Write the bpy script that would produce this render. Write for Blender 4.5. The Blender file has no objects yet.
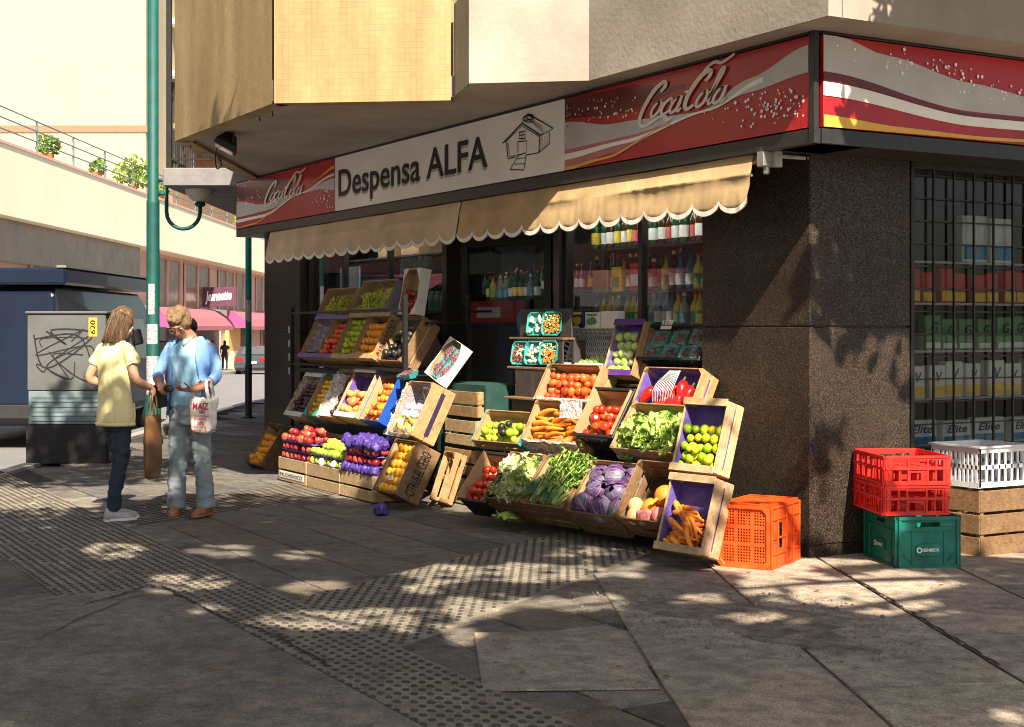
import bpy, bmesh, math, random
from mathutils import Vector, Matrix, noise, Quaternion
rnd = random.Random(7)
PI = math.pi
SC = bpy.context.scene
COL = SC.collection
R60 = math.radians(60)
CAM = (6.897, -6.133, 1.45)

def T(x, y, z): return Matrix.Translation((x, y, z))
def RX(a): return Matrix.Rotation(math.radians(a), 4, 'X')
def RY(a): return Matrix.Rotation(math.radians(a), 4, 'Y')
def RZ(a): return Matrix.Rotation(math.radians(a), 4, 'Z')
def SCL(x, y, z): return Matrix.Diagonal((x, y, z, 1))
def street(X, D, z=0):
    """side-street frame: X across the street, D along it -> world"""
    return Vector((CAM[0] + .5*X - .8660254*D, CAM[1] + .8660254*X + .5*D, z))
STREET = Matrix.Translation((CAM[0], CAM[1], 0)) @ Matrix.Rotation(R60, 4, 'Z')
def ground_at(px, py, z=0.):
    D = 1446*(1.45 - z)/(py - 328); return street((px - 512)/1446*D, D, z)
def on_front(px, py, d):
    """point of the plane y=-d (parallel to the shop front)"""
    a = (px-512)/1446; b = (328-py)/1446
    r = Vector((-.8660254 + .5*a, .5 + .8660254*a, b)); t = (-d - CAM[1])/r.y
    return Vector(CAM) + r*t

# ---------------------------------------------------------------- mesh builder
class MB:
    def __init__(s): s.v = []; s.f = []; s.mi = []; s.cur = 0
    def add(s, vs, fs, M=None):
        b = len(s.v)
        if M is not None: vs = [M @ Vector(v) for v in vs]
        s.v.extend([tuple(v) for v in vs])
        for f in fs: s.f.append(tuple(b+i for i in f)); s.mi.append(s.cur)
        return s
    def box(s, x0, x1, y0, y1, z0, z1, M=None):
        if x0 > x1: x0, x1 = x1, x0
        if y0 > y1: y0, y1 = y1, y0
        if z0 > z1: z0, z1 = z1, z0
        return s.add([(x0,y0,z0),(x1,y0,z0),(x1,y1,z0),(x0,y1,z0),(x0,y0,z1),(x1,y0,z1),(x1,y1,z1),(x0,y1,z1)],
                     [(0,3,2,1),(4,5,6,7),(0,1,5,4),(1,2,6,5),(2,3,7,6),(3,0,4,7)], M)
    def loft(s, rings, M=None, cap=True, close=True):
        n = len(rings[0]); vs = [p for r in rings for p in r]; fs = []
        for i in range(len(rings)-1):
            for j in range(n if close else n-1):
                k = (j+1) % n; fs.append((i*n+j, i*n+k, (i+1)*n+k, (i+1)*n+j))
        if cap:
            fs.append(tuple(range(n))[::-1]); fs.append(tuple(len(vs)-n+j for j in range(n)))
        return s.add(vs, fs, M)
    def tube(s, pts, r, n=8, M=None, cap=True, ey=1.0):
        pts = [Vector(p) for p in pts]; N = len(pts)
        rr = r if isinstance(r, (list, tuple)) else [r]*N
        up = None; rings = []
        for i, p in enumerate(pts):
            t = (pts[min(i+1, N-1)] - pts[max(i-1, 0)])
            if t.length < 1e-9: t = Vector((0, 0, 1))
            t.normalize()
            if up is None:
                a = Vector((0,0,1)) if abs(t.z) < .9 else Vector((0,1,0))
                up = (a - t*a.dot(t)).normalized()
            else:
                up = (up - t*up.dot(t))
                if up.length < 1e-6: up = t.orthogonal()
                up.normalize()
            sd = t.cross(up); q = rr[i]
            qa, qb = (q if isinstance(q, (list, tuple)) else (q, q*ey))
            rings.append([p + sd*math.cos(2*PI*k/n)*qa + up*math.sin(2*PI*k/n)*qb for k in range(n)])
        return s.loft(rings, M, cap)
    def lathe(s, prof, n=16, M=None):
        rings = [[(r*math.cos(2*PI*k/n), r*math.sin(2*PI*k/n), z) for k in range(n)] for r, z in prof]
        return s.loft(rings, M, True)
    def prism(s, poly, z0, z1, M=None):
        n = len(poly); vs = [(x, y, z0) for x, y in poly] + [(x, y, z1) for x, y in poly]
        fs = [tuple(range(n))[::-1], tuple(range(n, 2*n))] + [(i, (i+1) % n, n+(i+1) % n, n+i) for i in range(n)]
        return s.add(vs, fs, M)
    def grid(s, fn, nu, nv, M=None):
        vs = [fn(i/nu, j/nv) for j in range(nv+1) for i in range(nu+1)]; w = nu+1
        return s.add(vs, [(j*w+i, j*w+i+1, (j+1)*w+i+1, (j+1)*w+i) for j in range(nv) for i in range(nu)], M)
    def ball(s, c, r, sub=2, M=None, sq=(1,1,1)):
        V, F = ico(sub); c = Vector(c)
        return s.add([(c.x+v[0]*r*sq[0], c.y+v[1]*r*sq[1], c.z+v[2]*r*sq[2]) for v in V], F, M)
    def ribbon(s, pts, w, M=None, z=0.):
        """flat stroke in the xy plane; w scalar or list"""
        N = len(pts); ww = w if isinstance(w, (list, tuple)) else [w]*N; a = []; b = []
        for i, p in enumerate(pts):
            q0 = pts[max(i-1, 0)]; q1 = pts[min(i+1, N-1)]
            dx, dy = q1[0]-q0[0], q1[1]-q0[1]; l = math.hypot(dx, dy) or 1
            nx, ny = -dy/l*ww[i]/2, dx/l*ww[i]/2
            a.append((p[0]+nx, p[1]+ny, z)); b.append((p[0]-nx, p[1]-ny, z))
        return s.add(b + a, [(i, i+1, N+i+1, N+i) for i in range(N-1)], M)
    def mesh(s, name, smooth=False):
        me = bpy.data.meshes.new(name); me.from_pydata(s.v, [], s.f)
        if any(s.mi): me.polygons.foreach_set('material_index', s.mi)
        if smooth: me.polygons.foreach_set('use_smooth', [True]*len(s.f))
        me.update(); return me
    def build(s, name, mats, parent=None, smooth=False, bevel=0, M=None):
        return link(s.mesh(name, smooth), name, mats, parent, bevel, M)

_ico = {}
def ico(sub):
    if sub not in _ico:
        b = bmesh.new(); bmesh.ops.create_icosphere(b, subdivisions=sub, radius=1)
        b.verts.index_update()
        _ico[sub] = ([tuple(v.co) for v in b.verts], [tuple(v.index for v in f.verts) for f in b.faces]); b.free()
    return _ico[sub]

def link(me, name, mats=None, parent=None, bevel=0, M=None):
    o = bpy.data.objects.new(name, me); COL.objects.link(o)
    if mats is not None and not me.materials:
        for m in (mats if isinstance(mats, (list, tuple)) else [mats]): me.materials.append(m)
    if parent is not None: o.parent = parent
    if M is not None: o.matrix_world = M if parent is None else o.matrix_world
    if bevel:
        md = o.modifiers.new('edge', 'BEVEL'); md.width = bevel; md.segments = 1; md.limit_method = 'ANGLE'; md.angle_limit = .9
    return o

def tag(o, label=None, cat=None, group=None, kind=None):
    if label: o['label'] = label
    if cat: o['category'] = cat
    if group: o['group'] = group
    if kind: o['kind'] = kind
    return o
def thing(name, label, cat, M=None, group=None):
    o = bpy.data.objects.new(name, None); COL.objects.link(o); o.empty_display_size = .1
    if M is not None: o.matrix_world = M
    return tag(o, label, cat, group)
def copy_tree(o, parent=None):
    c = o.copy(); COL.objects.link(c)
    if parent is not None: c.parent = parent
    for ch in list(o.children): copy_tree(ch, c)
    return c

def eval_mesh(o):
    bpy.context.view_layer.update()
    dg = bpy.context.evaluated_depsgraph_get()
    return bpy.data.meshes.new_from_object(o.evaluated_get(dg))
def text_mb(body, width=None, height=None, shear=0., bold=0., align='LEFT'):
    """flat text mesh as MB in xy, lower-left at origin; scaled to width and cap height"""
    cu = bpy.data.curves.new('t', 'FONT'); cu.body = body; cu.size = 1; cu.shear = shear; cu.offset = bold; cu.resolution_u = 4
    o = bpy.data.objects.new('t', cu); COL.objects.link(o); me = eval_mesh(o)
    xs = [v.co.x for v in me.vertices]; ys = [v.co.y for v in me.vertices]
    x0, x1 = min(xs), max(xs); H = max(ys)
    sx = (width/(x1-x0)) if width else None; sy = (height/H) if height else None
    sx = sx or sy; sy = sy or sx
    mb = MB(); mb.add([((v.co.x-x0)*sx, v.co.y*sy, 0) for v in me.vertices], [tuple(p.vertices) for p in me.polygons])
    bpy.data.objects.remove(o); bpy.data.curves.remove(cu); bpy.data.meshes.remove(me)
    return mb
def fused(mb, name, voxel=.012, smooth=4):
    o = bpy.data.objects.new('tmp', mb.mesh('tmp')); COL.objects.link(o)
    m = o.modifiers.new('r', 'REMESH'); m.mode = 'VOXEL'; m.voxel_size = voxel; m.use_smooth_shade = True
    if smooth:
        k = o.modifiers.new('s', 'SMOOTH'); k.iterations = smooth; k.factor = .5
    me = eval_mesh(o); me.name = name
    old = o.data; bpy.data.objects.remove(o); bpy.data.meshes.remove(old)
    return me
def wrinkle(me, amp, scale, stretch=(1,1,1), seed=0):
    for v in me.vertices:
        p = Vector((v.co.x*scale*stretch[0]+seed, v.co.y*scale*stretch[1], v.co.z*scale*stretch[2]))
        v.co += v.normal*amp*(noise.noise(p) + .5*noise.noise(p*2.3))
    me.update()
def crom(P, k=6):
    out = []; N = len(P)
    for i in range(N-1):
        p0 = P[max(i-1, 0)]; p1 = P[i]; p2 = P[i+1]; p3 = P[min(i+2, N-1)]
        for j in range(k):
            t = j/k
            out.append(tuple(.5*((2*b)+(c-a)*t+(2*a-5*b+4*c-d)*t*t+(-a+3*b-3*c+d)*t**3) for a, b, c, d in zip(p0, p1, p2, p3)))
    out.append(tuple(P[-1])); return out

# ---------------------------------------------------------------- materials
def _nodes(name):
    m = bpy.data.materials.new(name); m.use_nodes = True; nt = m.node_tree
    return m, nt, nt.nodes['Principled BSDF'], nt.nodes, nt.links
def _coord(N, L, kind, scale):
    tc = N.new('ShaderNodeTexCoord'); mp = N.new('ShaderNodeMapping')
    mp.inputs['Scale'].default_value = scale if isinstance(scale, (tuple, list)) else (scale,)*3
    L.new(tc.outputs[kind], mp.inputs['Vector']); return mp.outputs['Vector']
def _ramp(N, stops):
    r = N.new('ShaderNodeValToRGB'); e = r.color_ramp.elements
    while len(e) < len(stops): e.new(.5)
    for k, (p, c) in zip(e, stops): k.position = p; k.color = (*c[:3], 1)
    return r
def mat(name, col, rough=.6, var=.2, scale=6., bump=.0, bscale=40., metal=0., spec=.5, rvar=0., coord='Object', stretch=None, dark=None, coat=0., grain=0.):
    """plain material with noise variation of colour between col*(1-var) and col*(1+var) (or towards dark) and bump"""
    m, nt, B, N, L = _nodes(name)
    B.inputs['Roughness'].default_value = rough; B.inputs['Metallic'].default_value = metal
    B.inputs['Specular IOR Level'].default_value = spec; B.inputs['Coat Weight'].default_value = coat
    vec = _coord(N, L, coord, stretch or 1.)
    nz = N.new('ShaderNodeTexNoise'); nz.inputs['Scale'].default_value = scale; nz.inputs['Detail'].default_value = 6; nz.inputs['Roughness'].default_value = .6
    L.new(vec, nz.inputs['Vector'])
    lo = dark if dark else tuple(c*(1-var) for c in col); hi = tuple(min(1, c*(1+var)) for c in col)
    rp = _ramp(N, [(.3, lo), (.68, hi)]); L.new(nz.outputs['Fac'], rp.inputs['Fac'])
    if grain:
        n3 = N.new('ShaderNodeTexNoise'); n3.inputs['Scale'].default_value = 95; n3.inputs['Detail'].default_value = 6; n3.inputs['Roughness'].default_value = .7; L.new(vec, n3.inputs['Vector'])
        n4 = N.new('ShaderNodeTexNoise'); n4.inputs['Scale'].default_value = 9; n4.inputs['Detail'].default_value = 7; n4.inputs['Roughness'].default_value = .65; L.new(vec, n4.inputs['Vector'])
        r3 = _ramp(N, [(.34, (1-grain,)*3), (.62, (1+grain*.45,)*3)]); L.new(n3.outputs['Fac'], r3.inputs['Fac']); r4 = _ramp(N, [(.36, (1-grain*.8,)*3), (.60, (1.05,)*3)]); L.new(n4.outputs['Fac'], r4.inputs['Fac'])
        m3 = N.new('ShaderNodeMix'); m3.data_type = 'RGBA'; m3.blend_type = 'MULTIPLY'; m3.inputs[0].default_value = 1; m4 = N.new('ShaderNodeMix'); m4.data_type = 'RGBA'; m4.blend_type = 'MULTIPLY'; m4.inputs[0].default_value = 1
        L.new(rp.outputs['Color'], m3.inputs[6]); L.new(r3.outputs['Color'], m3.inputs[7]); L.new(m3.outputs[2], m4.inputs[6]); L.new(r4.outputs['Color'], m4.inputs[7]); L.new(m4.outputs[2], B.inputs['Base Color'])
    elif rvar:
        oi = N.new('ShaderNodeObjectInfo'); hs = N.new('ShaderNodeHueSaturation'); mr = N.new('ShaderNodeMapRange')
        mr.inputs['To Min'].default_value = 1-rvar; mr.inputs['To Max'].default_value = 1+rvar
        L.new(oi.outputs['Random'], mr.inputs['Value']); L.new(mr.outputs['Result'], hs.inputs['Value'])
        L.new(rp.outputs['Color'], hs.inputs['Color']); L.new(hs.outputs['Color'], B.inputs['Base Color'])
    else: L.new(rp.outputs['Color'], B.inputs['Base Color'])
    if bump:
        n2 = N.new('ShaderNodeTexNoise'); n2.inputs['Scale'].default_value = bscale; n2.inputs['Detail'].default_value = 5
        L.new(vec, n2.inputs['Vector']); bp = N.new('ShaderNodeBump'); bp.inputs['Strength'].default_value = bump; bp.inputs['Distance'].default_value = .01
        L.new(n2.outputs['Fac'], bp.inputs['Height']); L.new(bp.outputs['Normal'], B.inputs['Normal'])
    return m
def fruit(name, cols, rough=.35, scale=14., spots=None, bump=.0, coat=.15):
    """colour picked per fruit (object random) from cols with mottling inside"""
    m, nt, B, N, L = _nodes(name); B.inputs['Roughness'].default_value = rough; B.inputs['Coat Weight'].default_value = coat; B.inputs['Coat Roughness'].default_value = .25
    oi = N.new('ShaderNodeObjectInfo'); vec = _coord(N, L, 'Object', 1.)
    ad = N.new('ShaderNodeVectorMath'); ad.operation = 'ADD'; L.new(vec, ad.inputs[0]); L.new(oi.outputs['Location'], ad.inputs[1])
    nz = N.new('ShaderNodeTexNoise'); nz.inputs['Scale'].default_value = scale; nz.inputs['Detail'].default_value = 4; L.new(ad.outputs[0], nz.inputs['Vector'])
    a = N.new('ShaderNodeMath'); a.operation = 'MULTIPLY_ADD'; a.inputs[1].default_value = .75; L.new(nz.outputs['Fac'], a.inputs[0])
    b = N.new('ShaderNodeMath'); b.operation = 'MULTIPLY_ADD'; b.inputs[1].default_value = .6; b.inputs[2].default_value = -.15
    L.new(oi.outputs['Random'], b.inputs[0]); L.new(b.outputs[0], a.inputs[2])
    n = len(cols); rp = _ramp(N, [(.15 + .7*i/max(1, n-1), c) for i, c in enumerate(cols)]); L.new(a.outputs[0], rp.inputs['Fac'])
    L.new(rp.outputs['Color'], B.inputs['Base Color'])
    if bump:
        n2 = N.new('ShaderNodeTexNoise'); n2.inputs['Scale'].default_value = 220; L.new(vec, n2.inputs['Vector'])
        bp = N.new('ShaderNodeBump'); bp.inputs['Strength'].default_value = bump; bp.inputs['Distance'].default_value = .003
        L.new(n2.outputs['Fac'], bp.inputs['Height']); L.new(bp.outputs['Normal'], B.inputs['Normal'])
    return m
def wood(name, a, b, rough=.7):
    m, nt, B, N, L = _nodes(name); B.inputs['Roughness'].default_value = rough
    oi = N.new('ShaderNodeObjectInfo'); vec = _coord(N, L, 'Object', 1.)
    ad = N.new('ShaderNodeVectorMath'); ad.operation = 'ADD'; L.new(vec, ad.inputs[0])
    cv = N.new('ShaderNodeVectorMath'); cv.operation = 'SCALE'; cv.inputs['Scale'].default_value = 3.; L.new(oi.outputs['Location'], cv.inputs[0]); L.new(cv.outputs[0], ad.inputs[1])
    n1 = N.new('ShaderNodeTexNoise'); n1.inputs['Scale'].default_value = 9; n1.inputs['Detail'].default_value = 8; n1.inputs['Roughness'].default_value = .7; n1.inputs['Distortion'].default_value = 1.2
    L.new(ad.outputs[0], n1.inputs['Vector'])
    mp = N.new('ShaderNodeMapping'); mp.inputs['Scale'].default_value = (30, 30, 90); L.new(ad.outputs[0], mp.inputs['Vector'])
    n2 = N.new('ShaderNodeTexNoise'); n2.inputs['Scale'].default_value = 1; n2.inputs['Detail'].default_value = 4; L.new(mp.outputs[0], n2.inputs['Vector'])
    mx = N.new('ShaderNodeMath'); mx.operation = 'MULTIPLY_ADD'; mx.inputs[1].default_value = .45; L.new(n2.outputs['Fac'], mx.inputs[0])
    mm = N.new('ShaderNodeMath'); mm.operation = 'MULTIPLY'; mm.inputs[1].default_value = .6; L.new(n1.outputs['Fac'], mm.inputs[0]); L.new(mm.outputs[0], mx.inputs[2])
    rp = _ramp(N, [(.28, tuple(c*.45 for c in a)), (.45, a), (.68, b)]); L.new(mx.outputs[0], rp.inputs['Fac'])
    hs = N.new('ShaderNodeHueSaturation'); mr = N.new('ShaderNodeMapRange'); mr.inputs['To Min'].default_value = .78; mr.inputs['To Max'].default_value = 1.15
    L.new(oi.outputs['Random'], mr.inputs['Value']); L.new(mr.outputs['Result'], hs.inputs['Value']); L.new(rp.outputs['Color'], hs.inputs['Color'])
    L.new(hs.outputs['Color'], B.inputs['Base Color'])
    bp = N.new('ShaderNodeBump'); bp.inputs['Strength'].default_value = .35; bp.inputs['Distance'].default_value = .004
    L.new(mx.outputs[0], bp.inputs['Height']); L.new(bp.outputs['Normal'], B.inputs['Normal'])
    return m
def glass(name, tint=(1,1,1), refl=1.0, rough=.0):
    m = bpy.data.materials.new(name); m.use_nodes = True; nt = m.node_tree; N = nt.nodes; L = nt.links
    N.remove(N['Principled BSDF']); out = N['Material Output']
    tr = N.new('ShaderNodeBsdfTransparent'); tr.inputs[0].default_value = (*tint, 1)
    gl = N.new('ShaderNodeBsdfGlossy'); gl.inputs['Roughness'].default_value = rough
    fr = N.new('ShaderNodeFresnel'); fr.inputs['IOR'].default_value = 1.5
    mu = N.new('ShaderNodeMath'); mu.operation = 'MULTIPLY'; mu.inputs[1].default_value = refl; ge = N.new('ShaderNodeNewGeometry'); iv = N.new('ShaderNodeMath'); iv.operation = 'SUBTRACT'; iv.inputs[0].default_value = refl; L.new(ge.outputs['Backfacing'], iv.inputs[1]); cl = N.new('ShaderNodeMath'); cl.operation = 'MAXIMUM'; cl.inputs[1].default_value = 0.; L.new(iv.outputs[0], cl.inputs[0]); L.new(cl.outputs[0], mu.inputs[1]); L.new(fr.outputs[0], mu.inputs[0])
    mx = N.new('ShaderNodeMixShader'); L.new(mu.outputs[0], mx.inputs[0]); L.new(tr.outputs[0], mx.inputs[1]); L.new(gl.outputs[0], mx.inputs[2])
    L.new(mx.outputs[0], out.inputs['Surface']); return m
def film(name, alpha=.3, tint=(.9,.9,.95)):
    """thin crinkled plastic film"""
    m, nt, B, N, L = _nodes(name); B.inputs['Base Color'].default_value = (*tint, 1); B.inputs['Roughness'].default_value = .15; B.inputs['Specular IOR Level'].default_value = .8
    vec = _coord(N, L, 'Object', 1.); nz = N.new('ShaderNodeTexNoise'); nz.inputs['Scale'].default_value = 28; nz.inputs['Detail'].default_value = 3; nz.inputs['Distortion'].default_value = 1.5
    L.new(vec, nz.inputs['Vector']); rp = _ramp(N, [(.35, (alpha*.4,)*3), (.7, (min(1, alpha*2.2),)*3)]); L.new(nz.outputs['Fac'], rp.inputs['Fac']); L.new(rp.outputs['Color'], B.inputs['Alpha'])
    bp = N.new('ShaderNodeBump'); bp.inputs['Strength'].default_value = .9; bp.inputs['Distance'].default_value = .02
    L.new(nz.outputs['Fac'], bp.inputs['Height']); L.new(bp.outputs['Normal'], B.inputs['Normal']); return m

MT = {}
MT['pine'] = wood('pine_wood', (.30,.18,.08), (.48,.315,.15))
MT['pale'] = wood('pale_pine_wood', (.40,.28,.15), (.58,.435,.26))
MT['old'] = wood('weathered_wood', (.17,.095,.045), (.30,.18,.09))
MT['darkwood'] = wood('dark_wood', (.035,.03,.027), (.075,.062,.052))
MT['card'] = mat('brown_cardboard', (.42,.28,.15), .8, .12, 5)
MT['card_grey'] = mat('grey_cardboard', (.36,.34,.40), .75, .12, 5)
MT['card_white'] = mat('white_cardboard', (.70,.70,.70), .7, .08, 5)
MT['purple'] = mat('purple_print', (.10,.03,.24), .5, .2, 10)
MT['violet_paper'] = mat('violet_paper', (.13,.085,.36), .6, .3, 14, .6, 30)
MT['teal'] = mat('teal_print', (.03,.34,.33), .5, .15, 10)
MT['blue'] = mat('blue_print', (.012,.075,.42), .45, .2, 10)
MT['black_pl'] = mat('black_plastic', (.018,.018,.02), .45, .2, 8)
MT['white_pl'] = mat('white_plastic', (.66,.68,.72), .4, .1, 6)
MT['orange_pl'] = mat('orange_plastic', (.80,.085,.012), .45, .3, 9, .08, 60)
MT['red_pl'] = mat('red_plastic', (.66,.02,.015), .42, .32, 9, .08, 60)
MT['green_pl'] = mat('green_plastic', (.0,.15,.11), .45, .35, 9, .08, 60)
MT['black_metal'] = mat('black_metal', (.02,.02,.021), .45, .3, 20, 0, 40, .3)
MT['steel'] = mat('dull_steel', (.45,.45,.44), .4, .15, 10, 0, 40, .8)
MT['ink'] = mat('black_ink', (.012,.011,.012), .6, .1)
MT['ink_brown'] = mat('brown_ink', (.10,.035,.025), .7, .2, 30)
MT['white_ink'] = mat('white_ink', (.80,.80,.78), .5, .05)
MT['film'] = film('clear_film', .10)
MT['film_heavy'] = film('cloudy_film', .45, (.85,.85,.9))
MT['film_lilac'] = film('lilac_film', .45, (.45,.42,.62))
MT['glass_dim'] = glass('dim_glass', (.74,.76,.76), 1.0); MT['glass'] = glass('window_glass', (.94,.96,.96), 1.0)  # dimness behind the side window is put into the first glass's tint
# ================================================================= SETTING
def paver_mat(name, col):
    m = mat(name, col, .8, .25, 2.2, .9, 80, grain=.5); return m
PAV = [paver_mat('paving_stone_%s' % n, c) for n, c in (('grey', (.19,.170,.150)), ('dark', (.125,.113,.104)), ('pale', (.31,.275,.235)), ('brown', (.185,.152,.124)), ('blue', (.15,.145,.145)))]
MT['grime'] = mat('grimy_joint', (.035,.032,.03), .95, .4, 12, .5, 60)
MT['tactile'] = mat('tactile_tile', (.28,.245,.20), .75, .28, 3.5, .8, 70, grain=.45)
MT['stud'] = mat('dark_stud', (.06,.055,.05), .7, .35, 5)  # studs in a darker tone than the tile around them
MT['cement'] = mat('smooth_cement', (.25,.22,.19), .85, .3, 1.6, .9, 60, grain=.5)
MT['apron'] = mat('concrete_apron', (.40,.335,.27), .85, .28, 1.4, 1., 55, grain=.5)
MT['soil'] = mat('dry_soil', (.27,.22,.175), .95, .4, 7, 1., 45, grain=.6)
MT['asphalt'] = mat('asphalt', (.19,.19,.205), .8, .12, 1.2, .4, 120)
MT['kerbstone'] = mat('kerb_stone', (.30,.29,.28), .8, .2, 3, .3, 40)
MT['earth'] = mat('bare_ground', (.16,.15,.13), .9, .3, .3)
def street_z(D): return 0 if D < 28 else max(-1.9, -.0165*(D-28))

def profile_sheet(name, X0, X1, dz, m, D0=-40, D1=260, kind='structure'):
    Ds = [D0, -10, 0, 10, 20, 28] + list(range(36, int(D1)+1, 8))
    Ds = [d for d in Ds if D0 <= d <= D1]; mb = MB(); vs = []
    for d in Ds:
        for X in (X0, X1): vs.append((X, d, street_z(d)+dz))
    mb.add(vs, [(2*i, 2*i+1, 2*i+3, 2*i+2) for i in range(len(Ds)-1)])
    o = mb.build(name, m); o.matrix_world = STREET; tag(o, kind=kind); return o
profile_sheet('ground', -300, 300, -.20, MT['earth'], -200, 420)
profile_sheet('road', -14.05, -5.22, -.13, MT['asphalt'])
profile_sheet('far_pavement', -17.0, -14.2, 0., PAV[2])
profile_sheet('pavement_bed', -5.05, 30, -.030, MT['grime'], -40, 27.9)
profile_sheet('pavement_beyond', -5.05, 6, -.004, PAV[0], 28, 200)
for nm, X in (('kerb', -5.22), ('kerb_far', -14.2)):
    mb = MB()
    for D in range(-20, 120, 1):
        z = street_z(D); z1 = street_z(D+1)
        mb.add([(X, D+.006, z-.2), (X+.17, D+.006, z-.2), (X+.17, D+.994, z1-.2), (X, D+.994, z1-.2), (X, D+.006, z+.006), (X+.17, D+.006, z+.006), (X+.17, D+.994, z1+.006), (X, D+.994, z1+.006)],
               [(0,3,2,1),(4,5,6,7),(0,1,5,4),(1,2,6,5),(2,3,7,6),(3,0,4,7)])
    o = mb.build('kerb', MT['kerbstone']); o.matrix_world = STREET; tag(o, kind='structure')

# paving stones laid in rows parallel to the shop front
mb = MB(); r = random.Random(3)
y = -11.0; row = 0
while y < 9.0:
    x = -24 + (row % 2)*.45 + r.random()*.2
    while x < 12:
        w = r.choice((.62, .84, .84, .84))
        X0, X1, Y0, Y1 = x+.008, x+w-.008, y+.008, y+.412
        xc, yc = (X0+X1)/2, (Y0+Y1)/2
        ok = not (-9.6 < xc < -.05 and yc > .05)
        ok = ok and max((X0-CAM[0])*.5 + (q-CAM[1])*.866 for q in (Y0, Y1)) > -5.0 and (X0-CAM[0])*.5 + (Y0-CAM[1])*.866 > -5.04
        Dm = -(xc-CAM[0])*.866 + (yc-CAM[1])*.5
        if ok and -3 < Dm < 27.5:
            mb.cur = r.choices(range(5), (5, 3, 1.2, 3, 2))[0]
            h = [r.uniform(-.0035, .0015)+r.uniform(-.0012, .0012) for _ in range(4)]; c = .006
            b = [(X0, Y0), (X1, Y0), (X1, Y1), (X0, Y1)]; q = [(X0+c, Y0+c), (X1-c, Y0+c), (X1-c, Y1-c), (X0+c, Y1-c)]
            mb.add([(p[0], p[1], -.034) for p in b] + [(p[0], p[1], hh-.005) for p, hh in zip(b, h)] + [(p[0], p[1], hh) for p, hh in zip(q, h)],
                   [(8,9,10,11)] + [(i, (i+1)%4, 4+(i+1)%4, 4+i) for i in range(4)] + [(4+i, 4+(i+1)%4, 8+(i+1)%4, 8+i) for i in range(4)])
        x += w
    y += .42; row += 1
tag(mb.build('pavement', PAV), kind='structure')

def poly_sheet(name, poly, z, m, thick=.03):
    b = MB(); b.prism(poly, z-thick, z); o = b.build(name, m); return tag(o, kind='structure')
def inside(p, poly):
    c = False; n = len(poly)
    for i in range(n):
        (x0, y0), (x1, y1) = poly[i], poly[(i+1) % n]
        if (y0 > p[1]) != (y1 > p[1]) and p[0] < (x1-x0)*(p[1]-y0)/(y1-y0)+x0: c = not c
    return c
STRIPS = {'A': [(-3.62,-3.3), (-4.82,-.95), (-5.85,-1.0), (-4.55,-3.3)],
          'B': [(3.6,-3.78), (3.6,-3.3), (-9.6,-3.3), (-9.6,-4.35), (-1.05,-4.35), (-1.05,-3.78)],
          'C': [(.97,-3.3), (-.74,-.66), (-1.83,-.66), (-.33,-3.3)]}
def studs(name, poly, ang, dots):
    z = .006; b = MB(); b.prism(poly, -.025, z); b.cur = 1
    ca, sa = math.cos(ang), math.sin(ang); r = random.Random(5)
    for i in range(-160, 161):
        for j in range(-160, 161):
            if dots:
                u, v = i*.075 + (j % 2)*.0375, j*.055
                p = (u*ca - v*sa + poly[0][0], u*sa + v*ca + poly[0][1])
                if not inside(p, poly) or not inside((p[0]+.03, p[1]), poly) or r.random() < .03: continue
                R = .0165*r.uniform(.85, 1.1); ring = lambda q, h: [(p[0]+q*1.35*(math.cos(k*PI/3)*ca)-q*math.sin(k*PI/3)*sa, p[1]+q*1.35*math.cos(k*PI/3)*sa+q*math.sin(k*PI/3)*ca, h) for k in range(6)]
                b.loft([ring(R, z-.001), ring(R*.72, z+.0055)])
            else:
                if j % 2: continue
                u, v = i*.075, j*.055
                p = (u*ca - v*sa + poly[0][0], u*sa + v*ca + poly[0][1])
                if not inside(p, poly) or not inside((p[0]-.07*sa, p[1]+.07*ca), poly): continue
                L_ = .094; W = .012
                c = [(p[0]+a*ca-e*sa, p[1]+a*sa+e*ca) for a, e in ((-W, 0), (W, 0), (W, L_), (-W, L_))]
                b.loft([[(q[0], q[1], z-.001) for q in c], [(q[0]*.5+.5*(c[0][0]+c[1][0]+c[2][0]+c[3][0])/4*0+q[0]*.5, q[1], z+.005) for q in c]])
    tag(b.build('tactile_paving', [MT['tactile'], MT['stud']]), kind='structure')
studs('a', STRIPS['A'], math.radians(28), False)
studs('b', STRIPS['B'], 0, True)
studs('c', STRIPS['C'], math.radians(-32), True)
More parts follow.
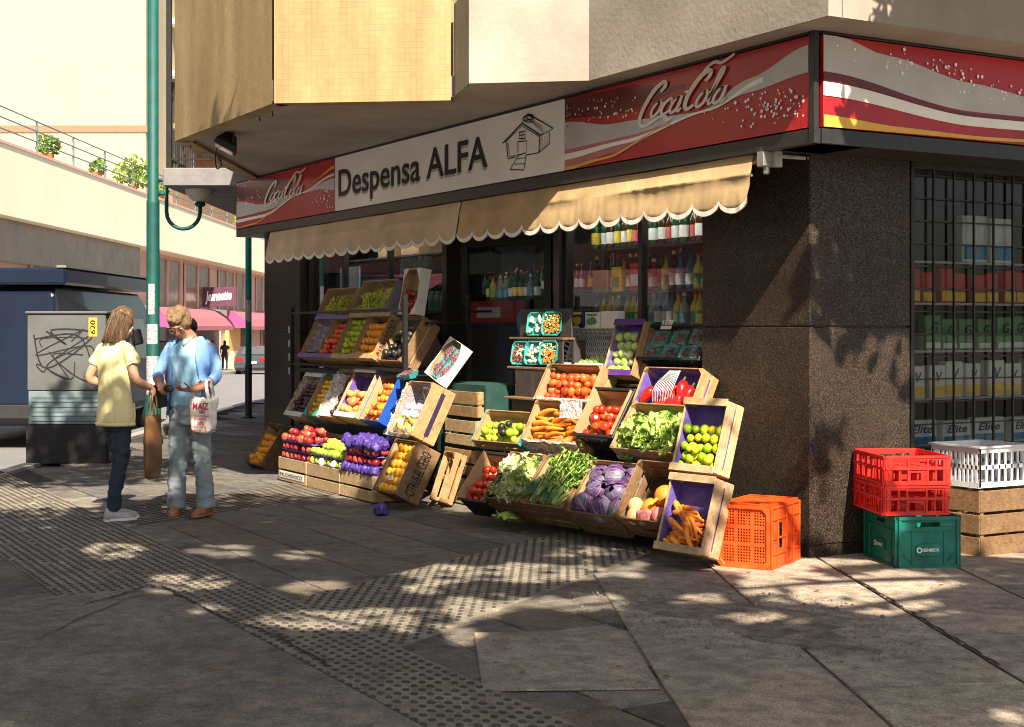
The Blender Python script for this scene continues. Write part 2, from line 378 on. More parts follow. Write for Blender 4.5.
# cement patch by the kerb side and the concrete apron round the shop corner
poly_sheet('cement_patch', [(-1.06,-3.785), (-.9,-3.79), (2.6,-3.79), (5.5,-4.1), (5.5,-9), (-1.06,-9)], .007, MT['cement'])
apron = [(-.45,.0), (-.62,-.5), (-.3,-1.25), (.35,-1.15), (.5,-2.1), (1.15,-2.6), (1.5,-3.2), (6,-3.2), (9,-2), (9,9), (.0,9), (0,.02)]
APR = [MT['apron'], mat('concrete_apron_grey', (.30,.265,.225), .85, .28, 1.6, 1., 55, grain=.5), mat('concrete_apron_pale', (.42,.36,.29), .85, .25, 1.8, 1., 55, grain=.5)]
ab = MB(); r = random.Random(12); ca, sa = math.cos(math.radians(-27)), math.sin(math.radians(-27)); GA = Matrix.Translation((.42,-.15,0)) @ RZ(-27)
for iy in range(-7, 14):
    for ix in range(-6, 14):
        x0, y0 = ix*1.12 + (iy % 2)*.5, iy*.74; q = []
        for (u, v) in ((x0+.009, y0+.009), (x0+1.111, y0+.009), (x0+1.111, y0+.731), (x0+.009, y0+.731)): p = GA @ Vector((u, v, 0)); q.append((p.x, p.y))
        m = 8; ab.cur = r.choices((0,1,2), (5,3,3))[0]; hs = [r.uniform(.007, .0105) for _ in range(4)]
        ins = sum(inside((q[0][0]+(q[1][0]-q[0][0])*i/m+(q[3][0]-q[0][0])*j/m, q[0][1]+(q[1][1]-q[0][1])*i/m+(q[3][1]-q[0][1])*j/m), apron) for i in range(m+1) for j in range(m+1))
        if ins < .55*(m+1)**2: continue
        # uneven worn outline
        o_ = []
        for k in range(4):
            (ax, ay), (bx, by) = q[k], q[(k+1) % 4]
            for t in range(6): n_ = .006*noise.noise(Vector((ax*3+t*.7, ay*3, k*2.))); o_.append((ax+(bx-ax)*t/6 - (by-ay)*n_, ay+(by-ay)*t/6 + (bx-ax)*n_))
        h = sum(hs)/4; L_ = len(o_); cx_, cy_ = sum(p[0] for p in o_)/L_, sum(p[1] for p in o_)/L_
        top = [(cx_+(p[0]-cx_)*.988, cy_+(p[1]-cy_)*.988, h) for p in o_]
        ab.add([(p[0], p[1], .002) for p in o_]+[(p[0], p[1], h-.004) for p in o_]+top, [tuple(range(2*L_, 3*L_))]+[(g*L_+i, g*L_+(i+1) % L_, (g+1)*L_+(i+1) % L_, (g+1)*L_+i) for g in (0, 1) for i in range(L_)])
tag(ab.build('concrete_apron', APR), kind='structure')
cr = MB(); r = random.Random(11)
def crack(P, w):
    P = crom(P, 16); pts = [(p[0]+.02*noise.noise(Vector((i*.35, w*99, 0)))+r.uniform(-.006,.006), p[1]+.02*noise.noise(Vector((i*.35, w*77, 5)))+r.uniform(-.006,.006)) for i, p in enumerate(P)]
    cr.ribbon(pts, [w*r.uniform(.35, 1.3) for _ in pts], z=.0125)
crack([ground_at(838,571)[:2], ground_at(868,588)[:2], ground_at(905,610)[:2], ground_at(940,632)[:2], ground_at(1000,668)[:2]], .016)
crack([ground_at(84,606)[:2], ground_at(120,597)[:2], ground_at(155,587)[:2], ground_at(185,600)[:2], ground_at(225,620)[:2], ground_at(272,636)[:2], ground_at(330,668)[:2]], .015)
crack([ground_at(40,640)[:2], ground_at(90,616)[:2], ground_at(140,597)[:2]], .009)
tag(cr.build('pavement_crack', MT['grime']), kind='structure')
# worn earthy patch with loose grit
b = MB(); c0 = ground_at(735, 617)
def soil(u, v):
    a = u*2*PI; q = v*(.80+.55*noise.noise(Vector((math.cos(a)*1.5, math.sin(a)*1.5, 4)))+.16*noise.noise(Vector((math.cos(a)*6, math.sin(a)*6, 2))))
    x = c0.x + .78*q*math.cos(a)*1.1; y_ = c0.y + .46*q*math.sin(a)
    return (x, y_, (.0135 if v < .97 else .008) + (1-v)*.006 + (.018*noise.noise(Vector((x*9, y_*9, 0)))*(1-v)))
b.grid(soil, 48, 14); tag(b.build('soil_patch', MT['soil'], smooth=True), kind='structure')
MT['grit'] = mat('grit', (.22,.19,.16), .9, .4, 30, rvar=.0)
b = MB()
for i in range(1500):
    a = r.random()*2*PI; q = r.random()**.7*1.35
    b.ball((c0.x+.85*q*math.cos(a), c0.y+.52*q*math.sin(a), .015), r.uniform(.002, .007)*(2.2 if r.random() < .04 else 1), 1, sq=(1, r.uniform(.6,1.2), .6))
tag(b.build('gravel', MT['grit']), kind='stuff')
# fallen leaves and scraps on the pavement
MT['deadleaf'] = mat('dry_leaf', (.25,.16,.06), .8, .4, 20)
b = MB()
for i in range(90):
    px, py = r.uniform(60, 1000), r.uniform(500, 720); g = ground_at(px, py)
    if -9.7 < g.x < -.2 and g.y > -.9: continue
    M = T(g.x, g.y, .016) @ RZ(r.uniform(0, 360)) @ RX(r.uniform(-20, 20)); L_ = r.uniform(.012, .03)
    b.add([(-L_,0,0), (0,-L_*.45,.003), (L_,0,.001), (0,L_*.45,.004)], [(0,1,2,3)], M)
tag(b.build('fallen_leaves', MT['deadleaf']), kind='stuff')

# ================================================================= SHOP BUILDING
def granite():
    m, nt, B, N, L = _nodes('speckled_granite'); B.inputs['Roughness'].default_value = .38; B.inputs['Specular IOR Level'].default_value = .22
    vec = _coord(N, L, 'Object', 1.)
    v = N.new('ShaderNodeTexVoronoi'); v.inputs['Scale'].default_value = 210; v.inputs['Randomness'].default_value = 1; L.new(vec, v.inputs['Vector'])
    n = N.new('ShaderNodeTexNoise'); n.inputs['Scale'].default_value = 95; n.inputs['Detail'].default_value = 8; n.inputs['Roughness'].default_value = .75; L.new(vec, n.inputs['Vector'])
    bw = N.new('ShaderNodeSeparateColor'); L.new(v.outputs['Color'], bw.inputs[0])
    a = N.new('ShaderNodeMath'); a.operation = 'MULTIPLY_ADD'; a.inputs[1].default_value = .45; L.new(bw.outputs[0], a.inputs[0])
    h = N.new('ShaderNodeMath'); h.operation = 'MULTIPLY'; h.inputs[1].default_value = .62; L.new(n.outputs['Fac'], h.inputs[0]); L.new(h.outputs[0], a.inputs[2])
    rp = _ramp(N, [(.30, (.005,.0042,.0037)), (.46, (.016,.0122,.010)), (.60, (.040,.0295,.024)), (.74, (.135,.106,.088))]); L.new(a.outputs[0], rp.inputs['Fac'])
    n2 = N.new('ShaderNodeTexNoise'); n2.inputs['Scale'].default_value = 1.6; n2.inputs['Detail'].default_value = 4; L.new(vec, n2.inputs['Vector'])
    r2 = _ramp(N, [(.35, (.72,.70,.68)), (.7, (1.1,1.06,1.0))]); L.new(n2.outputs['Fac'], r2.inputs['Fac'])
    mx = N.new('ShaderNodeMix'); mx.data_type = 'RGBA'; mx.blend_type = 'MULTIPLY'; mx.inputs[0].default_value = 1
    L.new(rp.outputs['Color'], mx.inputs[6]); L.new(r2.outputs['Color'], mx.inputs[7]); L.new(mx.outputs[2], B.inputs['Base Color'])
    bp = N.new('ShaderNodeBump'); bp.inputs['Strength'].default_value = .25; bp.inputs['Distance'].default_value = .003; L.new(a.outputs[0], bp.inputs['Height']); L.new(bp.outputs['Normal'], B.inputs['Normal'])
    return m
def mosaic():
    m, nt, B, N, L = _nodes('yellow_mosaic'); B.inputs['Roughness'].default_value = .6
    tc = N.new('ShaderNodeTexCoord'); br = N.new('ShaderNodeTexBrick'); br.offset = 0
    br.inputs['Scale'].default_value = 1; br.inputs['Brick Width'].default_value = .045; br.inputs['Row Height'].default_value = .045; br.inputs['Mortar Size'].default_value = .002
    br.inputs['Color1'].default_value = (.43,.31,.145,1); br.inputs['Color2'].default_value = (.37,.27,.13,1); br.inputs['Mortar'].default_value = (.31,.235,.125,1)
    L.new(tc.outputs['UV'], br.inputs['Vector'])
    nz = N.new('ShaderNodeTexNoise'); nz.inputs['Scale'].default_value = 1.5; nz.inputs['Detail'].default_value = 6; mp_ = N.new('ShaderNodeMapping'); mp_.inputs['Scale'].default_value = (2.2,2.2,.35); L.new(tc.outputs['Object'], mp_.inputs['Vector']); L.new(mp_.outputs[0], nz.inputs['Vector'])
    rp = _ramp(N, [(.34, (.66,.62,.56)), (.6, (1,1,1))]); L.new(nz.outputs['Fac'], rp.inputs['Fac'])
    mx = N.new('ShaderNodeMix'); mx.data_type = 'RGBA'; mx.blend_type = 'MULTIPLY'; mx.inputs[0].default_value = 1
    L.new(br.outputs['Color'], mx.inputs[6]); L.new(rp.outputs['Color'], mx.inputs[7]); L.new(mx.outputs[2], B.inputs['Base Color']); return m
MT['granite'] = granite(); MT['mosaic'] = mosaic()
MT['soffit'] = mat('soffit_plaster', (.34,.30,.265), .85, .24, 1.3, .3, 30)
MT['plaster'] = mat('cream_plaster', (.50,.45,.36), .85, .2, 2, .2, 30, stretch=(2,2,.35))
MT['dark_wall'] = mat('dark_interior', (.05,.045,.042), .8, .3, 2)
MT['dark_frame'] = mat('dark_frame', (.022,.021,.021), .4, .3, 20)
MT['int_floor'] = mat('interior_floor', (.16,.14,.12), .5, .2, 3)

shop = thing('shop_building', 'corner shop clad in dark speckled granite under an overhanging storey', 'building', T(0,0,0))
b = MB()      # right-hand corner pillar, panels with open joints
for (z0, z1) in ((.09,1.455), (1.463,2.62)):
    b.box(-1.10, -.004, 0, .30, z0, z1); b.box(-.30, .0, .004, .858, z0, z1)
b.box(-1.10, -.012, .008, .29, 0, .09); b.box(-.29, -.008, .012, .85, 0, .088); b.box(-1.09, -.02, .02, .28, .08, 2.6); b.box(-.28, -.012, .03, .84, .08, 2.6)
b.build('corner_pillar', MT['granite'], shop, bevel=.004)
b = MB()
for (z0, z1) in ((.0,1.39), (1.398,2.62)): b.box(-9.70, -8.55, 0, .35, z0, z1)
b.box(-9.69, -8.56, .01, .34, 0, 2.6)
b.build('side_pillar', MT['granite'], shop, bevel=.004)
b = MB(); b.box(-9.7, -.3, .06, .30, 2.42, 3.19); b.box(-.31, -.05, .86, 8, 2.55, 3.19); b.build('lintel', MT['dark_frame'], shop)
b = MB(); b.box(-3.05, -1.10, .02, .30, 0, .86); b.box(-8.55, -5.12, .02, .30, 0, .55); b.box(-.28, -.06, 3.6, 8, 0, 2.6); b.build('plinth', MT['granite'], shop, bevel=.004)
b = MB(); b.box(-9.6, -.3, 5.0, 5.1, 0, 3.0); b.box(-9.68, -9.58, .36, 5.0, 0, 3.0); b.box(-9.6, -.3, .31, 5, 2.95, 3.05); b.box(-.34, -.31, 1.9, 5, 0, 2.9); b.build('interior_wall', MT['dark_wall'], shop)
b = MB(); b.box(-9.6, -.3, .31, 5, -.02, .012); b.build('interior_floor', MT['int_floor'], shop)
# windows: frame with pane as its sub-part
def shop_window(x0, x1, z0, z1, mullions, y=.12):
    b = MB(); t = .05
    b.box(x0, x0+t, y-.03, y+.04, z0, z1); b.box(x1-t, x1, y-.03, y+.04, z0, z1); b.box(x0+t, x1-t, y-.03, y+.04, z0, z0+t); b.box(x0+t, x1-t, y-.03, y+.04, z1-t, z1)
    for mx in mullions: b.box(mx-.025, mx+.025, y-.028, y+.038, z0+t, z1-t)
    w = b.build('window', MT['dark_frame'], shop, bevel=.003)
    b = MB(); b.box(x0+t-.005, x1-t+.005, y, y+.006, z0+t-.005, z1-t+.005); b.build('pane', MT['glass'], w)
shop_window(-3.05, -1.10, .86, 2.42, [-1.98]); shop_window(-8.55, -5.12, .55, 2.42, [-7.55, -6.4])
b = MB(); b.box(-5.12, -5.03, .05, .2, 0, 2.42); b.box(-3.14, -3.05, .05, .2, 0, 2.42); b.box(-5.03, -3.14, .06, .19, 2.34, 2.42); b.build('door_frame', MT['dark_frame'], shop, bevel=.003)
dr = MB(); M = T(-5.03, .2, 0) @ RZ(38)       # glazed door leaf standing open inwards
for bx in ((0,.07,.06,2.3), (.83,.9,.06,2.3)): dr.box(bx[0], bx[1], 0, .05, bx[2], bx[3], M)
dr.box(.07, .83, 0, .05, .06, .22, M); dr.box(.07, .83, 0, .05, 2.2, 2.3, M)
door = dr.build('door', MT['dark_frame'], shop, bevel=.003)
b = MB(); b.box(.065, .835, .02, .027, .21, 2.21, M); b.build('pane', MT['glass'], door)
b = MB(); b.tube([M @ Vector(p) for p in ((.86,-.01,.95), (.86,-.05,.97), (.86,-.05,1.25), (.86,-.01,1.27))], .011); b.build('handle', MT['steel'], door)
MT['sticker_blue'] = mat('blue_sticker', (.05,.35,.62), .4, .1)
b = MB(); b.prism([(.62+.065*math.cos(k*PI/12), 1.5+.11*math.sin(k*PI/12)) for k in range(24)], 0, .003, M @ T(0,.018,0) @ RX(90)); b.build('sticker', MT['sticker_blue'], door)
# floor slab over the pavement: soffit with a faceted bay
bay = [(.75,-.53), (.75,9), (-.4,9), (-.4,.3), (-9.9,.3), (-9.9,-.02), (-9.23,-.33), (-6.18,-2.14), (-3.62,-2.16), (-2.80,-1.03), (-2.23,-1.21), (-1.72,-.53)]
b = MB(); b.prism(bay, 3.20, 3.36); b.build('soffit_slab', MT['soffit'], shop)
# mosaic parapet wall of the bay with its own uv in metres
def parapet(P, z0, z1, th, out=.02):
    me = bpy.data.meshes.new('parapet'); bm = bmesh.new(); uv = bm.loops.layers.uv.new('UVMap'); run = 0
    for i in range(len(P)-1):
        a = Vector((*P[i], 0)); c = Vector((*P[i+1], 0)); d = (c-a); n = Vector((d.y, -d.x, 0)).normalized()
        if n.y > 0 and abs(n.y) > .5: n = -n
        a2, c2 = a + n*out, c + n*out; l = d.length
        vs = [bm.verts.new(p) for p in ((a2.x,a2.y,z0), (c2.x,c2.y,z0), (c2.x,c2.y,z1), (a2.x,a2.y,z1), (a.x-n.x*th,a.y-n.y*th,z1), (c.x-n.x*th,c.y-n.y*th,z1), (a.x-n.x*th,a.y-n.y*th,z0), (c.x-n.x*th,c.y-n.y*th,z0))]
        for q, uvs in (((0,1,2,3), ((run,0),(run+l,0),(run+l,z1-z0),(run,z1-z0))), ((3,2,5,4), ((run,0),(run+l,0),(run+l,th),(run,th))), ((4,5,7,6), ((run,0),(run+l,0),(run+l,1),(run,1))), ((6,7,1,0), ((run,0),(run+l,0),(run+l,th),(run,th)))):
            f = bm.faces.new([vs[k] for k in q])
            for lp, u in zip(f.loops, uvs): lp[uv].uv = u
        run += l
    bmesh.ops.recalc_face_normals(bm, faces=bm.faces); bm.to_mesh(me); bm.free(); return me
o = link(parapet([(-9.85,.0), (-9.23,-.335), (-6.185,-2.145), (-3.615,-2.165), (-2.81,-1.06)], 3.17, 4.6, .12), 'parapet', MT['mosaic'], shop)
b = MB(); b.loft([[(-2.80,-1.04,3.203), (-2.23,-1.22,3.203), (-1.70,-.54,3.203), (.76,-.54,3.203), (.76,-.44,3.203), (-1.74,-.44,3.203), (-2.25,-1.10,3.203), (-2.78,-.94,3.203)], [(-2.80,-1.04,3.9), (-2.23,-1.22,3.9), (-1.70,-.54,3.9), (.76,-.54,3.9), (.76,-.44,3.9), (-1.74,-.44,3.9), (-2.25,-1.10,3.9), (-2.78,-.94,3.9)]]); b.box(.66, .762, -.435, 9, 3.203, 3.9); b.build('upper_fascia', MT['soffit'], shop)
b = MB(); b.box(-9.9, .0, .25, .5, 3.36, 9); b.box(-.4, -.1, .5, 9, 3.36, 9); b.build('upper_wall', MT['plaster'], shop)
# wet-edge drips under the parapet: small hooks
b = MB()
for x, y_ in ((-6.4,-1.95), (-6.1,-2.0), (-4.4,-2.0), (-4.1,-2.0), (-7.3,-1.35)):
    b.tube([(x,y_,3.21), (x,y_,3.162), (x+.012,y_,3.145), (x+.024,y_,3.158)], .004, 5)
b.build('hook', MT['black_metal'], shop)

# floodlight under the bay
fl = thing('floodlight', 'black floodlight fixed under the overhang with a dangling wire', 'lamp', T(-5.62,-1.86,3.2))
b = MB(); Mf = T(0,0,-.10) @ RZ(-20) @ RX(-28)
b.loft([[(-.16,-.10,-.05), (.16,-.10,-.05), (.16,.10,-.05), (-.16,.10,-.05)], [(-.16,-.10,.0), (.16,-.10,.0), (.16,.10,.0), (-.16,.10,.0)], [(-.09,-.05,.09), (.09,-.05,.09), (.09,.05,.09), (-.09,.05,.09)]], Mf)
b.build('housing', MT['black_metal'], fl, bevel=.005)
MT['lampglass'] = mat('lamp_glass', (.55,.57,.58), .1, .1)
b = MB(); b.box(-.145, .145, -.085, .085, -.058, -.052, Mf); b.build('lens', MT['lampglass'], fl)
b = MB(); b.tube([(-.17,0,-.10), (-.18,0,-.03), (0,0,-.012), (.18,0,-.03), (.17,0,-.10)], .010, 6); b.build('bracket', MT['black_metal'], fl)
b = MB(); b.tube(crom([(-.08,.05,-.01), (-.25,.0,-.08), (-.32,0,-.2), (-.22,-.02,-.30), (-.1,-.02,-.28), (-.2,-.01,-.2), (-.25,0,-.18)], 5), .006, 5); b.build('cable', MT['black_metal'], fl)

# ================================================================= FASCIA SIGNS
RED = mat('sign_red', (.42,.015,.022), .3, .18, 1.3); WHT = mat('sign_white', (.88,.86,.82), .35, .12, .8)
DRED = mat('sign_dark_red', (.13,.012,.018), .3, .3, 2); PINK = mat('sign_pale_red', (.52,.16,.17), .35, .15, 2)
YEL = mat('sign_yellow', (.75,.42,.06), .4, .1); SILV = mat('sign_silver', (.52,.50,.50), .35, .12, 3)
ZB, ZT = 2.635, 3.175
sign = thing('fascia_sign', 'long shop fascia sign, red ends and white middle lettered with the shop name', 'shop sign', T(0,-.35,ZB))
H = ZT-ZB
def sx(px):
    k = (px-512)/1446; return -(1.56 - k*8.865)/(.5+.866*k)
XL, X1, X2, X3 = sx(237), sx(335), sx(565), sx(809)
b = MB(); b.box(XL-.03, X3+.05, .0, .40, -.10, -.008); b.box(XL-.03, X3+.05, .0, .40, H+.008, H+.022); b.box(XL-.03, XL-.004, 0, .4, -.008, H+.008); b.box(X3+.004, X3+.055, -.006, .03, -.10, H+.022); b.box(XL, X3, .05, .4, -.01, H+.01)
b.build('frame', MT['dark_frame'], sign, bevel=.004)
PL = RX(90)     # xy strokes -> upright plane facing -y
def panel(name, x0, x1, m, y0=0.): b = MB(); b.box(x0, x1, y0-.0, .03, 0, H); return b.build(name, m, sign)
pl = panel('red_panel', XL, X1, RED); pw = panel('white_panel', X1+.002, X2-.002, WHT); pr = panel('red_panel', X2, X3, RED)
def band(parent, name, x0, x1, lo, hi, m, off, M0=None, n=40, Hh=None):
    """curved band on a panel: lo/hi are lists of (u, v)"""
    def ev(P, u):
        for (a, c), (d, e) in zip(P, P[1:]):
            if u <= d or (d, e) == P[-1]:
                t = min(1, max(0, (u-a)/(d-a))); t = t*t*(3-2*t); return c+(e-c)*t
        return P[-1][1]
    us = [max(lo[0][0], hi[0][0]) + (min(lo[-1][0], hi[-1][0]) - max(lo[0][0], hi[0][0]))*i/n for i in range(n+1)]
    hh = Hh or H; vs = [(x0+(x1-x0)*u, 0, hh*max(0, min(1, ev(lo, u)))) for u in us] + [(x0+(x1-x0)*u, 0, hh*max(0, min(1, ev(hi, u)))) for u in us]
    b = MB(); b.add([(v[0], -off, v[2]) for v in vs], [(i, i+1, n+2+i, n+1+i) for i in range(n)], M0); return b.build(name, m, parent)
# curves measured on the sign
band(pl, 'dark_wave', XL, X1, [(0,.62),(.45,.42),(1,.66)], [(0,1),(.3,.98),(.6,.8)], DRED, .0025)
band(pl, 'white_wave', XL, X1, [(0,.24),(.35,.27),(.68,.455),(.85,.48),(1,.41)], [(0,.59),(.3,.42),(.68,.475),(1,.63)], SILV, .005)
band(pl, 'white_wave', XL, X1, [(0,.12),(.3,.14),(.7,.465),(1,.67)], [(0,.19),(.3,.20),(.7,.487),(1,.72)], WHT, .007)
band(pl, 'yellow_wave', XL, X1, [(0,-.02),(.2,.02),(.48,.27)], [(0,.015),(.2,.05),(.48,.285)], YEL, .008)
band(pl, 'yellow_wave', XL, X1, [(.82,.66),(1,.80)], [(.82,.67),(1,.86)], YEL, .008)
band(pr, 'dark_wave', X2, X3, [(0,.70),(.3,.62),(.55,.75)], [(0,1),(.3,.95),(.55,.8)], DRED, .0025)
band(pr, 'pale_wave', X2, X3, [(0,.02),(.25,.12),(.6,.40)], [(0,.30),(.25,.33),(.6,.42)], PINK, .0035)
band(pr, 'white_wave', X2, X3, [(0,.285),(.3,.30),(.62,.40),(.8,.52),(1,.60)], [(0,.665),(.25,.50),(.62,.425),(.8,.68),(1,.90)], SILV, .005)
band(pr, 'white_wave', X2, X3, [(0,.14),(.3,.21),(.65,.405),(.85,.6)], [(0,.225),(.3,.26),(.65,.43),(.85,.66)], WHT, .007)
band(pr, 'yellow_wave', X2, X3, [(0,-.01),(.2,.05),(.5,.33)], [(0,.04),(.2,.085),(.5,.345)], YEL, .008)
def drops(parent, x0, x1, spots, seed, M0=None, Hh=None, off=.009):
    b = MB(); r = random.Random(seed); hh = Hh or H
    for u0, v0, su, sv, n, R in spots:
        for _ in range(n):
            u = min(.985, max(.015, r.gauss(u0, su))); v = min(.96, max(.04, r.gauss(v0, sv))); q = R*r.uniform(.4, 1.3)
            x, z = x0+(x1-x0)*u, hh*v
            b.add([(x+q*math.cos(k*PI/4), -off, z+q*math.sin(k*PI/4)) for k in range(8)], [tuple(range(8))], M0)
    return b.build('dot_pattern', WHT, parent)
drops(pl, XL, X1, [(.12,.55,.10,.06,30,.010), (.9,.28,.07,.10,36,.011), (.08,.8,.06,.1,10,.008)], 1)
drops(pr, X2, X3, [(.10,.78,.10,.05,36,.010), (.28,.62,.14,.03,34,.009), (.86,.35,.09,.10,60,.010), (.95,.22,.04,.06,16,.009)], 2)

def script_logo(width, height):
    """brush-script lettering drawn as strokes; unit box then scaled"""
    b = MB(); k = .46; z = [0]
    def st(P, w, mid=1.0):
        Q = crom(P, 8); n = len(Q); z[0] += .0004
        ww = [w*(.42+.58*math.sin(PI*min(1, max(0, .04+.92*i/(n-1))))**.6)*mid for i in range(n)]
        b.ribbon([(x+k*y, y) for x, y in Q], ww, z=z[0])
    def small(x, ch):
        if ch in 'oa': st([(x+.20,.43),(x+.08,.36),(x+.02,.2),(x+.06,.05),(x+.15,.02),(x+.25,.12),(x+.27,.28),(x+.20,.43),(x+.12,.38)], .085)
        if ch == 'a': st([(x+.27,.44),(x+.255,.25),(x+.26,.08),(x+.32,.02),(x+.38,.10)], .085)
        if ch == 'o': st([(x+.2,.43),(x+.27,.36),(x+.36,.38)], .04)
        if ch == 'c': st([(x+.26,.34),(x+.22,.43),(x+.12,.40),(x+.03,.25),(x+.05,.08),(x+.14,.02),(x+.24,.06),(x+.32,.14)], .085)
        if ch == 'l': st([(x+.0,.12),(x+.10,.5),(x+.16,.82),(x+.13,.95),(x+.07,.88),(x+.05,.5),(x+.05,.15),(x+.11,.02),(x+.2,.09)], .08)
    # first capital with long under-sweep
    st([(.36,.70),(.44,.80),(.42,.92),(.30,.95),(.12,.78),(.0,.42),(-.02,.10),(.06,-.12),(.20,-.2)], .13)
    st([(.06,-.12),(.18,-.22),(.40,-.17),(.62,-.04),(.80,-.03),(.95,-.13),(1.02,-.18)], .10)
    st([(.80,-.05),(.90,-.17),(1.02,-.18),(1.1,-.10)], .08)
    for x, c in ((.30,'o'), (.62,'c'), (.90,'a')): small(x, c)
    st([(1.20,.52),(1.32,.52)], .075)
    st([(1.72,.70),(1.80,.80),(1.78,.94),(1.64,.95),(1.48,.78),(1.36,.42),(1.38,.14),(1.50,.02),(1.66,.10)], .13)
    st([(1.5,.80),(1.62,1.06),(1.80,1.16),(2.0,1.10),(2.2,1.18),(2.3,1.26)], .09)
    for x, c in ((1.70,'o'), (2.03,'l'), (2.20,'a')): small(x, c)
    xs = [v[0] for v in b.v]; ys = [v[1] for v in b.v]; x0, x1_, y0, y1 = min(xs), max(xs), min(ys), max(ys)
    b.v = [((v[0]-x0)/(x1_-x0)*width, (v[1]-y0)/(y1-y0)*height, v[2]) for v in b.v]
    return b
LOGO = mat('logo_white', (.72,.69,.64), .4, .06)
def put(mbx, name, m, parent, M): 
    b = MB(); b.add(mbx.v, mbx.f, M); return b.build(name, m, parent)
xa, xb = sx(265), sx(307)
put(script_logo(xb-xa, H*.62), 'script_lettering', LOGO, pl, T(xa, -.010, H*.34) @ PL)
xa, xb = sx(639), sx(737)
put(script_logo(xb-xa, H*.66), 'script_lettering', LOGO, pr, T(xa, -.010, H*.36) @ PL)
# shop name, dark letters over a grey drop shadow printed on the panel
GREY = mat('print_grey', (.42,.41,.40), .5, .1)
xa, xb = sx(339), sx(488)
tx = text_mb('Despensa ALFA', xb-xa, .262, 0, .012)
put(tx, 'lettering_outline', GREY, pw, T(xa-.017, -.0025, H*.27-.022) @ PL)
put(tx, 'lettering', MT['ink'], pw, T(xa, -.0055, H*.27) @ PL)
# cottage drawing, lines traced in metres on the panel
hb = MB()
def hl(P, w=.008):
    q = []
    for (cx_, cy_) in P:
        v = on_front(490+cx_/6.827, 84+cy_/6.83, .35); q.append((v.x, v.z-ZB))
    hb.ribbon(q, w)
for P, w in (([(90,405),(222,268),(352,352)], .013), ([(105,400),(222,285),(345,362)], .007), ([(222,268),(262,205),(300,215)], .010), ([(262,205),(435,303),(352,352)], .010), ([(300,222),(430,300)], .006),
             ([(115,400),(125,500)], .012), ([(130,405),(135,495),(185,490)], .007), ([(125,512),(170,500)], .010), ([(340,365),(340,470)], .010), ([(250,485),(335,470),(410,405),(408,318)], .008), ([(335,470),(345,368)], .006),
             ([(192,395),(255,388),(250,470),(195,485),(192,395)], .009), ([(203,330),(243,322),(243,370),(203,376),(203,330)], .011), ([(222,326),(222,373)], .008), ([(203,352),(243,346)], .008),
             ([(195,490),(140,585)], .008), ([(250,480),(235,585)], .008), ([(185,510),(245,505)], .006), ([(170,548),(240,545)], .006), ([(140,585),(235,588)], .008), ([(190,490),(250,470)], .007),
             ([(225,245),(235,225),(262,210),(290,225),(300,245)], .013), ([(235,250),(290,240)], .010), ([(262,215),(262,262)], .008), ([(245,222),(285,258)], .007), ([(240,258),(290,262),(300,240)], .008)): hl(P, w)
for k in range(9): hl([(275+k*10, 232+k*6), (262+k*9+38, 275+k*9)], .0035)
for k in range(5): hl([(352+k*12, 372-k*8), (350+k*12, 455-k*12)], .003)
put(hb, 'cottage_drawing', MT['ink'], pw, T(0, -.0055, 0) @ PL)

# sign on the side street
s2 = thing('side_fascia_sign', 'red and silver striped fascia sign round the corner above the granite', 'shop sign', T(.45, -.35, ZB) @ RZ(90))
W2 = 4.2
b = MB(); b.box(.045, W2, .0, .40, -.10, -.008); b.box(.045, W2, .0, .40, H+.008, H+.022); b.box(.045, W2, .05, .4, -.01, H+.01); b.build('frame', MT['dark_frame'], s2, bevel=.004)
b = MB(); b.box(.05, W2, 0, .03, 0, H); p2 = b.build('red_panel', RED, s2)
U = lambda d: (d-.05)/(W2-.05)
band(p2, 'white_wave', .05, W2, [(0,.58),(.30,.33),(.6,.34),(1,.5)], [(0,1.0),(.03,1.),(.12,.86),(.3,.66),(.45,.56),(.7,.44),(1,.55)], SILV, .005)
band(p2, 'dark_wave', .05, W2, [(0,.50),(.30,.275),(.6,.29),(1,.45)], [(0,.60),(.30,.31),(.6,.32),(1,.47)], DRED, .007)
band(p2, 'white_wave', .05, W2, [(0,.34),(.30,.16),(.6,.19),(1,.36)], [(0,.49),(.30,.27),(.6,.285),(1,.44)], WHT, .006)
band(p2, 'yellow_wave', .05, W2, [(0,.0),(.30,.01),(.6,.07),(1,.3)], [(0,.13),(.15,.07),(.30,.05),(.6,.10),(1,.34)], YEL, .007)
drops(p2, .05, W2, [(.2,.80,.07,.06,40,.011), (.34,.62,.06,.05,30,.010)], 4)
put(script_logo(1.5, H*.6), 'script_lettering', LOGO, p2, T(2.2, -.010, H*.36) @ PL)

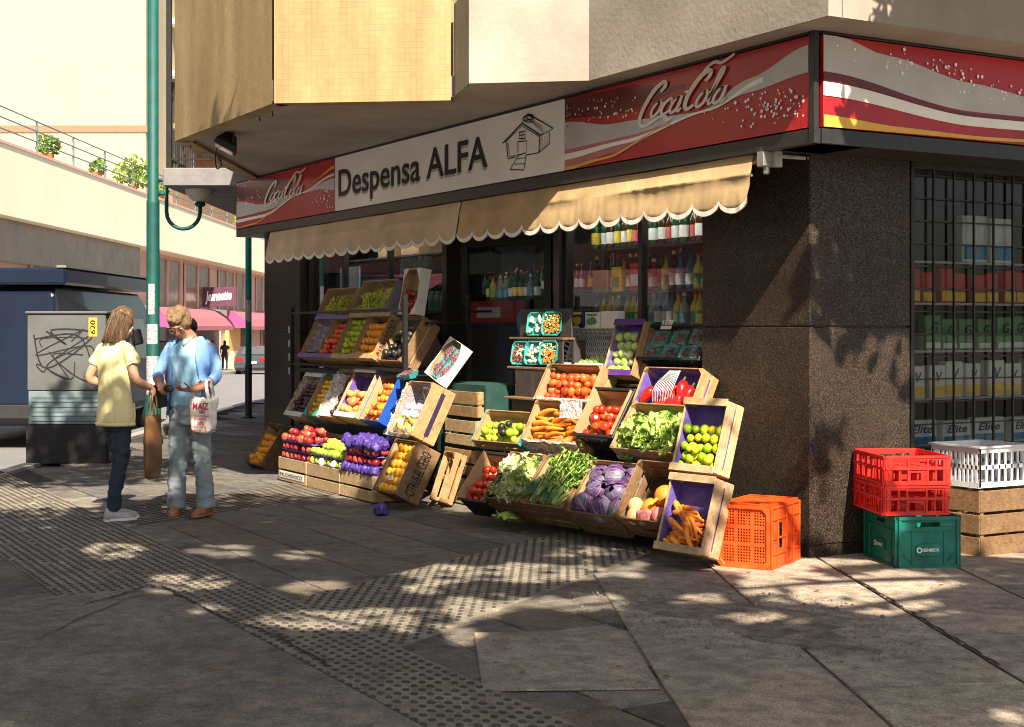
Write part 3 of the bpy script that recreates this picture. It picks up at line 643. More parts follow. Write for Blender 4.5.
# security camera like motor at the awning end + sagging wire
# ================================================================= AWNINGS
def canvas(name, c, d):
    m = mat(name, c, .85, .14, 2.5, .35, 12, dark=d); return m
CANV = canvas('tan_canvas', (.56,.395,.21), (.43,.30,.165)); CANV2 = canvas('dusty_canvas', (.68,.51,.37), (.54,.40,.29)); CTRIM = mat('cream_trim', (.88,.86,.80), .8, .08)
def awning(x0, x1, label, seed, CANV=CANV):
    a = thing('awning', label, 'awning', T((x0+x1)/2, -.30, 2.53)); r = random.Random(seed); w = x1-x0; n = max(1, round(w/.285)); h = w/2
    def sc(x):   # scallop depth under the hem
        t = ((x+h)/w*n) % 1; return .060*math.sin(PI*t)**.6
    def wav(x, k): return .010*noise.noise(Vector((x*1.7, k*.9, seed))) + .006*noise.noise(Vector((x*6, k*.7, seed))) + .004*noise.noise(Vector((x*17, k*.5, seed)))
    nx = n*14; prof = [(-.022,.0), (-.031,-.03), (-.048,-.11), (-.055,-.121), (-.051,-.133), (-.063,-.20), (-.071,-.25), (-.079,-.30)]
    xs = [-h + w*i/nx for i in range(nx+1)]
    b = MB()
    def pt(i, k, back=0):
        x = xs[i]; y_, z = prof[k]; return (x, y_ + wav(x, k)*(k > 1) + back, z + .006*noise.noise(Vector((x*2, 7, seed+k))))
    rows = [[pt(i, k) for i in range(nx+1)] for k in range(len(prof))]
    rows.append([(p[0], p[1], p[2]-.0-sc(p[0])) for p in rows[-1]])
    back = [[(p[0], p[1]+.004, p[2]) for p in row] for row in rows][::-1]
    allr = rows+back
    b.add([p for row in allr for p in row], [(k*(nx+1)+i, (k+1)*(nx+1)+i, (k+1)*(nx+1)+i+1, k*(nx+1)+i+1) for k in range(len(allr)-1) for i in range(nx)])
    b.build('canvas', CANV, a, smooth=True)
    b = MB(); bot = rows[-1]; tw = .032
    P = [(p[0], p[1]-.004, p[2]) for p in bot]; Q = []
    for i, p in enumerate(bot):
        up = tw
        Q.append((p[0], p[1]-.004, p[2]+up))
    b.add(P+Q, [(i, i+1, nx+1+i+1, nx+1+i) for i in range(nx)]); b.add([(p[0], p[1]+.010, p[2]) for p in P]+[(p[0], p[1]+.010, p[2]) for p in Q], [(i, nx+1+i, nx+2+i, i+1) for i in range(nx)])
    b.build('scalloped_trim', CTRIM, a)
    b = MB(); b.tube([(-h-.02, .02, -.02), (h+.02, .02, -.02)], .035, 12); b.build('roller', MT['steel'], a)
    b = MB(); b.tube([(-h, -.036, -.128), (h, -.036, -.128)], .009, 8); b.build('front_bar', MT['steel'], a)
    return a
xA, xBm, xC = sx(750), sx(459), sx(268)
a1 = awning(xBm+.012, xA, 'golden tan scalloped awning hanging from the middle of the front to the corner pillar', 1)
a2 = awning(xC, xBm-.012, 'duller beige scalloped awning hanging over the fruit rack and doorway', 2, CANV2)
b = MB(); Mh = T(xA-(xBm+xA)/2+.09, 0, 0)
b.box(-.035, .035, -.05, .05, -.085, .045, Mh); b.box(.02, .075, .01, .07, -.09, .05, Mh); b.box(.035, .055, .07, .30, -.03, -.005, Mh); b.tube([(0,0,-.08), (0,0,-.13)], .02, 8, Mh); b.build('winding_gear', MT['steel'], a1, bevel=.006)
cab = MB(); cab.tube(crom([(-.75,-.03,2.60), (-.4,-.05,2.585), (-.1,-.05,2.60), (.05,-.08,2.52), (.08,-.1,2.45)], 6), .006, 5); tag(cab.build('cable', MT['black_metal']), 'thin black cable sagging under the fascia at the corner', 'cable')
# ================================================================= CRATES AND PRODUCE
def crate_matrix(x, z, d, tilt, yaw=0, roll=0):
    return T(x, -d, z) @ RZ(yaw) @ RX(tilt) @ RZ(roll)
def jig(r, a): return r.uniform(-a, a)
def crate(label, M, w, L, h, kind='pine', m='pine', rim=None, liner=None, group=None, front=None, cat='crate', name=None):
    """open box: local x across, y up the slope, z=0 the open face"""
    name = name or {'pine': 'wooden_crate', 'carton': 'cardboard_box', 'mesh': 'plastic_crate'}[kind]
    root = thing(name, label, cat, M, group); r = random.Random(hash_s(label)); m0 = MT[m]; fm = MT[front] if front else m0
    if kind == 'pine':
        t = .009; rows = 2 if h < .24 else 3; sh = h/rows; gap = .016
        for nm, fn, mm in (('side_panel', lambda z0, z1: (0, t, .004, L-.004, z0, z1), m0), ('side_panel', lambda z0, z1: (w-t, w, .004, L-.004, z0, z1), m0),
                           ('end_panel', lambda z0, z1: (t, w-t, 0, t, z0, z1), fm), ('end_panel', lambda z0, z1: (t, w-t, L-t, L, z0, z1), fm)):
            b = MB()
            for k in range(rows):
                z0 = -h + k*sh + jig(r, .003); z1 = z0 + sh - gap + jig(r, .003)
                if k == rows-1: z1 = 0
                b.box(*fn(z0, z1), M=RY(jig(r, .4)) if False else None)
            b.build(nm, mm, root, bevel=.0025)
        b = MB(); k = max(3, int(w/.09)); s = (w-.02)/k
        for i in range(k): b.box(.01+i*s+.004, .01+(i+1)*s-.004, .01, L-.01, -h, -h+.007)
        b.build('base_panel', m0, root)
        c = .032
        for cx_, cy_, sx_, sy_ in ((t,t,1,1), (w-t,t,-1,1), (t,L-t,1,-1), (w-t,L-t,-1,-1)):
            b = MB(); P = [(cx_, cy_), (cx_+sx_*c, cy_), (cx_, cy_+sy_*c)]
            if sx_*sy_ < 0: P = P[::-1]
            b.prism(P, -h+.008, .004); b.build('corner_post', m0, root)
        if rim:
            for y0 in (-.006, L-.042):
                b = MB(); b.box(-.004, w+.004, y0, y0+.048, .0045, .0125); b.build('rim_board', MT[rim], root, bevel=.002)
    elif kind == 'carton':
        t = .006; inner = MT['card']
        for nm, bx, mm in (('side_panel', (0,t,0,L), m0), ('side_panel', (w-t,w,0,L), m0), ('end_panel', (t,w-t,0,t), fm), ('end_panel', (t,w-t,L-t,L), m0)):
            b = MB(); b.box(bx[0], bx[1], bx[2], bx[3], -h, 0); b.build(nm, mm, root, bevel=.002)
        b = MB(); b.box(t, w-t, t, L-t, -h, -h+.006)
        b.box(t, t+.002, t, L-t, -h+.006, -.004); b.box(w-t-.002, w-t, t, L-t, -h+.006, -.004); b.box(t+.002, w-t-.002, L-t-.002, L-t, -h+.006, -.004)
        b.build('inner_lining', inner, root)
        if rim:
            for cx_, cy_, sx_, sy_ in ((0,0,1,1), (w,0,-1,1), (0,L,1,-1), (w,L,-1,-1)):
                b = MB(); P = [(cx_, cy_), (cx_+sx_*.10, cy_), (cx_+sx_*.035, cy_+sy_*.07), (cx_, cy_+sy_*.12)]
                if sx_*sy_ < 0: P = P[::-1]
                b.prism(P, .0015, .005); b.build('corner_flap', MT[rim], root)
    else:
        b = MB(); t = .008
        def lattice(o, u, v, lu, lv, n, base):
            o = Vector(o); u = Vector(u); v = Vector(v); nr = u.cross(v).normalized()
            def bar(a0, a1, c0, c1):
                P = [o+u*a0+v*c0, o+u*a1+v*c0, o+u*a1+v*c1, o+u*a0+v*c1]; Q = [p + nr*t for p in P]
                base.loft([P, Q])
            bar(0, lu, 0, lv*.12); bar(0, lu, lv*.84, lv); bar(0, lu, lv*.44, lv*.54)
            for i in range(n+1):
                c = i*lu/n; bar(max(0, c-.007), min(lu, c+.007), lv*.12, lv*.84)
        for nm, a in (('side_panel', ((0,0,-h),(0,1,0),(0,0,1),L,h,8)), ('side_panel', ((w,L,-h),(0,-1,0),(0,0,1),L,h,8)), ('end_panel', ((w,0,-h),(-1,0,0),(0,0,1),w,h,12)), ('end_panel', ((0,L,-h),(1,0,0),(0,0,1),w,h,12))):
            b = MB(); lattice(*a, b); b.build(nm, m0, root)
        b = MB()
        for i in range(int(w/.022)+1): b.box(i*w/int(w/.022)-.004, i*w/int(w/.022)+.004, 0, L, -h, -h+.006)
        for i in range(7): b.box(0, w, i*L/6-.006, i*L/6+.006, -h-.004, -h-.0005)
        b.build('base_grid', m0, root)
        b = MB(); q = .012
        b.box(-q, w+q, -q, .004, -.012, .002); b.box(-q, w+q, L-.004, L+q, -.012, .002); b.box(-q, .004, .004, L-.004, -.012, .002); b.box(w-.004, w+q, .004, L-.004, -.012, .002)
        b.build('rim', m0, root, bevel=.002)
    if liner:
        lm, zl = liner; b = MB()
        b.grid(lambda u, v: (.012+(w-.024)*u, .012+(L-.024)*v, zl + .006*noise.noise(Vector((u*w*16, v*L*16, 3)))), 10, 10)
        if lm in ('violet_paper', 'purple', 'card', 'film_lilac', 'film_heavy'):
            b.grid(lambda u, v: (.012+(w-.024)*u, L-.012-.004*v, zl + (-.008-zl)*v), 8, 3)
            b.grid(lambda u, v: (.013+.002*v, .012+(L-.024)*u, zl + (-.012-zl)*v), 8, 3); b.grid(lambda u, v: (w-.013-.002*v, .012+(L-.024)*u, zl + (-.012-zl)*v), 8, 3)
        b.build('liner', MT[lm], root)
    return root
def hash_s(s):
    h = 7
    for c in s: h = (h*31 + ord(c)) % 1000003
    return h
def side_text(root, w, L, h, s, m='ink_brown', size=.6, z=None):
    t = text_mb(s, L*.80, h*size*.8, 0, .01); Mt = Matrix(((0,0,1,w+.0035),(1,0,0,L*.1),(0,1,0,-h*.5-h*size*.4 if z is None else z),(0,0,0,1)))
    b = MB(); b.add(t.v, t.f, Mt); b.build('lettering', MT[m], root)

# ---- produce prototypes (each one mesh; body in slot 0, stem or leaf bits in slot 1)
STEM = mat('stem_brown', (.10,.07,.03), .8, .3, 20); CALYX = mat('calyx_green', (.05,.13,.02), .6, .3, 20)
F_ = {}
F_['orange'] = fruit('orange_skin', [(.86,.27,.012), (.92,.38,.02), (.95,.47,.03)], .4, 8, bump=.25)
F_['grapefruit'] = fruit('grapefruit_skin', [(.88,.36,.015), (.92,.47,.03), (.90,.52,.06)], .4, 8, bump=.2)
F_['lemon'] = fruit('lemon_skin', [(.84,.50,.01), (.92,.62,.02), (.92,.66,.05)], .38, 8, bump=.25)
F_['lime'] = fruit('lime_skin', [(.16,.34,.01), (.42,.52,.015), (.74,.62,.02)], .35, 7, bump=.2)
F_['greenlime'] = fruit('green_lime_skin', [(.20,.36,.02), (.36,.50,.03), (.55,.58,.05)], .3, 9, bump=.2)
F_['tomato'] = fruit('tomato_skin', [(.50,.018,.008), (.66,.035,.01), (.74,.10,.015)], .2, 6, coat=.5)
F_['plumtomato'] = fruit('plum_tomato_skin', [(.62,.04,.012), (.76,.09,.02), (.80,.18,.03)], .2, 6, coat=.5)
F_['redapple'] = fruit('red_apple_skin', [(.20,.012,.018), (.38,.02,.022), (.58,.14,.06)], .28, 18, coat=.4)
F_['greenapple'] = fruit('green_apple_skin', [(.26,.44,.02), (.42,.60,.05), (.60,.70,.12)], .26, 10, coat=.4)
F_['peach'] = fruit('peach_skin', [(.62,.09,.05), (.80,.24,.09), (.86,.50,.14)], .65, 11, coat=0)
F_['nectarine'] = fruit('nectarine_skin', [(.52,.02,.015), (.80,.16,.02), (.90,.44,.04)], .3, 11, coat=.3)
F_['plum'] = fruit('plum_skin', [(.035,.008,.02), (.075,.016,.035), (.16,.05,.08)], .35, 10)
F_['avocado'] = fruit('avocado_skin', [(.010,.011,.009), (.022,.021,.016), (.05,.045,.03)], .4, 20, bump=.6)
F_['apricot'] = fruit('apricot_skin', [(.85,.34,.01), (.93,.55,.02), (.94,.66,.05)], .5, 10)
F_['carrot'] = fruit('carrot_skin', [(.74,.17,.012), (.86,.25,.02), (.90,.34,.05)], .5, 24)
F_['pepper'] = fruit('red_pepper_skin', [(.34,.006,.006), (.52,.012,.01), (.62,.03,.015)], .12, 5, coat=.6)
F_['onion'] = fruit('onion_skin', [(.66,.20,.07), (.78,.34,.14), (.84,.42,.2)], .45, 12)
F_['squash'] = fruit('squash_skin', [(.80,.20,.02), (.86,.33,.05), (.9,.45,.1)], .4, 6)
def body(fn, nu=14, nv=9):
    """closed surface of revolution-ish: fn(theta, t) -> point"""
    vs = [fn(0, 0)]; fs = []
    for j in range(1, nv):
        for i in range(nu): vs.append(fn(2*PI*i/nu, j/nv))
    vs.append(fn(0, 1)); e = len(vs)-1
    for i in range(nu): fs.append((0, 1+(i+1) % nu, 1+i)); fs.append((e, e-nu+i, e-nu+(i+1) % nu))
    for j in range(nv-2):
        for i in range(nu): a = 1+j*nu; fs.append((a+i, a+(i+1) % nu, a+nu+(i+1) % nu, a+nu+i))
    return vs, fs
def globe(r, sq=1., dim_top=0., dim_bot=0., lobes=0, lob=0., tip=0., seed=0, rough=.0, taper=0.):
    def fn(th, t):
        ph = PI*t; s, c = math.sin(ph), math.cos(ph)
        q = r*s*(1 + lob*math.cos(lobes*th)*s + taper*c); z = r*sq*c
        z -= dim_top*r*math.exp(-(s/.33)**2)*(c > 0); z += dim_bot*r*math.exp(-(s/.33)**2)*(c < 0)
        z += tip*r*(math.exp(-(s/.22)**2))*(1 if c > 0 else -1)
        p = Vector((q*math.cos(th), q*math.sin(th), z))
        return p*(1 + rough*noise.noise(p*(2.2/r)*.5 + Vector((seed, 0, 0))))
    return body(fn)
def proto(name, parts, mats):
    b = MB()
    for k, (vf, M) in enumerate(parts): b.cur = min(k, len(mats)-1) if k == 0 else 1; b.add(vf[0], vf[1], M)
    me = b.mesh(name, True)
    for m in mats: me.materials.append(m)
    return me
def stemv(r, l, lean=.3):
    b = MB(); b.tube([(0,0,0), (lean*l*.4,0,l*.6), (lean*l,0,l)], [r, r*.8, r*1.1], 5); return b.v, b.f
def star(r, n=5, z=0):
    vs = [(0,0,z)]; fs = []
    for i in range(n):
        a = 2*PI*i/n; w = .32
        vs += [(r*.45*math.cos(a-w), r*.45*math.sin(a-w), z+r*.04), (r*math.cos(a), r*math.sin(a), z+r*.16), (r*.45*math.cos(a+w), r*.45*math.sin(a+w), z+r*.04)]
        k = 1+3*i; fs += [(0, k, k+1, k+2)]
    return vs, fs
P_ = {}
P_['orange'] = [proto('orange', [(globe(.039, .97, .05, .03, rough=.03, seed=s), None), (star(.006, 5, .0375), None)], [F_['orange'], CALYX]) for s in (1, 2)]
P_['grapefruit'] = [proto('grapefruit', [(globe(.041, .95, .05, .03, rough=.03, seed=s), None), (star(.006, 5, .038), None)], [F_['grapefruit'], CALYX]) for s in (1, 2)]
P_['lemon'] = [proto('lemon', [(globe(.029, 1.22, tip=.16, rough=.05, seed=s), None), (star(.005, 5, .037), None)], [F_['lemon'], CALYX]) for s in (1, 2)]
P_['lime'] = [proto('lime', [(globe(.031, 1.08, tip=.07, rough=.05, seed=s), None), (star(.005, 5, .034), None)], [F_['lime'], CALYX]) for s in (1, 2)]
P_['greenlime'] = [proto('lime', [(globe(.034, 1.05, .04, tip=.04, rough=.06, seed=s), None), (star(.006, 5, .035), None)], [F_['greenlime'], CALYX]) for s in (1, 2)]
P_['tomato'] = [proto('tomato', [(globe(.036, .84, .2, .06, 5, .025, rough=.05, seed=s), None), (star(.019, 5, .027), None)], [F_['tomato'], CALYX]) for s in (1, 2)]
P_['plumtomato'] = [proto('tomato', [(globe(.030, 1.15, .1, 0, rough=.05, seed=s), None), (star(.014, 5, .034), None)], [F_['plumtomato'], CALYX]) for s in (1, 2)]
P_['redapple'] = [proto('red_apple', [(globe(.037, .9, .30, .2, 5, .015, rough=.04, seed=s, taper=.08), None), (stemv(.0016, .022), T(0,0,.022))], [F_['redapple'], STEM]) for s in (1, 2)]
P_['greenapple'] = [proto('green_apple', [(globe(.037, .92, .30, .2, 5, .015, rough=.04, seed=s, taper=.08), None), (stemv(.0016, .022), T(0,0,.022))], [F_['greenapple'], STEM]) for s in (1, 2)]
P_['peach'] = [proto('peach', [(globe(.037, .92, .16, 0, 1, .03, rough=.04, seed=s), None), (stemv(.002, .006), T(0,0,.028))], [F_['peach'], STEM]) for s in (1, 2)]
P_['nectarine'] = [proto('nectarine', [(globe(.034, .95, .14, 0, 1, .03, rough=.04, seed=s), None), (stemv(.002, .006), T(0,0,.027))], [F_['nectarine'], STEM]) for s in (1, 2)]
P_['plum'] = [proto('plum', [(globe(.024, 1.1, .08, 0, 1, .04, rough=.04, seed=s), None), (stemv(.001, .006), T(0,0,.024))], [F_['plum'], STEM]) for s in (1, 2)]
P_['avocado'] = [proto('avocado', [(globe(.032, 1.3, rough=.05, seed=s, taper=-.18), None), (stemv(.003, .005), T(0,0,.041))], [F_['avocado'], STEM]) for s in (1, 2)]
P_['apricot'] = [proto('apricot', [(globe(.025, 1., .1, 0, 1, .04, rough=.04, seed=s), None), (stemv(.001, .004), T(0,0,.023))], [F_['apricot'], STEM]) for s in (1, 2)]
def carrot(s):
    r = random.Random(s); L_ = r.uniform(.15, .21); bx, by = jig(r, .025), jig(r, .025); R = r.uniform(.015, .021); b = MB(); pts = []; rr = []
    for i in range(13):
        t = i/12; pts.append((bx*math.sin(t*PI*.9), by*math.sin(t*PI), L_*(t-.5))); rr.append(R*((1-t)**.55*.86+.14)*(1+.05*noise.noise(Vector((t*14, s, 0))))*(.55 if i == 0 else 1) if i < 12 else .002)
    b.tube(pts, rr, 10); c = MB(); c.tube([(0,0,-L_*.5-.008), (0,0,-L_*.5+.002)], [.005, .008], 6)
    return proto('carrot', [((b.v, b.f), None), ((c.v, c.f), None)], [F_['carrot'], CALYX])
P_['carrot'] = [carrot(s) for s in range(6)]
def pepper(s):
    r = random.Random(s); b = MB(); b.add(*globe(.036, 1.75, .14, .05, 3, .10, rough=.12, seed=s, taper=.12)); c = MB(); c.tube([(0,0,.052), (.004,0,.068), (.012,0,.08)], [.010, .006, .007], 6)
    return proto('red_pepper', [((b.v, b.f), None), ((c.v, c.f), None)], [F_['pepper'], CALYX])
P_['pepper'] = [pepper(s) for s in (1, 2, 3)]
P_['onion'] = [proto('onion', [(globe(.052, .9, tip=.16, rough=.03, seed=1), None), (stemv(.005, .02), T(0,0,.045))], [F_['onion'], STEM])]
P_['squash'] = [proto('squash', [(globe(.058, 1.05, .1, rough=.06, seed=3), None), (stemv(.006, .02), T(0,0,.055))], [F_['squash'], STEM])]

def settle(w, L, r, y0, y1, seed, z0, top=.0, jit=.17, x0=0, x1=None, drop=.0, zj=.004):
    """hexagonal layer of round things in a crate plus a loose second layer low down"""
    R = random.Random(seed); out = []; x1 = w if x1 is None else x1; m = .012; row = 0; y = y0 + r + m
    while y < y1 - r*.6:
        x = x0 + r + m + (row % 2)*r
        while x < x1 - r - m + .002:
            if R.random() >= drop: out.append((x+jig(R, r*jit), y+jig(R, r*jit), z0+jig(R, zj)))
            x += 2.04*r
        y += 1.77*r; row += 1
    if top > 0:
        y = y0 + 2*r + m; row = 0
        while y < y0 + (y1-y0)*top:
            x = x0 + 2*r + m + (row % 2)*r
            while x < x1 - 1.6*r - m:
                if R.random() < .62: out.append((x+jig(R, r*.25), y+jig(R, r*.25), z0+r*1.25+jig(R, r*.2)))
                x += 2.1*r
            y += 1.85*r; row += 1
    return out
def place(key, name, label, cat, group, M, pts, seed=0, s=(.79, 1.12), lie=None):
    R = random.Random(seed+17); ms = P_[key]
    for p in pts:
        o = bpy.data.objects.new(name, R.choice(ms)); COL.objects.link(o); k = R.uniform(*s)
        if lie is None: rot = Quaternion((R.gauss(0,1), R.gauss(0,1), R.gauss(0,1), R.gauss(0,1))).normalized().to_matrix().to_4x4()
        elif lie == 'up': rot = RZ(R.uniform(0, 360)) @ RX(R.uniform(-50, 50)) @ RY(R.uniform(-50, 50))
        else: rot = RZ(R.gauss(lie[0], lie[1])) @ RY(90 + R.uniform(-8, 8)) @ RZ(R.uniform(0, 360))
        o.matrix_world = M @ T(*p) @ rot @ SCL(k, k, k); tag(o, label, cat, group)

# leafy things
def leaf_mat(name, a, b, rough=.55):
    m, nt, B, N, L = _nodes(name); B.inputs['Roughness'].default_value = rough
    B.inputs['Subsurface Weight'].default_value = 0.0
    vec = _coord(N, L, 'Object', 1.); nz = N.new('ShaderNodeTexNoise'); nz.inputs['Scale'].default_value = 18; nz.inputs['Detail'].default_value = 5; L.new(vec, nz.inputs['Vector'])
    oi = N.new('ShaderNodeObjectInfo'); ad = N.new('ShaderNodeMath'); ad.operation = 'MULTIPLY_ADD'; ad.inputs[1].default_value = .3; L.new(oi.outputs['Random'], ad.inputs[0]); L.new(nz.outputs['Fac'], ad.inputs[2])
    rp = _ramp(N, [(.40, a), (.85, b)]); L.new(ad.outputs[0], rp.inputs['Fac']); L.new(rp.outputs['Color'], B.inputs['Base Color'])
    tr = N.new('ShaderNodeBsdfTranslucent'); L.new(rp.outputs['Color'], tr.inputs['Color']); mx = N.new('ShaderNodeMixShader'); mx.inputs[0].default_value = .3
    L.new(B.outputs[0], mx.inputs[1]); L.new(tr.outputs[0], mx.inputs[2]); L.new(mx.outputs[0], N['Material Output'].inputs['Surface']); return m
LET = leaf_mat('lettuce_leaf', (.24,.42,.06), (.60,.74,.24)); LETP = leaf_mat('pale_lettuce_leaf', (.50,.64,.20), (.86,.90,.55)); CEL = leaf_mat('celery_leaf', (.09,.24,.02), (.30,.50,.06)); CELS = leaf_mat('celery_stalk', (.36,.52,.14), (.66,.74,.36))
DKG = leaf_mat('dark_leaf', (.03,.10,.035), (.09,.20,.07))
def leaf_patch(b, M, L_, W, cup, ruff, seed, nu=6, nv=7):
    def fn(u, v):
        x = (u-.5)*2; wv = W*math.sin(PI*min(1, .12+v*.86))**.7
        p = Vector((x*wv, 0, 0)); z = L_*v; fold = cup*(v**1.5)*L_
        edge = abs(x)**2*v
        y = -fold + .5*W*x*x*.5 + ruff*edge*math.sin(v*17+x*6+seed) + ruff*.6*noise.noise(Vector((x*3+seed, v*5, 1)))
        return (p.x + ruff*edge*math.cos(v*15+seed)*.5, y, z)
    b.grid(fn, nu, nv, M)
def lettuce(seed, R=.11, n=22, ruff=.022):
    r = random.Random(seed); b = MB()
    for i in range(n):
        t = i/n; a = i*137.5; tilt = 12 + 68*(t)**.9
        leaf_patch(b, RZ(a) @ T(0, -.008, 0) @ RX(tilt), R*(.75+.5*t)*r.uniform(.9, 1.1), R*(.34+.2*t), .35-.5*t, ruff*(.6+t*.6), r.uniform(0, 9))
    return b
def mk(name, mb, mats): 
    me = mb.mesh(name, True)
    for m in mats: me.materials.append(m)
    return me
P_['lettuce'] = [mk('lettuce', lettuce(s), [LET]) for s in (1, 2, 3)]
P_['palelettuce'] = [mk('lettuce', lettuce(s, .095, 26, .026), [LETP]) for s in (4, 5, 6)]
def celery(seed):
    r = random.Random(seed); b = MB()
    for i in range(15):
        b.cur = 1; a = r.uniform(0, 6.28); q = .018*math.sqrt(r.random()); sp = r.uniform(.02, .09); L_ = r.uniform(.24, .36)
        P = [(q*math.cos(a), q*math.sin(a), 0), (q*math.cos(a)+sp*.25*math.cos(a), q*math.sin(a)+sp*.25*math.sin(a), L_*.4), ((q+sp)*math.cos(a), (q+sp)*math.sin(a), L_)]
        b.tube(crom(P, 4), [.0075, .007, .0065, .006, .0055, .005, .0045, .004, .003], 5); b.cur = 0
        for k in range(13):
            t = r.uniform(.42, 1.05); p = Vector(P[1]).lerp(Vector(P[2]), (t-.4)/.6)
            M = Matrix.Translation(p) @ RZ(r.uniform(0, 360)) @ RX(r.uniform(15, 100)); s = r.uniform(.016, .034)
            b.add([(0,0,0), (-s*.55,s*.1,s*.55), (-s*.25,.0,s*.75), (0,s*.1,s*1.25), (s*.3,0,s*.8), (s*.55,s*.1,s*.5)], [(0,1,2,3), (0,3,4,5)], M)
    return b
P_['celery'] = [mk('celery', celery(s), [CEL, CELS]) for s in (1, 2, 3)]
def cabbage_mat():
    m, nt, B, N, L = _nodes('red_cabbage_leaf'); B.inputs['Roughness'].default_value = .42
    vec = _coord(N, L, 'Object', 1.); n1 = N.new('ShaderNodeTexNoise'); n1.inputs['Scale'].default_value = 7; n1.inputs['Detail'].default_value = 3; L.new(vec, n1.inputs['Vector'])
    rp = _ramp(N, [(.34, (.040,.010,.065)), (.46, (.095,.035,.14)), (.56, (.13,.12,.20)), (.68, (.11,.20,.17))]); L.new(n1.outputs['Fac'], rp.inputs['Fac'])
    uvn = N.new('ShaderNodeTexCoord'); sp = N.new('ShaderNodeSeparateXYZ'); L.new(uvn.outputs['UV'], sp.inputs[0])
    # veins: midrib and side veins in leaf coordinates
    a = N.new('ShaderNodeMath'); a.operation = 'ABSOLUTE'; s1 = N.new('ShaderNodeMath'); s1.operation = 'SUBTRACT'; s1.inputs[1].default_value = .5; L.new(sp.outputs[0], s1.inputs[0]); L.new(s1.outputs[0], a.inputs[0])
    lt = N.new('ShaderNodeMath'); lt.operation = 'LESS_THAN'; lt.inputs[1].default_value = .022; L.new(a.outputs[0], lt.inputs[0])
    q = N.new('ShaderNodeMath'); q.operation = 'MULTIPLY_ADD'; q.inputs[1].default_value = -1.1; L.new(a.outputs[0], q.inputs[0]); L.new(sp.outputs[1], q.inputs[2])
    fr = N.new('ShaderNodeMath'); fr.operation = 'MULTIPLY'; fr.inputs[1].default_value = 6.; L.new(q.outputs[0], fr.inputs[0]); f2 = N.new('ShaderNodeMath'); f2.operation = 'FRACT'; L.new(fr.outputs[0], f2.inputs[0])
    l2 = N.new('ShaderNodeMath'); l2.operation = 'LESS_THAN'; l2.inputs[1].default_value = .10; L.new(f2.outputs[0], l2.inputs[0])
    mxx = N.new('ShaderNodeMath'); mxx.operation = 'MAXIMUM'; L.new(lt.outputs[0], mxx.inputs[0]); L.new(l2.outputs[0], mxx.inputs[1])
    k = N.new('ShaderNodeMath'); k.operation = 'MULTIPLY'; k.inputs[1].default_value = .6; L.new(mxx.outputs[0], k.inputs[0])
    mx = N.new('ShaderNodeMix'); mx.data_type = 'RGBA'; L.new(k.outputs[0], mx.inputs[0]); L.new(rp.outputs['Color'], mx.inputs[6]); mx.inputs[7].default_value = (.40,.33,.42,1)
    L.new(mx.outputs[2], B.inputs['Base Color']); return m
CAB = cabbage_mat()
def cabbage(seed, R=.085):
    r = random.Random(seed); me = bpy.data.meshes.new('red_cabbage'); bm = bmesh.new(); uv = bm.loops.layers.uv.new('UVMap')
    for k in range(9):
        Rk = R*(.90+.022*k); M = Quaternion((0,0,1), k*2.4+r.random()).to_matrix().to_4x4() @ RX(r.uniform(-6, 6)); n = 10; g = []
        for j in range(n+1):
            for i in range(n+1):
                u, v = i/n, j/n; wd = .15 + 1.05*math.sin(PI*min(1, .1+.75*v))
                lat = -1.35 + 2.75*v*.97; lon = (u-.5)*2*wd*1.05
                q = Rk*(1 + .10*((v > .7)*(v-.7)*3)*(k > 5) + .03*noise.noise(Vector((u*4+k, v*4, seed))) + (.05*abs(u-.5)*2)**1.5)
                g.append(bm.verts.new(M @ Vector((q*math.cos(lat)*math.sin(lon), -q*math.cos(lat)*math.cos(lon), q*math.sin(lat)))))
        for j in range(n):
            for i in range(n):
                f = bm.faces.new([g[j*(n+1)+i], g[j*(n+1)+i+1], g[(j+1)*(n+1)+i+1], g[(j+1)*(n+1)+i]]); f.smooth = True
                for lp, (uu, vv) in zip(f.loops, ((i,j),(i+1,j),(i+1,j+1),(i,j+1))): lp[uv].uv = (uu/n, vv/n)
    bm.to_mesh(me); bm.free(); me.materials.append(CAB); return me
P_['cabbage'] = [cabbage(1), cabbage(2), cabbage(3)]
GRW = fruit('white_grape_skin', [(.40,.44,.04), (.56,.60,.10), (.68,.68,.2)], .25, 30, coat=.3); GRY = fruit('golden_grape_skin', [(.36,.36,.03), (.52,.50,.07), (.62,.56,.12)], .28, 30); GRR = fruit('red_grape_skin', [(.07,.012,.03), (.16,.03,.06), (.3,.09,.12)], .25, 30)
def bunch(seed, m, R=.0115, n=95, lx=.060, ly=.085):
    r = random.Random(seed); b = MB(); k = 0
    while k < n:
        x, y, z = r.uniform(-1, 1), r.uniform(-1, 1), r.uniform(-.2, 1)
        if x*x+y*y+z*z*.8 > 1: continue
        b.ball((x*lx*(1-.35*y), y*ly, z*.034), R*r.uniform(.85, 1.15), 1, sq=(1, 1, 1.1)); k += 1
    b.cur = 1; b.tube([(0,ly*.6,.02), (0,ly*1.1,.03), (.01,ly*1.3,.035)], .0022, 5)
    return mk('grape_bunch', b, [m, CALYX])
P_['whitegrape'] = [bunch(s, GRW) for s in (1, 2, 3)]; P_['goldgrape'] = [bunch(s, GRY) for s in (4, 5, 6)]; P_['redgrape'] = [bunch(s, GRR) for s in (7, 8)]
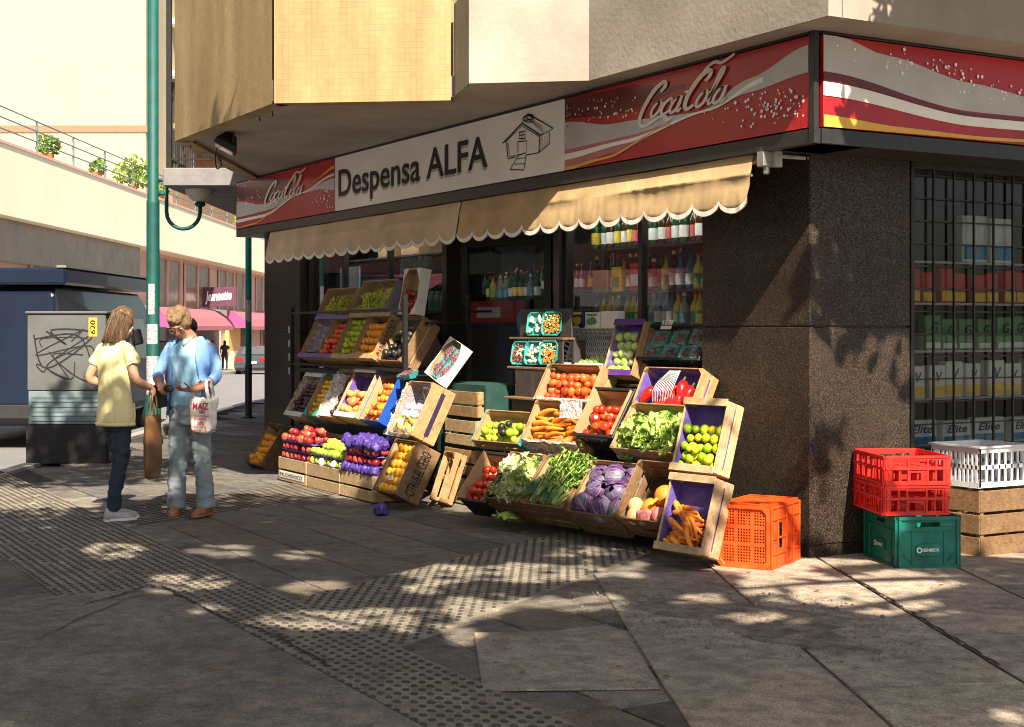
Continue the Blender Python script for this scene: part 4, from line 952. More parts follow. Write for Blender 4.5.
# ================================================================= LEFT RACK
rack = thing('display_rack', 'black steel shelf rack carrying tilted fruit crates against the shop window', 'rack', T(-5.6,-.5,0))
RK = rack.matrix_world.inverted()
def rk(name, fn, m='black_metal', bevel=.002):
    b = MB(); fn(b); b.v = [tuple(RK @ Vector(v)) for v in b.v]; return b.build(name, MT[m], rack, bevel=bevel)
for x, y, z1 in ((-6.87,-.75,1.66), (-4.25,-.75,1.74), (-6.87,-.14,1.66), (-4.25,-.14,1.74)): rk('post', lambda b: b.box(x-.018, x+.018, y-.018, y+.018, 0, z1))
for z, y0, y1 in ((.475,-.90,-.12), (1.045,-.73,-.12), (1.50,-.52,-.12)): rk('shelf', lambda b: (b.box(-6.85, -4.27, y0, y1, z-.012, z), b.box(-6.85, -4.27, y0-.012, y0, z-.03, z+.006)))
for z in (1.60, 1.09): rk('rail', lambda b: b.box(-6.852, -4.268, -.762, -.738, z-.011, z+.011))
for k in range(4): rk('price_clip', lambda b: b.box(-6.897, -6.889, -.78, -.735, .98+k*.14, 1.05+k*.14), 'white_pl')

def fill_label(s): return s
# top shelf
M = crate_matrix(-6.95, 1.585, .46, 64); crate('brown cardboard box of golden grapes on top of the rack, first from its post', M, .76, .30, .13, 'carton', 'card')
place('goldgrape', 'grape_bunch', 'golden green grape bunch in the brown box on top of the rack', 'grapes', 'golden grapes', M, settle(.76, .30, .055, 0, .27, 1, -.075, 0, .25), 1, lie='up')
M = crate_matrix(-6.10, 1.635, .45, 63); c = crate('grey cardboard box of bright green grapes on top of the rack', M, .78, .31, .14, 'carton', 'card_grey', front='card_white')
for k in range(3):
    b = MB(); b.tube([(.16+.22*k, .302, -.03), (.175+.22*k, .302, -.08)], .006, 5); b.build('hand_slot', MT['ink'], c)
place('whitegrape', 'grape_bunch', 'bright green grape bunch in the grey box on top of the rack', 'grapes', 'green grapes', M, settle(.78, .31, .055, 0, .29, 2, -.075, 0, .25), 2, lie='up')
M = crate_matrix(-4.92, 1.57, .5, 80); crate('tall white carton of red apples, topmost at the door end of the rack', M, .34, .42, .10, 'carton', 'card_white', rim='card_white')
place('redapple', 'red_apple', 'red apple in the tall white carton on top of the rack', 'apple', 'apples in the white carton', M, settle(.34, .42, .040, 0, .26, 3, -.045, .75), 3)
# second shelf
M = crate_matrix(-6.59, 1.165, .80, 63); c = crate('purple rimmed crate of film wrapped plums beside the rack post', M, .45, .45, .17, 'pine', 'pine', rim='purple', liner=('card', -.13))
place('plum', 'plum', 'dark plum half hidden under film in the purple rimmed crate', 'plum', 'plums under film', M, settle(.45, .45, .026, 0, .12, 4, -.06, 0), 4)
b = MB(); b.grid(lambda u, v: (.02+.41*u, .075+.345*v, -.045+.022*noise.noise(Vector((u*7, v*8, 2)))+.012*math.sin(v*30+u*5)), 30, 30); b.build('plastic_film', MT['film_lilac'], c, smooth=True)
M = crate_matrix(-6.13, 1.165, .80, 63); crate('purple rimmed crate of small red tomatoes on the second shelf', M, .38, .45, .17, 'pine', 'pine', rim='purple', liner=('card', -.12))
place('plumtomato', 'tomato', 'small red tomato in the purple rimmed crate', 'tomato', 'small tomatoes on the rack', M, settle(.38, .45, .031, 0, .40, 5, -.065, .5), 5)
M = crate_matrix(-5.745, 1.17, .80, 64); crate('pale wood crate of yellow green limes on the second shelf', M, .42, .46, .17, 'pine', 'pine', rim='pale', liner=('card', -.12))
place('lime', 'lime', 'yellow green lime in the pale crate on the rack', 'lime', 'limes on the rack', M, settle(.42, .46, .033, 0, .42, 6, -.06, .6), 6)
M = crate_matrix(-5.315, 1.18, .80, 63); c = crate('pale wood crate of oranges with brown lettering down its side', M, .465, .46, .19, 'pine', 'pine', rim='pale', liner=('card', -.12))
side_text(c, .465, .46, .19, 'CARRASCOSO', 'ink_brown', .95)
b = MB(); t = text_mb('EL PRIMERO', .36, .035, 0, .01); b.add(t.v, t.f, T(.05, -.0035, -.10) @ RX(90)); b.build('lettering', MT['ink_brown'], c)
place('orange', 'orange', 'orange in the lettered pale crate on the rack', 'orange', 'oranges on the rack', M, settle(.465, .46, .041, 0, .38, 7, -.055, 0, .06), 7)
M = crate_matrix(-4.775, 1.165, .78, 58); crate('brown crate of black avocados behind the rack post', M, .46, .46, .19, 'pine', 'old', liner=('card', -.13))
place('avocado', 'avocado', 'black skinned avocado in the brown crate behind the rack post', 'avocado', 'avocados', M, settle(.46, .46, .036, 0, .42, 8, -.06, .7), 8)
# third shelf
M = crate_matrix(-6.56, .60, .95, 60); c = crate('pale crate of dark plums with clear film folded over its edge', M, .44, .47, .17, 'pine', 'pale', rim='card_white', liner=('film_heavy', -.11))
place('plum', 'plum', 'dark plum in the film edged crate on the third shelf', 'plum', 'plums in the film edged crate', M, settle(.44, .47, .025, 0, .40, 9, -.055, .6), 9)
b = MB(); b.grid(lambda u, v: (-.012 + .02*noise.noise(Vector((u*6, v*9, 5))) - .02*u, .47*v, .01-.16*u), 8, 20); b.build('plastic_film', MT['film_heavy'], c, smooth=True)
M = crate_matrix(-6.08, .625, .95, 61); crate('narrow cardboard box of yellow apricots with teal ends', M, .32, .46, .13, 'carton', 'card', rim='teal', front='teal')
place('apricot', 'apricot', 'yellow apricot in the narrow teal ended box', 'apricot', 'apricots', M, settle(.32, .46, .027, 0, .43, 10, -.05, 0), 10)
M = crate_matrix(-5.70, .635, .95, 63); c = crate('wavy topped cardboard box of plums draped in grey plastic', M, .35, .46, .16, 'carton', 'card', liner=('card', -.13))
b = MB(); b.prism([(.0,.46)] + [(.35*i/24, .485+.018*math.sin(i*1.57)) for i in range(25)] + [(.35,.46)], -.006, .0, None); b.build('wavy_edge', MT['card'], c)
place('plum', 'plum', 'plum in the wavy topped box under grey plastic', 'plum', 'plums under grey plastic', M, settle(.35, .46, .025, 0, .36, 11, -.06, .3, x0=.16), 11)
b = MB(); b.grid(lambda u, v: (-.01+.20*u + .03*noise.noise(Vector((v*4, u*2, 8))), .0+.45*v, .012-.05*u + .03*noise.noise(Vector((u*5, v*7, 9)))), 16, 26); b.build('plastic_film', MT['film_heavy'], c, smooth=True)
M = crate_matrix(-5.325, .655, .95, 62); c = crate('white rimmed wooden crate of peaches on the third shelf', M, .46, .485, .17, 'pine', 'pale', rim='card_white', liner=('violet_paper', -.13))
place('peach', 'peach', 'blushed peach in the white rimmed crate', 'peach', 'peaches', M, settle(.46, .485, .039, 0, .30, 12, -.07, .9), 12)
M = crate_matrix(-4.78, .65, .95, 62); c = crate('bright blue carton of nectarines by the rack post', M, .40, .485, .19, 'carton', 'blue', front='blue')
place('nectarine', 'nectarine', 'red and yellow nectarine in the bright blue carton', 'nectarine', 'nectarines', M, settle(.40, .485, .036, 0, .40, 13, -.07, .5), 13)
b = MB(); t = text_mb('FRUTAS', .24, .05, .2, .0); Mt = Matrix(((0,0,1,.4035),(1,0,0,.1),(0,1,0,-.13),(0,0,0,1))); b.add(t.v, t.f, Mt); b.build('lettering', MT['white_ink'], c)
# lilac lined crate of lemons and the carton leaning above it
M = crate_matrix(-3.97, .59, 1.05, 64); c = crate('wooden crate lined with lilac film holding wrapped lemons', M, .44, .47, .23, 'pine', 'pine', rim=None, liner=('film_lilac', -.13))
b = MB(); b.box(.4405, .4435, .05, .42, -.145, -.105); b.build('side_stripe', mat('dark_violet_ink', (.025,.012,.06), .6, .2), c)
place('lemon', 'lemon', 'lemon in the lilac lined crate', 'lemon', 'lemons in the lilac lined crate', M, settle(.44, .47, .033, 0, .17, 14, -.06, .9, drop=.3), 14)
MT['tissue'] = mat('white_tissue', (.72,.70,.80), .8, .12, 12, .5, 40)
P_['wrapped'] = [proto('wrapped_lemon', [(globe(.034, 1.0, rough=.25, seed=s), None), (stemv(.004, .012), T(0,0,.03))], [MT['tissue'], MT['tissue']]) for s in (1, 2, 3)]
place('wrapped', 'wrapped_lemon', 'lemon wrapped in white tissue in the lilac lined crate', 'wrapped fruit', 'wrapped lemons', M, settle(.44, .47, .036, .02, .34, 15, -.05, .6, drop=.25), 15)
b = MB(); b.grid(lambda u, v: (-.015+.47*u, -.03+.30*v, .02-.045*v+.022*noise.noise(Vector((u*9, v*6, 4)))), 24, 16); b.build('plastic_film', MT['film'], c, smooth=True)
b = MB(); b.grid(lambda u, v: (-.018-.006*u, -.02+.47*v, .01-.14*u+.02*noise.noise(Vector((u*5, v*8, 6)))), 8, 20); b.build('plastic_film', MT['film_heavy'], c, smooth=True)
def packs(M, spots, label, group, key='redgrape', base='teal'):
    for k, (x, y, z, rz) in enumerate(spots):
        p = thing('fruit_punnet', label, 'punnet', M @ T(x, y, z) @ RZ(rz), group)
        b = MB(); b.loft([[(-.065,-.05,0), (.065,-.05,0), (.065,.05,0), (-.065,.05,0)], [(-.078,-.06,.035), (.078,-.06,.035), (.078,.06,.035), (-.078,.06,.035)], [(-.072,-.054,.034), (.072,-.054,.034), (.072,.054,.034), (-.072,.054,.034)], [(-.06,-.045,.006), (.06,-.045,.006), (.06,.045,.006), (-.06,.045,.006)]]); b.build('tray', MT[base], p)
        o = link(P_[key][k % len(P_[key])], 'grapes', None, p); o.location = (0, -.004, .022); o.scale = (1.12, .62, 1.)
        b = MB(); b.grid(lambda u, v: (-.08+.16*u, -.062+.124*v, .047+.012*math.sin(PI*u)*math.sin(PI*v)+.006*noise.noise(Vector((u*7, v*7, k)))), 10, 8); b.build('plastic_film', MT['film'], p, smooth=True)
M = crate_matrix(-4.18, 1.07, .60, 58, 4, -17); crate('white and blue carton of grape punnets leaning by the doorway', M, .36, .38, .075, 'carton', 'card_white', rim='card_white')
packs(M, [(.10,.10,-.066,90), (.25,.10,-.066,90), (.10,.25,-.066,85), (.26,.25,-.066,95)], 'dark grape punnet in the leaning white carton by the doorway', 'grape punnets in the white carton')
packs(T(-4.02,-.83,1.035) @ RX(20), [(0,0,0,20)], 'grape punnet lying on the upper edge of the lemon crate', None); packs(T(-4.17,-.76,1.02) @ RX(12), [(0,0,0,-10)], 'grape punnet beside the blue carton, on the lemon crate corner', None)

# ---- ground row, left
M = crate_matrix(-7.57, .045, 1.0, 57); crate('dark wooden crate of oranges tilted on the ground at the far pillar', M, .44, .49, .20, 'pine', 'old', liner=('card', -.13))
place('orange', 'orange', 'orange in the dark tilted crate at the far pillar', 'orange', 'oranges at the far pillar', M, settle(.44, .49, .041, 0, .42, 16, -.055, .35), 16)
crate('dark crate standing behind the tilted orange crate, oranges on top', T(-7.28,-.72,.38), .46, .34, .36, 'pine', 'old', liner=('card', -.05))
place('orange', 'orange', 'orange on the dark upright crate by the rack foot', 'orange', 'oranges on the upright crate', T(-7.28,-.72,.38), [(x, y, .005) for x in (.06,.15,.24,.33,.42) for y in (.06,.15)], 61)
xs = [on_front(278,480,1.17).x, on_front(306.5,485,1.17).x, on_front(340,490,1.17).x, on_front(373,495.5,1.17).x]
LAB = ['long pale slatted crate on the ground with a black printed label, under red apples', 'long pale slatted crate on the ground under green apples', 'long pale slatted crate on the ground under purple wrapped apples']
for k in range(3):
    w = xs[k+1]-xs[k]-.012; M = T(xs[k]+.004, -1.17, .225); c = crate(LAB[k], M, w, .40, .215, 'pine', 'pale', liner=('card', -.02))
    if k == 0:
        b = MB(); b.box(.05, w-.06, -.0045, -.0005, -.185, -.125); b.build('paper_label', MT['white_ink'], c)
        t = text_mb('PAUCHONOCO', w-.16, .034, 0, .015); b = MB(); b.add(t.v, t.f, T(.07, -.0065, -.173) @ RX(90)); b.build('lettering', MT['ink'], c)
    # pulp trays, one on another, fruit standing in each
    key, nm = (('redapple','red apple'), ('greenapple','green apple'), ('redapple','red apple'))[k]
    for lv in range(3 if k != 1 else 2):
        z = .235 + lv*.082; tr_ = MB()
        def trayf(u, v, z=z): return (xs[k]+.02+(w-.03)*u, -1.15+.36*v, z-.026+.010*math.sin(u*PI*12)*math.sin(v*PI*6) + (.022 if v < .06 else 0) + .006*noise.noise(Vector((u*9, v*3, lv))))
        tr_.grid(trayf, 48, 12)
        tag(tr_.build('fruit_tray', MT['violet_paper'], smooth=True), '%s purple pulp tray of the %s stack on the long crates' % (('lowest','middle','top')[lv] if k != 1 else ('lower','upper')[lv], ('red apple','green apple','wrapped apple')[k]), 'fruit tray')
        n = int((w-.04)/.085); R = random.Random(k*9+lv)
        pts = [(xs[k]+.06+i*(w-.11)/(n-1)+jig(R,.008), -1.115+j*.082+jig(R,.006), z+.018) for i in range(n) for j in ((0,1) if lv < (2 if k != 1 else 1) else (0,1,2,3)) if R.random() > .06]
        if k == 2 and lv == 0: pts = pts[::3]
        place(key, nm.replace(' ', '_'), {0: 'red apple in the purple trays on the long labelled crate', 1: 'green apple in the purple trays on the long crates', 2: 'dark red apple peeping from purple wrapping on the long crates'}[k], 'apple', ('red apples in trays', 'green apples in trays', 'apples among purple wrapping')[k], Matrix.Identity(4), pts, k*7+lv)
    z = .235 + (3 if k != 1 else 2)*.082; R = random.Random(k+50)
    pts = [(xs[k]+.10+i*.083+jig(R,.012), -1.06+j*.08+jig(R,.01), z-.016+.03*(j == 1)) for i in range(int((w-.16)/.083)+1) for j in range(3) if R.random() > .25] if k < 2 else []
    if pts: place(key, nm.replace(' ', '_'), {0: 'red apple heaped on the red apple trays', 1: 'green apple heaped on the green apple trays'}[k], 'apple', ('heaped red apples', 'heaped green apples')[k], Matrix.Identity(4), pts, k*7+5)
MT['tissue_purple'] = mat('purple_tissue', (.065,.035,.24), .5, .35, 12, .8, 30)
def crumple(seed, R=.042, lob=.35):
    vs, F = ico(3); out = []
    for v in vs:
        p = Vector(v); q = 1 + lob*noise.noise(p*1.6+Vector((seed,0,0))) + .35*abs(noise.noise(p*3.2+Vector((0,seed,0)))) + .16*noise.noise(p*7+Vector((0,0,seed))); out.append(p*R*q)
    b = MB(); b.add(out, F); return mk('wrapped_apple', b, [MT['tissue_purple']])
P_['crumple'] = [crumple(s) for s in (1, 2, 3, 4)]
w = xs[3]-xs[2]; R = random.Random(70)
place('crumple', 'wrapped_apple', 'apple wrapped in purple tissue, heaped on the tray stack', 'wrapped fruit', 'heaped wrapped apples', Matrix.Identity(4), [(xs[2]+.06+i*.082, -1.12+j*.085, .46+.03*R.random()) for i in range(8) for j in range(3)], 70, (.95, 1.35))
place('crumple', 'wrapped_apple', 'purple tissue wrapped apple along the bottom tray', 'wrapped fruit', 'wrapped apples in the bottom tray', Matrix.Identity(4), [(xs[2]+.06+i*.082, -1.135, .255) for i in range(8)], 71, (.9, 1.15))
place('wrapped', 'wrapped_apple', 'apple in pale tissue among the green apples', 'wrapped fruit', 'pale wrapped apples', Matrix.Identity(4), [(xs[1]+.30, -1.14, .25), (xs[1]+.58, -1.14, .252)], 72, (1., 1.2))
M = crate_matrix(-3.83, .14, 1.25, 63); c = crate('brown crate of yellow grapefruit standing tilted, lettered along its side', M, .42, .46, .23, 'pine', 'old', rim=None, liner=('card', -.13))
side_text(c, .42, .46, .23, 'CITRUS EL CEIBO', 'ink', .5)
place('grapefruit', 'grapefruit', 'yellow grapefruit in the lettered brown crate', 'grapefruit', 'grapefruit', M, settle(.42, .46, .040, 0, .45, 18, -.055, .0, .05), 18)
tg = MB(); tg.box(-.035, .035, -.022, .022, 0, .003); o = tg.build('price_card', MT['white_ink']); o.matrix_world = M @ T(.22,.13,-.005) @ RZ(12) @ RX(8); tag(o, 'small blank white card lying on the yellow grapefruit', 'card')
o = link(crumple(9, .05, .6), 'crumpled_paper'); o.matrix_world = T(on_front(378,505,1.45).x, -1.42, .045); o.data.name = 'crumpled_paper'; tag(o, 'crumpled purple tissue dropped on the pavement below the grapefruit crate', 'paper')
g = on_front(424,489,1.0); crate('empty wooden crate stood on end behind the grapefruit crate', T(-3.66, -.82, .05) @ RX(70), .21, .42, .11, 'pine', 'pine')
# stack of upright crates by the doorway, green cloth on a table
for k in range(4):
    crate('pale slatted crate by the doorway, %s of the stack' % ('lowest', 'second from the bottom', 'third from the bottom', 'topmost')[k], T(-3.93+.015*(k % 2), -.56+.01*k, .215+.238*k), .56, .40, .205, 'pine', ('pale','pine','pale','pine')[k])
MT['green_cloth'] = mat('dark_green_cloth', (.008,.05,.045), .8, .3, 6)
tb = thing('table', 'small table in the doorway covered by a dark green cloth', 'table', T(-3.72,-.22,0))
b = MB(); b.box(-.45, .38, -.22, .14, .96, .98); b.build('tabletop', MT['darkwood'], tb)
for x in (-.42, .35):
    for y in (-.19, .11): b = MB(); b.box(x-.018, x+.018, y-.018, y+.018, 0, .96); b.build('leg', MT['darkwood'], tb)
b = MB()
def cloth(u, v):
    P = [(-.47,-.25), (.40,-.25), (.40,.25)]; s = u*1.37
    x, y, nx, ny = (-.47+s, -.25, 0, -1) if s < .87 else (.40, -.25+(s-.87), 1, 0)
    f = .018*math.sin(s*22)*v + .01*noise.noise(Vector((s*5, v*3, 1)))*v
    return (x+nx*(.01+f), y+ny*(.01+f), .985-.90*v)
b.grid(cloth, 90, 14); b.grid(lambda u, v: (-.47+.87*u, -.25+.4*v, .984), 4, 4); o = b.build('tablecloth', MT['green_cloth'], smooth=True); o.matrix_world = T(-3.72,-.22,0); tag(o, 'dark green cloth hanging to the ground over the doorway table', 'tablecloth')

# ================================================================= RIGHT STAND
st = thing('display_stand', 'dark wooden stepped stand under the vegetable crates', 'stand', T(-1.7,-.3,0))
SI = st.matrix_world.inverted()
def sp_(name, *boxes):
    b = MB()
    for q in boxes: b.box(*q)
    b.v = [tuple(SI @ Vector(v)) for v in b.v]; b.build(name, MT['darkwood'], st, bevel=.002)
sp_('step', (-3.05,-.80,-.52,-.06,.40,.42)); sp_('step', (-2.7,-.95,-.30,-.04,.74,.76)); sp_('step', (-2.8,-1.12,-.10,.10,1.02,1.04))
for x in (-2.68, -2.0, -1.4, -.87): sp_('support', (x-.02,x+.02,-.56,-.08,0,.40)); sp_('support', (x-.02,x+.02,-.32,-.08,.42,.74))
# narrow stepped tray rack
tr = thing('tray_rack', 'narrow dark stepped rack of prepared vegetable trays beside the doorway', 'rack', T(-2.75,-.2,0)); TI = tr.matrix_world.inverted()
def on_d(px, py, d): return on_front(px, py, d)
rows = [(on_d(504,396,.42), .42), (on_d(507,366,.34), .34), (on_d(509,337,.26), .26)]
xr = -2.50
for k, (p, d) in enumerate(rows):
    b = MB(); b.box(p.x, xr, -d, -d+.12, p.z-.018, p.z); b.v = [tuple(TI @ Vector(v)) for v in b.v]; b.build('shelf', MT['old'], tr, bevel=.003)
    zt = p.z + .225
    b = MB(); b.box(p.x+.03, (p.x+xr)/2, -d+.085, -d+.10, p.z, zt); b.box((p.x+xr)/2+.006, xr-.01, -d+.085, -d+.10, p.z, zt); b.v = [tuple(TI @ Vector(v)) for v in b.v]; b.build('back_board', MT['darkwood'], tr, bevel=.002)
b = MB(); z0 = rows[0][0].z
b.box(rows[0][0].x+.02, xr, -.36, -.342, .0, z0-.02); b.box(rows[0][0].x+.05, rows[0][0].x+.08, -.16, -.05, 0, rows[2][0].z-.02); b.box(xr-.03, xr, -.16, -.05, 0, rows[2][0].z-.02)
b.v = [tuple(TI @ Vector(v)) for v in b.v]; b.build('front_board', MT['darkwood'], tr, bevel=.002)
MT['diced_orange'] = mat('diced_carrot', (.85,.24,.03), .5, .3, 40); MT['diced_white'] = mat('cut_cauliflower', (.72,.66,.48), .6, .15, 30); MT['beans'] = mat('red_beans', (.34,.05,.04), .4, .5, 60); MT['herb'] = mat('chopped_greens', (.20,.36,.06), .6, .4, 40)
def veg_tray(px, py, d, w, h, kind, label):
    a = on_d(px, py, d); M = T(a.x, -d, a.z) @ RZ(12) @ RX(80); t = thing('food_tray', label, 'food tray', M)
    b = MB(); q = .012; r_ = lambda g, z: [(x, y, z) for x, y in ((g+.03,g),(w-g-.03,g),(w-g,g+.03),(w-g,h-g-.03),(w-g-.03,h-g),(g+.03,h-g),(g,h-g-.03),(g,g+.03))]
    b.loft([r_(.015, -.03), r_(0, 0), r_(.006, .002), r_(.018, -.024)]); b.build('tray', MT['teal'], t, smooth=False)
    R = random.Random(int(px+py)); ms = {'mix': ['diced_orange','diced_white','herb'], 'white': ['diced_white'], 'bean': ['beans','diced_white']}[kind]
    for mi, mm in enumerate(ms):
        b = MB()
        for _ in range(90 if kind != 'white' else 26):
            x, y = R.uniform(.025, w-.025), R.uniform(.022, h-.022)
            if kind == 'mix' and [0 if y < h*.62 else (1 if R.random() < .6 else 2), 0][y < h*.2] != mi and R.random() < .8: continue
            if kind == 'bean' and (mi == 1) != (h*.4 < y < h*.7 and w*.3 < x < w*.75): continue
            s = R.uniform(.006, .010) if kind != 'white' else R.uniform(.014, .022)
            if kind == 'mix' and mi == 0: b.box(-s, s, -s*.7, s*.7, -s*.7, s*.7, T(x, y, -.008+R.uniform(-.004,.010)) @ RZ(R.uniform(0,90)) @ RX(R.uniform(0,60)))
            else: b.ball((x, y, -.008+R.uniform(-.004,.010)), s, 1, sq=(1, R.uniform(.6,1.3), .8))
        if b.v: b.build({'diced_orange':'diced_carrot','diced_white':'cauliflower','beans':'beans','herb':'greens'}[mm], MT[mm], t, smooth=(mm != 'diced_orange'))
def wpx(p0, p1, py, d): return on_front(p1, py, d).x - on_front(p0, py, d).x
veg_tray(525, 335.5, .25, wpx(525,539,335,.25), .19, 'white', 'teal tray of white cauliflower on the upper rack shelf')
veg_tray(540, 335.5, .25, wpx(540,555,335,.25), .19, 'mix', 'teal tray of diced carrot and greens on the upper rack shelf')
veg_tray(509.5, 364.5, .33, wpx(509.5,522,364,.33), .19, 'bean', 'teal tray of red beans on the lower rack shelf')
veg_tray(522.7, 364.5, .33, wpx(522.7,536,364,.33), .19, 'white', 'teal tray of white cauliflower on the lower rack shelf')
veg_tray(537.3, 364.5, .33, wpx(537.3,551,364,.33), .19, 'mix', 'teal tray of diced carrot and greens beside the white basket')
# cartons on the window sill
MT['pack_blue'] = mat('pack_dark_blue', (.02,.03,.16), .4, .2, 30); MT['pack_white'] = mat('pack_white', (.70,.72,.68), .45, .08, 10); MT['pack_green'] = mat('pack_green', (.12,.30,.10), .4, .3, 40); MT['pack_yellow'] = mat('pack_yellow', (.80,.55,.05), .4, .2, 20); MT['pack_red'] = mat('pack_red', (.55,.03,.03), .4, .2, 20); MT['pack_sky'] = mat('pack_sky_blue', (.06,.25,.42), .4, .3, 20)
for p0, p1, py0, py1, m, band_, lb in ((559,571,328,312,'pack_white','pack_sky','white and blue carton'), (571.5,584,328,310,'pack_blue','pack_yellow','dark blue carton'), (585,600,328,312,'pack_white','pack_green','white carton with a green picture'), (601,618,328,311,'pack_white','pack_white','plain white carton')):
    a = on_front(p0, py0, .04); c = on_front(p1, py1, .04); t = thing('food_carton', lb + ' standing on the window ledge behind the white basket', 'carton', T(a.x, -.04, a.z))
    w_, h_ = c.x-a.x-.01, c.z-a.z; b = MB(); b.box(0, w_, 0, .07, 0, h_); b.build('box', MT[m], t, bevel=.003); b = MB(); R = random.Random(int(p0))
    if m != band_:
        b.prism([(w_*(.5+.38*math.cos(k*PI/6)*R.uniform(.8,1.1)), h_*(.42+.26*math.sin(k*PI/6)*R.uniform(.8,1.1))) for k in range(12)], 0, .002, T(0,-.0005,0) @ RX(90)); b.box(w_*.15, w_*.85, -.003, -.0005, h_*.76, h_*.88); b.build('printed_picture', MT[band_], t)
# crates row by row
M = crate_matrix(-2.80, 1.175, .20, 66, 10); crate('white plastic basket, nearly empty, under the shop window', M, .63, .31, .16, 'mesh', 'white_pl', cat='basket', name='plastic_basket')
b = MB(); R = random.Random(4)
for k in range(5): leaf_patch(b, T(.33+.05*k, .035+.010*k, -.02) @ RZ(70+jig(R,20)) @ RX(88), .09, .025, .1, .012, k)
o = b.build('lettuce_leaf', LET, smooth=True); o.matrix_world = M; tag(o, 'scrap of pale green leaves left in the white plastic basket', 'leaves')
M = crate_matrix(-2.05, 1.105, .20, 70, 10); c = crate('purple rimmed crate of green apples under film below the window', M, .305, .43, .14, 'pine', 'pine', rim='purple', liner=('violet_paper', -.10))
place('greenapple', 'green_apple', 'green apple under film in the purple rimmed crate', 'apple', 'green apples under film', M, settle(.305, .43, .037, 0, .35, 20, -.045, .0), 20)
b = MB(); b.grid(lambda u, v: (.015+.275*u, .05+.29*v, .004+.014*math.sin(v*22)+.012*noise.noise(Vector((u*6, v*7, 2)))), 20, 26); b.build('plastic_film', MT['film'], c, smooth=True)
M = crate_matrix(-1.80, 1.235, .09, 60, 8); c = crate('black plastic crate of red berry punnets, topmost beside the corner pillar', M, .66, .27, .16, 'mesh', 'black_pl')
BER = fruit('dark_berry_skin', [(.10,.012,.015), (.20,.025,.03), (.34,.08,.07)], .35, 40); P_['berry'] = [bunch(s, BER, .010, 40, .055, .07) for s in (11, 12)]
packs(M, [(.12,.07,-.08,3), (.30,.07,-.08,-4), (.48,.07,-.08,2), (.60,.08,-.08,4), (.15,.19,-.08,-3), (.34,.19,-.08,5), (.53,.20,-.08,-4)], 'teal punnet of dark red berries in the black plastic crate', 'berry punnets', 'berry')
b = MB(); b.box(-.055, .055, -.035, .035, 0, .002); o = thing('price_card', 'small white price card clipped on the black crate of berries', 'price card', M @ T(.21,.275,-.0) @ RX(6)); b.build('card', MT['white_ink'], o)
b = MB(); t = text_mb('$ 5.-', .075, .032, 0, .01); b.add(t.v, t.f, T(-.038,-.004,.004)); b.build('lettering', MT['pack_blue'], o)
M = crate_matrix(-2.54, .92, .50, 60, 10); crate('wooden crate of plum tomatoes under the white basket', M, .61, .30, .19, 'pine', 'pine', liner=('card', -.13))
place('plumtomato', 'tomato', 'orange red plum tomato in the wooden crate under the white basket', 'tomato', 'plum tomatoes', M, settle(.61, .30, .032, 0, .26, 21, -.055, .8, x0=.04, x1=.60), 21)
M = crate_matrix(-2.39, .615, .70, 63, 10); c = crate('film wrapped wooden crate of carrots lying side by side', M, .59, .34, .20, 'pine', 'pine', liner=('card', -.11))
R = random.Random(31); pts = [(.13+.165*i+jig(R,.04), .045+.030*j+jig(R,.008), -.055+.012*(j % 2)+jig(R,.008)) for j in range(8) for i in range(3)]
place('carrot', 'carrot', 'carrot lying crosswise in the film wrapped crate', 'carrot', 'carrots in the film wrapped crate', M, pts, 31, (.95, 1.2), lie=(8, 12))
b = MB(); b.grid(lambda u, v: (-.02+.63*u, -.035+.05*v+.02*noise.noise(Vector((u*8, v*3, 1))), .012-.16*(1-v)*(1-v)+.02*noise.noise(Vector((u*10, v*5, 2)))), 40, 12)
b.grid(lambda u, v: (-.02+.62*u, .335+.02*v, .012+.012*noise.noise(Vector((u*8, v*3, 5)))), 30, 4); b.grid(lambda u, v: (.34+.24*u-.06*v, .20+.14*v, .006+.012*noise.noise(Vector((u*9, v*9, 7)))), 16, 16); b.build('plastic_film', MT['film_heavy'], c, smooth=True)
M = crate_matrix(-1.80, .70, .60, 56, 10); c = crate('black plastic crate of round tomatoes edged with cardboard', M, .385, .38, .21, 'mesh', 'black_pl', liner=('card', -.14))
for x in (.004, .373): b = MB(); b.box(x, x+.006, .01, .37, -.15, .022); b.build('cardboard_edge', MT['card'], c)
place('tomato', 'tomato', 'round red tomato in the cardboard edged black crate', 'tomato', 'round tomatoes in the middle row', M, settle(.385, .38, .037, 0, .32, 22, -.065, .85), 22)
M = crate_matrix(-1.38, .925, .40, 62, 10); c = crate('wooden crate of shiny red peppers beside the granite pillar', M, .555, .29, .17, 'pine', 'pine', liner=('violet_paper', -.12))
place('pepper', 'red_pepper', 'shiny red pepper in the crate beside the granite pillar', 'pepper', 'red peppers', M, [(.07,.10,-.05),(.24,.04,-.06),(.31,.035,-.05),(.39,.05,-.04),(.45,.11,-.04),(.38,.14,-.05),(.49,.04,-.06),(.30,.09,-.07),(.18,.03,-.07)], 23, (1., 1.3), lie=(80, 25))
nb = thing('net_bag', 'white net bag of radishes among the red peppers', 'net bag', M @ T(.26,.13,-.02))
P_['radish'] = [proto('radish', [(globe(.016, 1.1, tip=.2, rough=.05), None), (stemv(.002, .008), T(0,0,.016))], [F_['pepper'], STEM])]
for k in range(14):
    o = link(P_['radish'][0], 'radish', None, nb); R = random.Random(k); o.location = (R.uniform(-.07,.07), R.uniform(-.07,.03), R.uniform(-.02,.012))
b = MB()
for k in range(13):
    x = -.09+.015*k; b.tube([(x*1.1,-.09,-.01), (x,-.03,.03), (x*.9,.05,.02), (x*.55+.03,.14,.01)], .0014, 4)
b.build('net', MT['white_pl'], nb)
